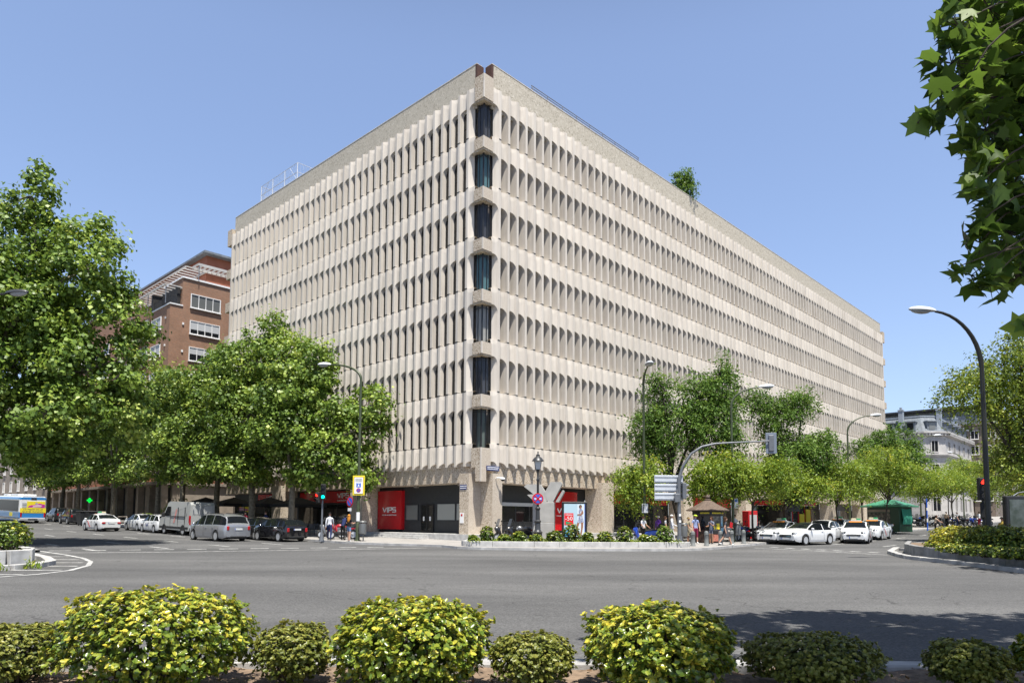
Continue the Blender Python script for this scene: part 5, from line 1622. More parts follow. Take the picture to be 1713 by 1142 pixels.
MT['yellow'] = mat('yellow sign paint', (.72, .58, .02), rough=.4)
MT['brown_line'] = mat('brown sign line', (.30, .13, .03), rough=.5)
MT['bin'] = mat('grey bin metal', (.13, .135, .135), rough=.45, metal=.3)
yellow_sign()

MT['lit_red'] = mat('lit red signal', (.4, .0, .0), emit=(1.0, .02, .01), estr=3.0)
MT['lit_teal'] = mat('lit green signal', (.0, .3, .2), emit=(.0, 1.0, .62), estr=2.2)
MT['lens_off'] = mat('unlit signal lens', (.02, .012, .01), rough=.25)
def signal_head(parent, M, n=3, lit=None, litm=None, w=.30, bodym='black_matte', name='signal_head'):
    """front faces -y; lamps from the top down"""
    H = .30 * n + .06
    b = MB(); b.box((0, 0, 0), (w, .24, H), bev=.03, M=M)
    h = b.build(name, MT[bodym], parent)
    v = MB()
    for k in range(n):
        z = H / 2 - .18 - .30 * k
        pts = []
        for j in range(11):
            a = R_(-20 + 220 * j / 10)
            pts.append((.115 * math.cos(a), .115 * math.sin(a) + z))
        vs = [(x, -.12, zz) for x, zz in pts] + [(x, -.12 - .2 * max(.25, (zz - z + .115) / .23), zz) for x, zz in pts]
        v.add(vs, [(j, j + 1, 12 + j, 11 + j) for j in range(10)], M=M)
        l = MB()
        disc_mb(l, .10, -.128, .01, 16, cz=z)
        l.v = [tuple(M @ Vector(p)) for p in l.v]
        l.build('lens', MT[litm] if lit == k else MT['lens_off'], h)
    v.build('visor', MT[bodym], h)
    return h

def signals():
    T = Matrix.Translation
    # left: post at the kerb with two heads
    t = thing('traffic_light', 'slim grey traffic light with a green lamp, beside the black car', 'traffic light', up(PXY(540, 43.3)), R_(8))
    b = MB(); b.lathe([(.16, 0), (.13, .25), (.07, .5), (.055, .6), (.055, 2.55)], 12); b.build('post', MT['steel'], t, smooth=True)
    signal_head(t, T((.04, -.05, 3.0)), 3, 2, 'lit_teal')
    signal_head(t, T((-.26, .03, 2.66)) @ Matrix.Rotation(R_(-38), 4, 'Z'), 2, 0, 'lit_red', .26, name='pedestrian_head')
    # centre right: curved mast arm with a head seen from behind
    t = thing('signal_mast', 'curved grey signal mast reaching over the right street with a head seen from behind', 'traffic light', up(PXY(1136, 41.5)), 0)
    path = [(0, 0, .0), (0, 0, 2.6), (.02, 0, 3.9), (.25, 0, 4.6), (.75, 0, 5.35), (1.4, 0, 5.78), (2.2, 0, 5.96), (3.4, 0, 6.04), (5.4, 0, 6.14)]
    b = MB(); b.tube(path, [.12, .105, .095, .085, .075, .07, .06, .05, .045], 10); b.build('mast', MT['steel'], t, smooth=True, angle=60)
    b = MB(); b.lathe([(.26, 0), (.26, .03), (.2, .06), (.17, .5)], 12); b.build('base', MT['steel'], t)
    M = T((5.55, .1, 6.02)) @ Matrix.Rotation(R_(168), 4, 'Z')
    h = signal_head(t, M, 3, None, None, bodym='steel')
    b = MB(); b.box((0, .02, 0), (.62, .03, 1.25), bev=.012, M=M); b.build('backing_board', MT['board'], t)
    M = T((.30, .05, 3.15)) @ Matrix.Rotation(R_(100), 4, 'Z')
    signal_head(t, M, 3, None, None, name='lower_head', bodym='steel')
    b = MB(); b.box((-.12, -.04, 2.72), (.30, .26, .5), bev=.02); b.box((-.12, -.04, 3.1), (.1, .1, .3)); b.build('control_box', MT['steel'], t)
    b = MB()
    for z in (1.35, 1.72): b.box((.02, -.118, z), (.12, .012, .14))
    b.build('sticker', MT['white_paint'], t)
    # three blank backs of direction signs
    for k, z in enumerate((3.98, 3.46, 2.94)):
        s = thing('direction_sign', ['topmost blank back of the three direction signs on the curved mast', 'middle blank back of the three direction signs on the curved mast', 'lowest blank back of the three direction signs on the curved mast'][k], 'road sign', up(PXY(1136, 41.5), z), R_(3), 'direction signs seen from behind')
        b = MB(); b.box((-.55, .20, 0), (1.72, .035, .46), bev=.014); b.build('panel', MT['lightgrey'], s)
        b = MB(); b.box((-.55, .17, .13), (1.66, .03, .03)); b.box((-.55, .17, -.13), (1.66, .03, .03)); b.build('rib', MT['lightgrey'], s)
        b = MB(); b.box((0, .1, 0), (.1, .2, .12)); b.build('clamp', MT['steel'], s)
    # right island: red light on a dark post
    t = thing('traffic_light', 'dark traffic light showing red beside the tall lamp on the right island', 'traffic light', up(PXY(1647, 30.0), .2), R_(-6))
    b = MB(); b.tube([(0, .1, 0), (0, .1, 3.3)], .065, 10); b.build('post', MT['pole_dark'], t)
    signal_head(t, T((-.12, -.06, 2.86)), 3, 0, 'lit_red')
    signal_head(t, T((-.05, .0, 1.95)) @ Matrix.Rotation(R_(60), 4, 'Z'), 2, None, None, .26, name='pedestrian_head')
    # bus stop plate on the right lamp
    t = thing('bus_stop_plate', 'small white and blue plate on the lamp post beside the brown kiosk', 'sign', up(PXY(1230, 45.0), 2.6), R_(-20))
    b = MB(); b.box((.06, 0, 0), (.22, .03, .62), bev=.01); b.build('plate', MT['white_paint'], t)
    b = MB(); b.box((.06, -.02, .18), (.16, .012, .18)); b.build('symbol', MT['blue'], t)
    t = thing('bus_stop_plate', 'white plate on the green lamp whose head points at the viewer', 'sign', up(PXY(1079, 44.4), 2.25), R_(10))
    b = MB(); b.box((0, 0, 0), (.40, .03, .58), bev=.01); b.build('plate', MT['lightgrey'], t)
    b = MB(); b.box((-.12, -.02, .0), (.06, .012, .5)); b.build('stripe', MT['black_matte'], t)
    # grey board seen from behind in front of the red kiosk
    t = thing('notice_board', 'dark grey board on a post seen from behind near the red kiosk', 'sign', up(PXY(1326, 51), 0), R_(0))
    b = MB(); b.box((0, 0, 2.55), (1.05, .06, .95), bev=.02); b.build('panel', MT['charcoal'], t)
    b = MB(); b.tube([(-.1, .05, 0), (-.1, .05, 2.2)], .045, 8); b.build('post', MT['steel'], t)
    # blue pole
    t = thing('marker_pole', 'blue and white pole standing right of the green kiosk', 'pole', up(PXY(1550, 66)))
    b = MB(); b.tube([(0, 0, 0), (0, 0, 3.1)], .055, 8); b.build('pole', MT['blue'], t)
    b = MB(); b.lathe([(.06, .9), (.06, 1.25)], 8); b.lathe([(.06, 2.0), (.06, 2.25)], 8); b.build('band', MT['white_paint'], t)
MT['board'] = mat('blue grey board', (.17, .20, .25), rough=.5)
signals()

def bollards():
    labs = ['first short grey bollard from the planter on the right pavement', 'second short grey bollard, in front of the brown kiosk', 'short grey bollard hidden partly by the walking woman', 'short grey bollard beside the lamp post by the motorcycles', 'short grey bollard nearest the first taxi']
    first = None
    for (px, y), l in zip(((1158.5, 39.6), (1181, 39.9), (1204.5, 40.6), (1223, 41.6), (1243, 43.0)), labs):
        loc = up(PXY(px, y))
        if first is None:
            t = thing('bollard', l, 'bollard', loc, 0, 'bollards along the right kerb')
            b = MB(); b.lathe([(.15, 0), (.15, .05), (.125, .08), (.115, .62), (.13, .64), (.13, .68), (.115, .70)], 14); b.build('shaft', MT['bollard'], t, smooth=True, angle=40)
            b = MB(); b.lathe([(.12, .70), (.125, .74), (.09, .82), (0, .85)], 14); b.build('cap', MT['bollard'], t, smooth=True, angle=40)
            first = t
        else:
            dup(first, loc, label=l)
MT['bollard'] = mat('weathered grey iron', (.16, .17, .165), rough=.6, var=.15, vscale=6)
bollards()

# planted island in front of the corner: stone kerbs, soil, shrubs
def kerb_wall(parent, pts, h, w, m, z0=-.05, name='kerb_stones', gap=.008, L=1.15):
    b = MB()
    P = resample(pts, L)
    for a, c in zip(P[:-1], P[1:]):
        d = math.dist(a, c)
        if d < .05: continue
        mx, my = (a[0] + c[0]) / 2, (a[1] + c[1]) / 2
        g = gz(mx + parent.location.x, my + parent.location.y) - parent.location.z
        b.box((mx, my, g + (h + z0) / 2), (d - gap, w, h - z0), rz=math.atan2(c[1] - a[1], c[0] - a[0]), bev=.012)
    return b.build(name, m, parent)
def soil_patch(parent, poly, z, n=1, name='soil'):
    b = MB()
    cx = sum(p[0] for p in poly) / len(poly); cy = sum(p[1] for p in poly) / len(poly)
    vs = [(cx, cy, gz(cx + parent.location.x, cy + parent.location.y) - parent.location.z + z)] + [(p[0], p[1], gz(p[0] + parent.location.x, p[1] + parent.location.y) - parent.location.z + z) for p in poly]
    m = len(poly)
    b.add(vs, [(0, 1 + i, 1 + (i + 1) % m) for i in range(m)])
    return b.build(name, MT['soil'], parent)

def centre_planter():
    t = thing('planter', 'long low planter of pale kerb stones in front of the corner shop', 'planter', (3.2, 38.5, gz(3.2, 38.5)))
    o = [(-5.85, .0), (-5.7, -.5), (-5.3, -.78), (-4.2, -.98), (-2, -1.1), (2.0, -1.15), (5.0, -.9), (6.2, -.55), (6.45, .0)]
    kerb_wall(t, o, .42, .2, MT['granite'])
    back = [(6.45, .1), (6.3, 3.6), (1, 4.2), (-5.7, 4.0), (-5.85, .1)]
    kerb_wall(t, back, .36, .16, MT['granite'])
    soil_patch(t, [(-5.7, 4.0), (-5.75, 0), (-5.2, -.7), (-2, -1.0), (2, -1.05), (5, -.8), (6.3, -.1), (6.2, 3.6), (1, 4.1)], .33)
    # lower kerb ring in the road
    k = MB()
    G = 'shrubs in the long planter'
    S = [(815, 38.4, .42, 1.0, 'upright leafy shrub at the left end of the long planter'), (792, 38.0, .28, .40, 'tiny shrub at the left tip of the long planter'), (869, 38.3, .40, .66, 'bushy shrub in front of the parked scooters'), (897, 37.9, .40, .46, 'low shrub at the foot of the ornate lantern'), (928, 38.1, .52, .72, 'spreading shrub left of the advertising panel'), (957, 38.3, .52, 1.16, 'tallest round shrub, in front of the advertising panel'), (984, 38.0, .33, .62, 'small shrub right of the advertising panel'), (1012, 38.0, .45, .68, 'pale leafy shrub before the shop column'), (1044, 38.1, .48, 1.02, 'rounded shrub left of the straight green lamp'), (1112, 38.2, .50, 1.10, 'ball shaped dark shrub near the right end of the planter'), (1078, 37.9, .35, .5, 'low shrub at the foot of the straight green lamp'), (845, 38.0, .4, .45, 'low shrub between the left end shrub and the scooters'), (1090, 38.0, .3, .42, 'low tuft right of the straight green lamp')]
    for i, (px, y, r, h, l) in enumerate(S):
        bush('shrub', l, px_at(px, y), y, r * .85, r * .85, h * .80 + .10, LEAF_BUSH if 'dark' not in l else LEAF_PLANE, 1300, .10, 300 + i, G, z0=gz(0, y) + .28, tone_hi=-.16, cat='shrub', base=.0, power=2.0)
    rng = np.random.default_rng(12)
    n = 5200
    x = rng.uniform(-2.4, 9.3, n); y = rng.uniform(37.5, 40.6, n)
    keep = (rng.uniform(size=n) < .75)
    C = np.stack([x, y, 2.8e-4 * (y - 15) ** 2 + .37 + np.abs(rng.normal(scale=.05, size=n))], 1)[keep]
    o = leaf_mesh('ground_cover', C, rng.normal(scale=.5, size=C.shape) + np.array([0, -.2, 1]), .11, LEAF_BUSH, None, rng.uniform(.1, .7, len(C)), 13, 'fold')
    tag(o, kind='stuff')
centre_planter()

def islands():
    # right island
    t = thing('planter', 'dark kerbed planter island at the right edge with a yellow hedge', 'planter', (18.5, 27, gz(18.5, 27)))
    nose = [(3.5, 12), (1.2, 8.2), (.35, 5.9), (-.05, 4.4), (-.15, 3.2), (-.05, 1.0), (-.3, -2), (-.9, -5.5), (-.9, -8)]
    kerb_wall(t, nose, .52, .22, MT['granite_dark'], L=1.0)
    low = [(3.1, 12.6), (.6, 8.6), (-.35, 6.1), (-.9, 4.4), (-1.0, 3.0), (-.95, 1.0), (-1.25, -2), (-1.9, -5.6), (-1.9, -8)]
    kerb_wall(t, low, .15, .30, MT['kerb'], name='road_kerb', L=1.0)
    soil_patch(t, [(3.5, 12), (1.2, 8.2), (.35, 5.9), (-.05, 4.4), (-.1, 1), (-.3, -2), (-.9, -8), (9, -8), (12, 12)], .42)
    G = 'yellow hedge bushes on the right island'
    L = [(1583, 31.6, .95, .95, 'yellow rounded bush at the tip of the right island'), (1598, 29.8, 1.0, .95, 'bright yellow hedge bush second from the tip of the right island'), (1624, 28.8, .9, 1.0, 'dark shaded hedge bush in the middle of the right island hedge'), (1652, 27.6, .95, 1.05, 'shaded hedge bush below the tall lamp'), (1680, 27.0, .85, .98, 'last high hedge bush of the right island')]
    for i, (px, y, r, h, l) in enumerate(L):
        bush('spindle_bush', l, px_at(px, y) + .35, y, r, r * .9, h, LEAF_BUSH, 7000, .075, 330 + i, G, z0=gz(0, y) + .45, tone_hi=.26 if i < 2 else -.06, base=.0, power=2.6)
    for i, (px, y, r) in enumerate(((1556, 31.5, .5), (1580, 28.6, .6), (1606, 27.2, .6), (1634, 25.8, .6), (1662, 24.8, .6), (1690, 24.2, .6), (1715, 24.0, .6))):
        bush('spindle_bush', ['low yellow tuft at the very tip of the right island', 'low green edging bush on the right island under the bright bush', 'low edging bush third along the right island kerb', 'low edging bush under the shaded hedge', 'low edging bush near the right end of the hedge', 'low edging bush last but one at the right edge', 'low edging bush at the right edge of the picture'][i], px_at(px, y) + .3, y, r * 1.15, r * .7, .36, LEAF_BUSH, 1300, .08, 345 + i, 'low edging bushes on the right island', z0=gz(0, y) + .42, tone_hi=.05 if i < 2 else -.1, base=.0)
    bush('ball_bush', 'small clipped ball bush at the right edge beside the blue car', px_at(1711, 26.5), 26.5, .42, .42, .8, LEAF_BUSH, 900, .07, 355, None, z0=gz(0, 26) + .45, base=0, power=2.0, tone_hi=-.05)
    rng = np.random.default_rng(91)
    tree('plane_tree', 'shady plane tree at the right edge, its dark crown over the yellow hedge', 21.0, 22.6, auto_lobes(rng, (0, 0, 9.8), (4.9, 4.0, 3.4), 9), 5.6, .3, LEAF_NEAR, MT['bark_plane'], 420, 36, .26, .7, 92)
    # median pavement behind the right hedge, running along the right street
    out = [(21.2, 39.0)] + [RO(s, 22.6) for s in range(10, 130, 6)]
    inn = [(24.5, 33.5)] + [RO(s, 28.5) for s in range(10, 130, 6)]
    slab_between('median', out, inn, PAVE, MT['paving'], MT['kerb'])
    # left island
    t = thing('planter', 'grey stone planter with a green shrub at the left edge', 'planter', (-16.15, 24.6, gz(-16, 24.6)))
    kerb_wall(t, [(-6, -2.2), (-.7, -2.0), (-.2, -1.7), (.0, -1.05), (-.75, .2), (-2.5, 2.0), (-5.5, 5)], .58, .30, MT['granite'], L=.8, gap=.03)
    kerb_wall(t, [(-6, -3.2), (-.4, -2.9), (.35, -2.3), (.5, -1.3), (0, .2), (-1.5, 2.2), (-4.5, 5.4)], .16, .32, MT['kerb'], name='road_kerb', L=1.0)
    soil_patch(t, [(-6, -2.1), (-.4, -1.8), (-.1, -1), (-.8, .2), (-2.6, 2.0), (-6, 5)], .5)
    for i, (x, y, r, h) in enumerate(((-17.1, 23.9, .62, 1.02), (-18.6, 24.3, .9, 1.1), (-18.6, 25.8, .8, .9))):
        bush('spindle_bush', ['green leafy shrub in the stone planter at the left edge, nearest its corner', 'green leafy shrub cut by the left edge in the stone planter', 'green shrub at the back of the stone planter on the left'][i], x, y, r, r, h, LEAF_BUSH, 2600, .085, 360 + i, 'shrubs in the left stone planter', z0=.48, tone_hi=-.12, base=0)
    # weeds at the kerb foot
    rng = np.random.default_rng(4)
    for j, (x, y) in enumerate(((-15.75, 21.6), (-15.35, 22.7))):
        n = 60
        C = np.stack([x + rng.normal(scale=.14, size=n), y + rng.normal(scale=.14, size=n), np.abs(rng.normal(scale=.12, size=n)) + .05], 1)
        w = leaf_mesh('weed', C, rng.normal(size=(n, 3)), .16, LEAF_LIME, None, rng.uniform(size=n), 5 + j, 'kite', np.tile(np.array([[0, 0, 3.]]), (n, 1)), .2)
        tag(w, ['tuft of weeds growing at the foot of the left planter kerb', 'small weed tuft right of the other one by the left planter kerb'][j], 'weed', 'weeds by the left planter')
    out = [LO(t_, 22.0) for t_ in range(120, 1, -6)]; inn = [LO(t_, 28.0) for t_ in range(120, 1, -6)]
    slab_between('median', out, inn, PAVE, MT['paving'], MT['kerb'])
    out = [LO(t_, 44.0) for t_ in range(140, -20, -6)]; inn = [LO(t_, 60.0) for t_ in range(140, -20, -6)]
islands()

# concrete sculpture and advertising panels
def sculpture():
    t = thing('sculpture', 'grey concrete sculpture of slanting slabs on a block behind the ornate lantern', 'sculpture', up(PXY(909, 43.0), .1), R_(-8))
    b = MB(); b.box((.05, 0, .62), (1.30, .9, 1.25), bev=.02); b.box((.05, 0, 1.86), (1.30, .86, 1.22), bev=.02); b.build('block', MT['concrete'], t)
    b = MB()
    b.extr([(-1.15, -.35, 3.42), (-.98, -.35, 3.56), (-.15, -.35, 3.56), (.25, -.35, 2.95), (.25, -.35, 2.5), (.05, -.35, 2.48), (-.35, -.35, 2.86), (-.55, -.35, 2.95)], (0, .7, 0))
    b.build('left_upper_slab', MT['concrete'], t)
    b = MB(); b.extr([(-.95, -.42, 2.92), (-.25, -.42, 2.98), (.18, -.42, 2.5), (.0, -.42, 2.47), (-.45, -.42, 2.47)], (0, .84, 0)); b.build('left_lower_slab', MT['concrete'], t)
    b = MB(); b.extr([(.12, -.36, 3.05), (.48, -.36, 3.70), (1.10, -.36, 3.70), (1.18, -.36, 3.58), (.62, -.36, 2.48), (.30, -.36, 2.48)], (0, .72, 0)); b.build('right_upper_slab', MT['concrete'], t)
    b = MB(); b.extr([(.78, -.40, 2.48), (1.22, -.40, 3.22), (1.32, -.40, 3.12), (.98, -.40, 2.48)], (0, .8, 0)); b.build('right_lower_slab', MT['concrete'], t)
MT['concrete'] = mat('smooth grey concrete', (.36, .355, .335), rough=.8, var=.1, vscale=2, bump=.1)
sculpture()

def ad_panel():
    t = thing('advertising_panel', 'tall lit advertising panel with a fashion sale poster in front of the column', 'advertising panel', up(PXY(961, 42.6), .30), R_(-2))
    b = MB(); b.box((0, 0, 1.18), (1.52, .26, 2.26), bev=.03); b.box((0, 0, .05), (.9, .22, .12)); b.build('case', MT['black'], t)
    b = MB(); b.box((0, .02, .0), (1.1, .5, .14)); b.build('foot', MT['concrete'], t)
    y = -.137
    b = MB(); b.box((0, y, 1.20), (1.26, .012, 1.96)); pn = b.build('poster', MT['poster_sky'], t)
    def flat(pts, d, m, nm):
        b = MB(); b.extr([(x, y - .008 - d * .004, z) for x, z in pts], (0, .004, 0)); return b.build(nm, m, pn)
    flat([(-.63, .22), (-.05, .22), (-.05, .72), (-.63, .72)], 0, MT['poster_blue'], 'blue_field')
    flat([(.18, .22), (.62, .22), (.62, 2.16), (.18, 2.16)], 0, MT['poster_pale'], 'door_field')
    flat([(.60, .22), (.63, .22), (.63, 2.18), (.60, 2.18)], 1, MT['blue'], 'door_edge')
    flat([(-.61, .90), (-.06, .90), (-.06, 1.62), (-.61, 1.62)], 1, MT['poster_red'], 'red_square')
    Mx = lambda x, z, d=.020: Matrix(((1, 0, 0, x), (0, 0, -1, y - d), (0, 1, 0, z), (0, 0, 0, 1)))
    mesh_text('rebajas', .15, .002, 'lettering', MT['letter'], pn, Mx(-.335, 1.53), maxw=.44)
    mesh_text('-50', .34, .002, 'lettering', MT['letter'], pn, Mx(-.335, 1.29), maxw=.44)
    b = MB(); b.extr([(-.52, y - .018, 1.13), (-.52, y - .018, .94), (-.14, y - .018, 1.035)], (0, .004, 0)); b.build('green_triangle', MT['poster_green'], pn)
    mesh_text('Exclusivas', .10, .002, 'lettering', MT['letter'], pn, Mx(-.335, .80), maxw=.46)
    # the printed figure, flat like the poster itself
    def ell(cx, cz, rx, rz, n=14, a0=0): return [(cx + rx * math.cos(2 * math.pi * k / n), cz + rz * math.sin(2 * math.pi * k / n)) for k in range(n)]
    flat(ell(.36, 2.02, .085, .11), 3, MT['print_hair'], 'printed_hair')
    flat(ell(.375, 1.98, .058, .085), 4, MT['print_skin'], 'printed_face')
    flat([(.26, 1.80), (.32, 1.88), (.44, 1.88), (.50, 1.78), (.46, 1.52), (.56, 1.08), (.16, 1.02), (.28, 1.45)], 3, MT['print_dress'], 'printed_dress')
    flat([(.50, 1.80), (.53, 1.62), (.40, 1.48), (.18, 1.50), (.17, 1.56), (.38, 1.57), (.44, 1.74)], 4, MT['print_skin'], 'printed_arm')
    flat([(.17, 1.04), (.30, 1.04), (.22, .80), (.24, .45), (.32, .24), (.22, .24), (.14, .45), (.08, .82)], 4, MT['print_skin'], 'printed_leg')
    flat([(.40, 1.06), (.53, 1.08), (.51, .78), (.46, .50), (.40, .24), (.31, .24), (.38, .52), (.40, .78)], 4, MT['print_skin'], 'printed_leg')
    # right edge: dark panel on the island
    t = thing('advertising_panel', 'dark framed advertising panel at the right edge with a dim picture', 'advertising panel', up(PXY(1716, 31), .2), R_(6))
    b = MB(); b.box((0, 0, 1.55), (2.1, .26, 2.1), bev=.04); b.box((0, 0, .3), (.5, .2, .6)); b.build('case', MT['black'], t)
    b = MB(); b.box((0, -.136, 1.55), (1.82, .012, 1.78)); b.build('poster', MT['dim_poster'], t)
    b = MB(); b.tube([(-.6, 0, 2.6), (-.35, 0, 2.74), (.3, 0, 2.84), (1.0, 0, 2.84)], .03, 6); b.build('lamp_bracket', MT['steel'], t)
for k, c in dict(poster_sky=(.42, .58, .66), poster_blue=(.10, .36, .55), poster_pale=(.62, .70, .76), poster_red=(.70, .02, .03), poster_green=(.03, .28, .13), print_hair=(.02, .012, .01), print_skin=(.30, .14, .08)).items(): MT[k] = mat(k.replace('_', ' '), c, rough=.25)
MT['print_dress'] = mat('printed dress', (.55, .56, .62), rough=.3, col2=(.12, .16, .30), vscale=14)
MT['dim_poster'] = mat('dim poster', (.10, .12, .12), rough=.2, col2=(.035, .05, .04), vscale=2.2)
ad_panel()

# kiosks
def kiosks():
    # brown newspaper kiosk with a domed tiled roof
    t = thing('newspaper_kiosk', 'brown newspaper kiosk with a curved scaly roof and a ball on top', 'kiosk', up(PXY(1184, 44.2)), R_(18)); t.scale = (.86, .86, .84)
    b = MB(); b.prism([(1.05 * math.cos(R_(22.5 + 45 * k)) , 1.05 * math.sin(R_(22.5 + 45 * k))) for k in range(8)], .05, 2.42); b.build('body', MT['kiosk_brown'], t)
    prof = [(1.55, 2.34), (1.58, 2.40), (1.3, 2.56), (1.05, 2.66), (.7, 2.86), (.42, 3.04), (.24, 3.12), (.26, 3.18), (.2, 3.22), (.0, 3.24)]
    b = MB(); b.lathe(prof, 8, M=Matrix.Rotation(R_(22.5), 4, 'Z')); b.build('roof', MT['kiosk_roof'], t)
    b = MB(); b.ball((0, 0, 3.38), .17); b.build('finial', MT['kiosk_roof'], t, smooth=True)
    b = MB(); b.lathe([(1.10, 2.02), (1.12, 2.05), (1.12, 2.32), (1.10, 2.34)], 8, M=Matrix.Rotation(R_(22.5), 4, 'Z')); b.build('fascia', MT['black'], t)
    ri = 1.05 * math.cos(R_(22.5))
    def panel(a, w, z0, z1, m, nm, d=.02, off=0.0):
        M = Matrix.Rotation(R_(a), 4, 'Z')
        b = MB(); b.box((off, -ri - d / 2 - .002, (z0 + z1) / 2), (w, d, z1 - z0), M=M); return b.build(nm, MT[m], t)
    for a in (-45, 0, 45, 90, 135, 180, 225):
        M = Matrix.Rotation(R_(a), 4, 'Z')
        b = MB()
        rnd = random.Random(a)
        x = -.34
        while x < .3:
            q = rnd.uniform(.05, .11); b.box((x + q / 2, -1.12 * math.cos(R_(22.5)) - .006, 2.18), (q, .012, .11), M=M); x += q + .02
        b.build('fascia_lettering', MT['yellow'], t)
    panel(-45, .6, .95, 1.95, 'glass_dark', 'display_window'); panel(0, .66, .95, 1.95, 'mag_dark', 'display_window'); panel(45, .62, 1.2, 1.98, 'poster_sky', 'poster'); panel(45, .62, .15, 1.1, 'poster_cyan', 'poster'); panel(0, .62, .12, .85, 'poster_brick', 'poster'); panel(-45, .6, .12, .85, 'kiosk_brown', 'shutter')
    panel(0, .26, 1.0, 1.42, 'yellow', 'magazine', .03, .16); panel(0, .2, 1.0, 1.25, 'yellow', 'magazine', .03, -.18); panel(45, .5, 1.25, 1.5, 'poster_cyan', 'magazine', .03)
    # red and glass kiosk further on
    t = thing('flower_kiosk', 'low red roofed glass kiosk behind the white taxis', 'kiosk', up(PXY(1312, 57)), ROT)
    b = MB(); b.box((0, 0, 1.2), (5.0, 2.2, 2.3)); b.build('body', MT['glass_shop'], t)
    b = MB(); b.box((0, 0, 2.55), (5.8, 3.0, .34), bev=.03); b.build('roof', MT['red_sign'], t)
    b = MB(); b.box((0, 0, 2.80), (5.4, 2.6, .14)); b.build('roof_top', MT['kiosk_brown'], t)
    b = MB()
    for x in (-2.5, -1.25, 0, 1.25, 2.5):
        b.box((x, -1.12, 1.25), (.1, .08, 2.4))
    b.build('frame', MT['red_sign'], t)
    b = MB(); b.box((1.9, -1.16, 1.15), (.9, .06, 1.9)); b.box((.6, -1.16, 1.0), (.9, .06, 1.4)); b.build('yellow_panel', MT['yellow'], t)
    b = MB()
    for x in (-2.0, -1.0, .2, 1.4): b.box((x, -1.52, 2.57), (.55, .02, .1))
    b.build('lettering', MT['letter'], t)
    # red telephone-like cabinet near the motorcycles
    t = thing('vending_cabinet', 'narrow red cabinet standing behind the motorcycles', 'cabinet', up(PXY(1254, 50)), R_(20))
    b = MB(); b.box((0, 0, 1.0), (.8, .7, 1.95), bev=.03); b.build('case', MT['red_sign'], t)
    b = MB(); b.box((0, -.36, 1.05), (.62, .03, 1.3)); b.build('front', MT['blind'], t)
    # green kiosk
    t = thing('newspaper_kiosk', 'green kiosk with a hipped green roof and a rolled green canvas', 'kiosk', up(PXY(1487, 65.5)), R_(-57)); t.scale = (.84, .84, .90)
    b = MB(); b.box((0, 0, 1.25), (3.6, 2.6, 2.5), bev=.03); b.build('body', MT['green_paint'], t)
    b = MB()
    for (r0, z0, r1, z1) in ((1.25, 2.5, 1.2, 2.62), ):
        b.box((0, 0, 2.60), (4.6, 3.6, .16), bev=.02)
    b.add([(-2.05, -1.55, 2.72), (2.05, -1.55, 2.72), (2.05, 1.55, 2.72), (-2.05, 1.55, 2.72), (-.6, 0, 3.28), (.6, 0, 3.28)], [(0, 1, 5, 4), (1, 2, 5), (2, 3, 4, 5), (3, 0, 4), (0, 3, 2, 1)])
    b.build('roof', MT['green_roof'], t)
    b = MB(); b.box((-.45, -1.31, 1.25), (2.5, .04, 1.35)); b.build('display_window', MT['mag_dark'], t)
    b = MB(); b.box((-.45, -1.32, 2.15), (2.5, .05, .26)); b.build('shutter_box', MT['stone_beige'], t)
    b = MB()
    n = 12
    vs = []
    for j in range(n + 1):
        x = .05 + j / n * 1.9 - .95
        for z, d in ((2.4, .02), (1.8, .10), (1.2, .16), (.78, .06)):
            vs.append((1.82 + d + .02 * math.sin(j * 1.9 + z * 2), x, z - .12 * math.sin(math.pi * j / n) * (1 if z > 2 else .0)))
    b.add(vs, [(4 * j + i, 4 * j + 4 + i, 4 * j + 5 + i, 4 * j + 1 + i) for j in range(n) for i in range(3)])
    b.build('canvas', MT['canvas'], t, smooth=True)
MT['kiosk_brown'] = mat('kiosk brown paint', (.055, .032, .022), rough=.4)
MT['kiosk_roof'] = mat('kiosk roof scales', (.14, .10, .075), rough=.7, col2=(.075, .052, .04), vscale=9, bump=.5, bscale=18)
MT['poster_cyan'] = mat('cyan poster', (.10, .40, .58), rough=.3, col2=(.35, .60, .70), vscale=6)
MT['poster_brick'] = mat('red poster', (.35, .09, .06), rough=.4, col2=(.46, .2, .14), vscale=8)
MT['mag_dark'] = mat('shop display', (.03, .035, .035), rough=.15, col2=(.18, .17, .14), vscale=5)
MT['green_paint'] = mat('dark green paint', (.012, .055, .030), rough=.4)
MT['green_roof'] = mat('green roof metal', (.05, .22, .13), rough=.5, var=.12)
MT['canvas'] = mat('green canvas', (.03, .24, .16), rough=.8)
kiosks()
# ------------------------------------------------------------------ vehicles
def paint(name, col, metal=0.0, rough=.28):
    return mat(name, col, rough=rough, metal=metal, spec=.5, coat=.6)
MT['car_white'] = paint('white car paint', (.62, .63, .635))
MT['car_silver'] = paint('silver car paint', (.36, .37, .39), .6, .3)
MT['car_black'] = paint('black car paint', (.008, .008, .010), 0, .12)
MT['car_grey'] = paint('dark grey car paint', (.035, .036, .04), .3)
MT['car_blue'] = paint('dark blue car paint', (.008, .014, .045))
MT['van_white'] = paint('dusty white van paint', (.36, .37, .36), 0, .45)
MT['car_glass'] = mat('car window glass', (.008, .010, .012), rough=.03, spec=.2)
MT['bus_glass'] = mat('bus window glass', (.010, .012, .013), rough=.12, spec=.05)
MT['tyre'] = mat('tyre rubber', (.014, .014, .014), rough=.85)
MT['rim'] = mat('wheel rim', (.50, .51, .52), rough=.4, metal=.4)
MT['trim'] = mat('dark car trim', (.018, .018, .019), rough=.6)
MT['tail'] = mat('tail lamp', (.36, .008, .012), rough=.2, coat=.5)
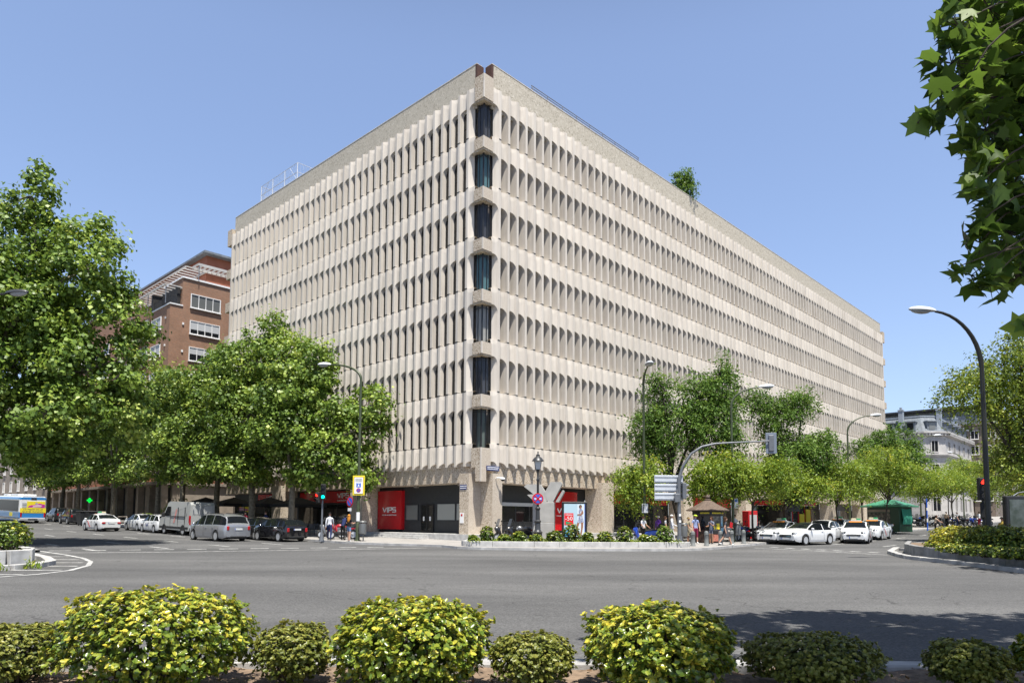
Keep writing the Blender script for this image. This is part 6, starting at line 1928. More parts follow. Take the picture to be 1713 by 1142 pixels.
MT['head'] = mat('headlamp', (.55, .58, .60), rough=.1, metal=.5)
MT['chrome'] = mat('chrome', (.65, .66, .68), rough=.15, metal=1.0)
MT['plate'] = mat('number plate', (.62, .63, .62), rough=.4)
MT['plate_blue'] = mat('plate blue band', (.02, .06, .4), rough=.4)
MT['stripe_red'] = mat('red stripe', (.50, .012, .02), rough=.35)
MT['orange'] = mat('orange film', (.70, .25, .03), rough=.4)

def lerp_curve(pts, x):
    for (x0, v0), (x1, v1) in zip(pts[:-1], pts[1:]):
        if x <= x1:
            t = 0 if x1 == x0 else max(0, (x - x0) / (x1 - x0))
            return v0 + (v1 - v0) * t
    return pts[-1][1]
def smooth_curve(pts, x, w=.05):
    return (lerp_curve(pts, x - w) + 2 * lerp_curve(pts, x) + lerp_curve(pts, x + w)) / 4

def wheel(parent, x, y, r, wdt, sgn):
    b = MB()
    M = Matrix.Translation((x, y, r)) @ Matrix.Rotation(R_(90), 4, 'X')
    h = wdt / 2
    b.lathe([(r * .70, -h), (r * .94, -h), (r, -h * .7), (r, h * .7), (r * .94, h), (r * .70, h), (r * .68, h * .5), (r * .68, -h * .5), (r * .70, -h)], 22, M=M)
    w = b.build('wheel', MT['tyre'], parent, smooth=True, angle=40)
    q = MB()
    f = h * .72 * (-sgn)           # outer face
    q.lathe([(r * .71, f * 1.3), (r * .62, f * 1.0), (r * .55, f * .8), (0, f * .85)] if f > 0 else [(0, f * .85), (r * .55, f * .8), (r * .62, f * 1.0), (r * .71, f * 1.3)], 20, M=M)
    for k in range(5):
        a = R_(72 * k)
        M2 = M @ Matrix.Rotation(a, 4, 'Z')
        q.box((r * .34, 0, f * .98), (r * .50, r * .13, .03), M=M2)
    q.lathe([(0, f * 1.1), (r * .12, f * 1.1)], 10, M=M)
    q.build('rim', MT['rim'], w)
    return w

CARS = {
 # roofline (x,z), belt (x,z), half width (x,w), wheel centres, glass stations: cowl, roof front, roof rear, rear glass base, pillars
 'sedan': dict(L=4.55, top=[(-2.27, .80), (-2.24, .98), (-1.75, 1.06), (-1.55, 1.08), (-.85, 1.40), (-.1, 1.46), (.35, 1.43), (1.15, 1.03), (1.95, .90), (2.2, .76), (2.27, .62)], belt=[(-2.27, .78), (-2.2, .90), (-1.5, .97), (1.1, .92), (2.0, .82), (2.27, .58)], w=[(-2.27, .70), (-2.1, .82), (-1.6, .875), (1.4, .875), (2.0, .82), (2.2, .70), (2.27, .58)], wx=(-1.33, 1.32), wr=.315, cowl=1.13, rf=.33, rr=-.88, rb=-1.55, pil=[-.28, -1.12]),
 'hatch': dict(L=4.2, top=[(-2.1, .82), (-2.08, 1.00), (-1.98, 1.06), (-1.60, 1.38), (-.6, 1.50), (.3, 1.47), (1.1, 1.05), (1.8, .92), (2.05, .76), (2.1, .6)], belt=[(-2.1, .80), (-1.9, .98), (1.1, .93), (1.9, .8), (2.1, .57)], w=[(-2.1, .74), (-1.95, .84), (-1.4, .88), (1.2, .88), (1.8, .82), (2.05, .70), (2.1, .58)], wx=(-1.27, 1.3), wr=.31, cowl=1.08, rf=.28, rr=-1.58, rb=-1.98, pil=[-.25, -1.15]),
 'minivan': dict(L=5.0, top=[(-2.5, .86), (-2.48, 1.08), (-2.40, 1.14), (-2.18, 1.58), (-1.6, 1.70), (-.4, 1.75), (.55, 1.70), (1.55, 1.14), (2.2, .96), (2.45, .78), (2.5, .6)], belt=[(-2.5, .84), (-2.4, 1.02), (-1.5, 1.05), (1.5, 1.00), (2.2, .88), (2.5, .56)], w=[(-2.5, .80), (-2.35, .92), (-1.8, .98), (1.4, .98), (2.1, .90), (2.4, .74), (2.5, .6)], wx=(-1.42, 1.52), wr=.335, cowl=1.5, rf=.5, rr=-2.16, rb=-2.40, pil=[.12, -.95]),
 'suv': dict(L=4.55, top=[(-2.27, .90), (-2.25, 1.10), (-2.18, 1.16), (-1.95, 1.58), (-1.2, 1.70), (.2, 1.68), (1.05, 1.16), (1.85, 1.05), (2.2, .88), (2.27, .7)], belt=[(-2.27, .88), (-2.1, 1.06), (1.05, 1.04), (1.9, .94), (2.27, .66)], w=[(-2.27, .78), (-2.1, .88), (-1.6, .91), (1.4, .91), (2.0, .85), (2.2, .74), (2.27, .64)], wx=(-1.33, 1.36), wr=.36, cowl=1.03, rf=.18, rr=-1.93, rb=-2.18, pil=[-.3, -1.2]),
 'cabrio': dict(L=4.3, top=[(-2.15, .82), (-2.12, .96), (-1.65, 1.02), (-1.5, 1.05), (-.75, 1.34), (-.1, 1.40), (.25, 1.38), (1.0, 1.02), (1.8, .90), (2.08, .74), (2.15, .6)], belt=[(-2.15, .80), (-2.0, .92), (1.0, .92), (1.9, .80), (2.15, .57)], w=[(-2.15, .70), (-2.0, .82), (-1.5, .875), (1.3, .875), (1.9, .80), (2.1, .68), (2.15, .58)], wx=(-1.28, 1.29), wr=.32, cowl=.98, rf=.22, rr=-.85, rb=-1.5, pil=[-.62]),
}
def car(kind, label, xy, rz, body, taxi=False, plate_rear=True, cat='car', name='car', group=None, roofm=None, rails=False, dz=0.0):
    S = CARS[kind]
    t = thing(name, label, cat, up(xy, dz), rz, group)
    gx0, gx1 = up((xy[0] - math.cos(rz) * 1.3, xy[1] - math.sin(rz) * 1.3), 0), up((xy[0] + math.cos(rz) * 1.3, xy[1] + math.sin(rz) * 1.3), 0)
    t.rotation_euler = (0, -math.atan2(gx1[2] - gx0[2], 2.6), rz)
    h = S['L'] / 2
    ra = S['wr'] + .055
    xs = set([-h, -h + .03, -h + .08, -h + .16, h, h - .03, h - .08, h - .16, h - .28, S['cowl'], S['rf'], S['rr'], S['rb'], (S['cowl'] + S['rf']) / 2, (S['rr'] + S['rb']) / 2])
    for p in S['pil']: xs.update([p - .04, p + .04])
    for x, _ in S['top'][1:-1]: xs.add(x)
    for wx in S['wx']:
        for q in (-1, -.93, -.75, -.45, 0, .45, .75, .93, 1): xs.add(wx + q * ra)
    for k in range(15): xs.add(-h + .3 + (2 * h - .6) * k / 14)
    xs = sorted(xs)
    X = [xs[0]]
    for x in xs[1:]:
        if x - X[-1] > .022 or x in (S['cowl'], S['rf'], S['rr'], S['rb']): X.append(x)
    X[-1] = h
    rows = []
    for x in X:
        w = smooth_curve(S['w'], x); zs = smooth_curve(S['belt'], x, .04); zt = smooth_curve(S['top'], x, .035)
        zt = max(zt, zs + .02)
        e = min(1, (h - abs(x)) / .25)
        zb = .20 + (1 - e) * .10
        for wx in S['wx']:
            d = abs(x - wx)
            if d < ra: zb = max(zb, S['wr'] + math.sqrt(max(0, ra * ra - d * d)))
        cab = max(0, min(1, (zt - zs - .06) / .30))
        wt = w * (1 - .20 * cab) - .0
        z1 = max(zb + .02, .33 + (1 - e) * .08); z2 = max(z1 + .02, (zs - .2) * .58 + .16)
        z2 = min(z2, zs - .05)
        z1 = min(z1, z2 - .01); zb = min(zb, z1 - .005)
        k = .88
        rows.append([(w * .955, zb), (w * .985, z1), (w, z2), (w * .985, zs - .045), (w * .955, zs), (w * .955 + (wt * .93 - w * .955) * k, zs + (zt - zs) * k), (wt * .84, zt - .012 - .02 * cab), (wt * .45, zt + .006), (0, zt + .014)])
    nr = 9
    names = {}
    def put(key, quad):
        names.setdefault(key, []).append(quad)
    for i in range(len(X) - 1):
        xm = (X[i] + X[i + 1]) / 2
        for j in range(nr - 1):
            for sg in (1, -1):
                q = [(X[i], sg * rows[i][j][0], rows[i][j][1]), (X[i + 1], sg * rows[i + 1][j][0], rows[i + 1][j][1]), (X[i + 1], sg * rows[i + 1][j + 1][0], rows[i + 1][j + 1][1]), (X[i], sg * rows[i][j + 1][0], rows[i][j + 1][1])]
                if sg < 0: q.reverse()
                key = 'body'
                incab = S['rb'] < xm < S['cowl']
                if incab and j == 4 and rows[i][8][1] - rows[i][4][1] > .10 and rows[i + 1][8][1] - rows[i + 1][4][1] > .10:
                    if not any(abs(xm - p) < .042 for p in S['pil']): key = 'side_window' + ('L' if sg > 0 else 'R')
                if j >= 6 and S['rf'] < xm < S['cowl']: key = 'windscreen'
                if j >= 6 and S['rb'] < xm < S['rr'] and kind != 'cabrio': key = 'rear_window'
                if kind == 'cabrio' and key == 'body' and j >= 5 and S['rb'] < xm < S['rf']: key = 'soft_top'
                pass
                if j == 0 : key = 'sill'
                put(key, q)
    # end caps with a bumper below and body above
    for xi, x in ((0, -h), (-1, h)):
        for j in range(nr - 1):
            q = [(x, rows[xi][j][0], rows[xi][j][1]), (x, rows[xi][j + 1][0], rows[xi][j + 1][1]), (x, -rows[xi][j + 1][0], rows[xi][j + 1][1]), (x, -rows[xi][j][0], rows[xi][j][1])]
            put('body', q)
    def mk(key, nm, m):
        b = MB()
        vmap = {}
        for q in names.get(key, []):
            idx = []
            for p in q:
                kp = (round(p[0], 4), round(p[1], 4), round(p[2], 4))
                if kp not in vmap:
                    vmap[kp] = len(b.v); b.v.append(p)
                if not idx or vmap[kp] not in idx: idx.append(vmap[kp])
            if len(idx) > 2: b.f.append(tuple(idx)); b.m.append(0)
        if b.f: return b.build(nm, m, t, smooth=True, angle=32)
    mk('body', 'body', body); mk('sill', 'sill', MT['trim'] if kind in ('suv',) else body)
    mk('side_windowL', 'side_window', MT['car_glass']); mk('side_windowR', 'side_window', MT['car_glass'])
    mk('windscreen', 'windscreen', MT['car_glass']); mk('rear_window', 'rear_window', MT['car_glass']); mk('soft_top', 'soft_top', MT['black_matte'])
    b = MB(); b.box((0, 0, .42), (2 * h - .5, 2 * S['w'][3][1] - .50, .46)); b.box((0, 0, .24), (2 * h - .3, 1.2, .16)); b.build('underbody', MT['trim'], t)
    for wx in S['wx']:
        for sg in (1, -1): wheel(t, wx, sg * (S['w'][3][1] - .115), S['wr'], .21, sg)
    wr_, zb_ = S['w'][0][1], S['belt'][0][1]
    # rear
    for sg in (1, -1):
        b = MB(); b.box((-h + .04, sg * (wr_ - .10), zb_ - .06 + (.06 if kind in ('minivan', 'suv') else 0)), (.14, .28 if kind == 'sedan' else .17, .15 if kind in ('sedan', 'cabrio') else .25), bev=.03); b.build('tail_light', MT['tail'], t)
        b = MB(); b.ball((S['cowl'] - .28, sg * (S['w'][3][1] + .07), lerp_curve(S['belt'], S['cowl'] - .3) + .08), (.07, .11, .075)); b.build('wing_mirror', body, t, smooth=True)
        b = MB()
        for xx in ([-.2, -1.05] if kind != 'cabrio' else [-.45]):
            b.box((xx, sg * (S['w'][3][1] + .004), .84), (.17, .03, .03), bev=.008)
        b.build('door_handle', body if not taxi else MT['car_white'], t)
        b = MB()
        for xx in [S['pil'][0], S['cowl'] - .12] + ([S['wx'][0] + .42] if len(S['pil']) > 1 else []):
            b.box((xx, sg * (S['w'][3][1] - .0045), .60), (.012, .012, .56))
        b.build('door_seam', MT['trim'], t)
    b = MB(); b.box((-h - .012, 0, .78 if kind in ('minivan', 'suv', 'hatch') else .72), (.02, .50, .11)); pl = b.build('number_plate', MT['plate'], t)
    b = MB(); b.box((-h - .024, .23, .78 if kind in ('minivan', 'suv', 'hatch') else .72), (.008, .04, .11)); b.build('plate_band', MT['plate_blue'], pl)
    b = MB(); b.box((h + .012, 0, .42), (.02, .50, .11)); pl = b.build('number_plate', MT['plate'], t)
    b = MB(); b.box((h + .024, -.23, .42), (.008, .04, .11)); b.build('plate_band', MT['plate_blue'], pl)
    for sg in (1, -1):
        zz = lerp_curve(S['belt'], h - .25) - .05
        b = MB(); b.ball((h - .185, sg * (wr_ - .165), zz), (.165, .185, .08), nu=14, nv=8); hl = b.build('headlight', MT['head'], t, smooth=True)
        b = MB(); b.ball((h - .10, sg * (wr_ - .18), zz), (.10, .085, .055), nu=12, nv=8); b.build('lens', MT['trim'], hl, smooth=True)
        b = MB(); b.box((h - .06, sg * .56, .31), (.10, .18, .07), bev=.02); b.build('fog_light', MT['trim'], t)
    b = MB(); b.box((h - .01, 0, .575), (.06, .84, .17 if kind == 'cabrio' else .13), bev=.02); g = b.build('grille', MT['trim'], t)
    b = MB(); b.box((h + .022, 0, .565), (.008, .80, .018)); b.build('grille_bar', MT['chrome'], g)
    b = MB(); b.box((h - .02, 0, .28), (.07, .98, .11), bev=.02); b.build('air_intake', MT['trim'], t)
    b = MB(); b.box((-h + .02, 0, .30), (.07, 1.1, .10), bev=.02); b.build('lower_bumper', MT['trim'], t)
    if rails:
        for sg in (1, -1):
            b = MB(); b.tube([(.4, sg * .66, 1.70), (.3, sg * .66, 1.77), (-1.7, sg * .66, 1.74), (-1.85, sg * .66, 1.66)], .02, 5); b.build('roof_rail', MT['trim'], t)
    if taxi:
        zt = lerp_curve(S['top'], -.1)
        b = MB(); b.box((.0, 0, zt + .05), (.24, .62, .05)); sg_ = b.build('taxi_sign', MT['car_white'], t)
        b = MB(); b.box((.0, .16, zt + .13), (.20, .26, .12), bev=.02); b.build('green_light', MT['taxi_green'], sg_)
        b = MB(); b.box((.0, -.14, zt + .13), (.20, .30, .12), bev=.02); b.build('sign_box', MT['taxi_amber'], sg_)
        for sg in (1, -1):
            b = MB(); y = sg * (S['w'][3][1] + .003)
            b.extr([(.55, y, .86), (.70, y, .86), (.12, y, .34), (-.03, y, .34)], (0, .006 * sg, 0)); b.build('red_stripe', MT['stripe_red'], t)
        b = MB(); 
        b.box((S['rf'] + .07, 0, lerp_curve(S['top'], S['rf']) - .012), (.13, .80, .02), tilt=Matrix.Rotation(R_(24), 4, 'Y')); b.build('sun_strip', MT['orange'], t)
    return t
MT['taxi_green'] = mat('taxi roof lamp green', (.05, .30, .12), rough=.3)
MT['taxi_amber'] = mat('taxi roof sign', (.55, .50, .32), rough=.4)

AWAY_L = math.atan2(LD.y, LD.x)      # driving away down the left street
TOW_R = math.atan2(-RD.y, -RD.x)     # driving toward the square on the right street

car('minivan', 'silver minivan driving into the left street', PXY(368, 46.2), AWAY_L + R_(4), MT['car_silver'], rails=True)
car('hatch', 'black hatchback parked at the kerb behind the slim traffic light', LO(LOX(470, 7.6), 7.6), AWAY_L + R_(2), MT['car_black'])
car('hatch', 'dark car parked ahead of the black hatchback, half hidden by the minivan', LO(LOX(433, 7.5), 7.5), AWAY_L, MT['car_black'])
car('sedan', 'white taxi with a red door stripe driving away on the left street', PXY(172, 61.0), AWAY_L + R_(3), MT['car_white'], taxi=True)
car('sedan', 'white sedan parked behind the small lettered car on the left street', PXY(240, 62.0), AWAY_L, MT['car_white'])
c = car('hatch', 'small white hatchback with dark letters on its door, parked before the van', PXY(268, 58.5), AWAY_L, MT['car_white'])
mesh_text('NA', .45, .004, 'lettering', MT['navy'], c, Matrix(((-1, 0, 0, .15), (0, 0, 1, .888), (0, 1, 0, .62), (0, 0, 0, 1))))
car('suv', 'dark grey parked car nearest the black bins on the left street', PXY(124, 77), AWAY_L, MT['car_grey'])
car('suv', 'dark parked car next to the bus on the left street', PXY(101, 84), AWAY_L, MT['car_grey'])
car('sedan', 'dark blue car behind the stone planter at the left edge', PXY(2, 40.0), AWAY_L + R_(4), MT['car_blue'])
# right street, facing the square
car('sedan', 'front white taxi waiting at the kerb beside the motorcycles', PXY(1307, 46.6), TOW_R + R_(-2), MT['car_white'], taxi=True)
car('cabrio', 'white convertible with a black soft top in front of the taxis', PXY(1347, 45.2), TOW_R + R_(-13), MT['car_white'])
car('sedan', 'white sedan half hidden behind the white convertible', PXY(1376, 51.5), TOW_R + R_(2), MT['car_white'])
car('sedan', 'white taxi second in the kerb row, behind the convertible', PXY(1402, 57.0), TOW_R, MT['car_white'], taxi=True)
car('sedan', 'white taxi in the middle of the right street showing its front squarely', PXY(1431, 48.0), TOW_R + R_(13), MT['car_white'], taxi=True)
car('sedan', 'white taxi with a red stripe just right of the frontal taxi', PXY(1460, 53.5), TOW_R + R_(4), MT['car_white'], taxi=True)
MT['car_midblue'] = paint('blue car paint', (.02, .07, .26)); car('hatch', 'blue car behind the right island at the right edge', PXY(1718, 32.6), R_(196), MT['car_midblue'])

def van():
    xy = LO(LOX(312, 7.7), 7.7)
    t = thing('delivery_van', 'dusty white high roofed delivery van with a sliding side door', 'van', up(PXY(314, 55.0), 0), AWAY_L + R_(1))
    gx = (gz(*PXY(314, 55)), )
    t.rotation_euler = (0, -.018, AWAY_L + R_(1))
    L, W = 5.5, 1.0
    prof = [(-2.75, .35), (-2.75, 2.30), (-2.62, 2.50), (1.0, 2.55), (1.35, 2.44), (1.95, 1.45), (2.55, 1.18), (2.72, .95), (2.75, .4)]
    zs = [(p[0], p[1]) for p in prof]
    # body as sections across the width so that the sides lean in
    secs = [(-W, .0), (-W * .97, .0), (W * .97, 0), (W, 0)]
    b = MB()
    n = len(prof)
    def sec(y, k): return [(x * (1 if abs(x) < 2 else 1), y, z) for x, z in prof]
    A = [(x, -W + (.10 if z > 1.3 else 0) * (z - 1.3), z) for x, z in prof]; B = [(x, -A[i][1], z) for i, (x, z) in enumerate(prof)]
    b.add(A + B, [(i, i + 1, n + i + 1, n + i) for i in range(n - 1)] + [tuple(range(n)), tuple(range(2 * n - 1, n - 1, -1)), (0, n, 2 * n - 1, n - 1)])
    b.build('body', MT['van_white'], t)
    for wx in (-1.75, 1.72):
        for s in (1, -1): wheel(t, wx, s * .90, .35, .23, s)
    for s in (1, -1):
        b = MB()
        for wx in (-1.75, 1.72):
            pts = [(wx + .44 * math.cos(R_(a)), s * 1.003, .35 + .44 * math.sin(R_(a))) for a in range(0, 181, 15)]
            b.extr(pts, (0, .006 * s, 0))
        b.box((0, s * 1.004, .55), (5.3, .012, .16)); b.build('wheel_arch', MT['trim'], t)
        yy = lambda z: s * (W - .10 * max(0, z - 1.3) + .004)
        b = MB(); b.add([(1.85, yy(1.42), 1.42), (.75, yy(1.42), 1.42), (.75, yy(2.15), 2.15), (1.40, yy(2.15), 2.15)], [(0, 1, 2, 3)]); b.build('side_window', MT['car_glass'], t)
        b = MB()
        for x in (.62, -.75, -2.0): b.box((x, s * (W - .02), 1.35), (.014, .06, 1.5))
        b.box((-.7, s * (W - .02), 1.42), (2.5, .062, .03)); b.build('door_seam', MT['trim'], t)
        b = MB(); b.box((-2.70, s * .90, 1.15), (.12, .14, .7), bev=.02); b.build('tail_light', MT['tail'], t)
        b = MB(); b.box((1.55, s * 1.16, 1.5), (.10, .22, .34), bev=.03); b.build('wing_mirror', MT['trim'], t)
        b = MB(); b.extr([(-.2, s * 1.002, .9), (.05, s * 1.002, .9), (-.25, s * .935, 1.95), (-.5, s * .935, 1.95)], (0, .005 * s, 0)); b.build('red_mark', MT['faded_red'], t)
    b = MB()
    for s in (1, -1): b.box((-2.757, s * .44, 1.9), (.012, .6, .6))
    b.build('rear_panel', MT['blind'], t)
    b = MB(); b.box((-2.76, 0, 1.3), (.014, .02, 1.9)); b.box((-2.77, 0, .45), (.1, 1.9, .2)); b.build('rear_bumper', MT['trim'], t)
    b = MB(); b.add([(1.37, -.80, 2.40), (1.37, .80, 2.40), (1.94, .86, 1.50), (1.94, -.86, 1.50)], [(0, 1, 2, 3)]); 
    b.v = [(x + .012, y, z + .01) for x, y, z in b.v]; b.build('windscreen', MT['car_glass'], t)
MT['faded_red'] = mat('faded red lettering', (.50, .22, .20), rough=.6)
van()

def bus():
    t = thing('city_bus', 'blue and white city bus with a yellow advertisement on its rear', 'bus', up(PXY(57, 77.5), 0), AWAY_L + R_(1))
    t.rotation_euler = (0, -.026, AWAY_L + R_(1))
    L, W = 12.0, 1.27
    def shell(z0, z1, w0, w1, x0, x1, m, nm, bev=.12):
        b = MB()
        pl = lambda w, xa, xb: [(xa + bev, -w), (xb - bev, -w), (xb, -w + bev), (xb, w - bev), (xb - bev, w), (xa + bev, w), (xa, w - bev), (xa, -w + bev)]
        A, B = pl(w0, x0, x1), pl(w1, x0, x1)
        b.add([(x, y, z0) for x, y in A] + [(x, y, z1) for x, y in B], [(i, (i + 1) % 8, 8 + (i + 1) % 8, 8 + i) for i in range(8)] + [tuple(range(8, 16)), tuple(range(7, -1, -1))])
        return b.build(nm, MT[m], t)
    # origin at the rear face, nose far ahead
    shell(.32, .62, W - .02, W - .02, 0.03, L, 'bus_grey', 'skirt'); shell(.62, 1.25, W, W, 0, L, 'bus_blue', 'lower_body'); shell(1.25, 2.62, W - .01, W - .02, .01, L, 'bus_white', 'body')
    shell(2.62, 2.86, W - .01, W - .06, .0, L, 'bus_blue', 'roof_band'); shell(2.86, 2.98, W - .08, W - .25, .05, L - .1, 'bus_white', 'roof')
    b = MB(); b.box((4.2, 0, 3.08), (3.2, 1.8, .24), bev=.06); b.box((8.5, 0, 3.08), (2.2, 1.6, .2), bev=.06); b.build('roof_unit', MT['bus_white'], t)
    for s in (1, -1):
        b = MB(); b.box((L / 2 + .1, s * (W - .004), 1.92), (L - .9, .02, 1.22)); b.build('side_window', MT['bus_glass'], t)
        for wx in (2.9, 8.8): wheel(t, wx, s * 1.08, .48, .30, s)
        b = MB(); b.box((-.012, s * 1.10, .95), (.05, .16, .5), bev=.015); b.build('tail_light', MT['tail'], t)
        b = MB(); b.box((3.5, s * (W + .004), .95), (1.3, .012, .42)); b.build('side_sticker', MT['ad_yellow'], t)
    b = MB(); b.box((-.03, 0, .48), (.12, 2.4, .30), bev=.04); b.build('rear_bumper', MT['bus_grey'], t)
    b = MB(); b.box((-.10, 0, .47), (.02, .9, .10)); b.build('plate_recess', MT['black_matte'], t)
    b = MB(); b.box((-.008, -.03, 2.72), (.02, .5, .20)); b.build('route_display', MT['black_matte'], t)
    M0 = lambda y, z, d: Matrix(((0, 0, -1, -d), (-1, 0, 0, y), (0, 1, 0, z), (0, 0, 0, 1)))
    b = MB(); b.box((-.006, -.25, 2.05), (.02, 1.72, .75)); ad = b.build('advertisement', MT['ad_yellow'], t)
    b = MB(); b.box((-.012, 0, 1.42), (.02, 2.42, .52)); b.build('yellow_band', MT['ad_yellow'], ad)
    b = MB(); b.extr([(-.018, .55, 1.78), (-.018, -1.08, 1.72), (-.018, -1.10, 2.08), (-.018, -.55, 2.22), (-.018, -.05, 2.05), (-.018, .35, 1.98)], (-.006, 0, 0)); b.build('magenta_shape', MT['ad_magenta'], ad)
    b = MB(); b.extr([(-.026, .1, 1.75), (-.026, -.7, 1.80), (-.026, -.85, 2.0), (-.026, -.4, 2.12), (-.026, .0, 1.98)], (-.005, 0, 0)); b.build('pink_shape', MT['ad_pink'], ad)
    b = MB(); disc_mb(b, .11, 0, .004, 14); b.v = [(-.032, -.28 + p[0], 2.22 + p[2]) for p in b.v]; b.build('grey_disc', MT['bus_grey'], ad)
    b = MB(); b.box((-.012, .82, 2.12), (.02, .42, .26)); b.box((-.012, .82, 1.80), (.02, .42, .05)); b.build('grey_text_block', MT['bus_grey'], ad)
    mesh_text('QUE ES MUNDIAL', .2, .003, 'lettering', MT['navy'], ad, M0(0, 1.30, .026), maxw=2.0)
    mesh_text('LO MEJOR DE LO', .2, .003, 'lettering', MT['navy'], ad, M0(0, 1.54, .026), maxw=1.8)
MT['bus_blue'] = paint('bus blue', (.03, .20, .50)); MT['bus_white'] = paint('bus white', (.68, .69, .70)); MT['bus_grey'] = mat('bus grey', (.36, .37, .38), rough=.5)
MT['ad_yellow'] = mat('advertisement yellow', (.75, .63, .03), rough=.4); MT['ad_magenta'] = mat('advertisement magenta', (.45, .03, .30), rough=.4); MT['ad_pink'] = mat('advertisement pink', (.62, .42, .50), rough=.4)
bus()

def bins():
    for i, (px, y) in enumerate(((144, 72.5), (158, 71.5))):
        t = thing('waste_container', ['black waste container left of the white taxi roof', 'black waste container partly behind the white taxi'][i], 'waste container', up(PXY(px, y), 0), AWAY_L, 'waste containers on the left street')
        b = MB(); b.add([(-.6, -.5, .15), (.6, -.5, .15), (.6, .5, .15), (-.6, .5, .15), (-.75, -.62, 1.35), (.75, -.62, 1.35), (.75, .62, 1.35), (-.75, .62, 1.35)], [(3, 2, 1, 0), (0, 1, 5, 4), (1, 2, 6, 5), (2, 3, 7, 6), (3, 0, 4, 7), (4, 5, 6, 7)]); b.build('tub', MT['charcoal'], t)
        b = MB(); b.box((0, 0, 1.45), (1.6, 1.34, .14), bev=.06); b.build('lid', MT['black_matte'], t)
        b = MB()
        for x in (-.5, .5):
            for yy in (-.4, .4): b.lathe([(.09, -.03), (.09, .03)], 10, M=Matrix.Translation((x, yy, .09)) @ Matrix.Rotation(R_(90), 4, 'X'))
        b.build('castor', MT['tyre'], t)
bins()

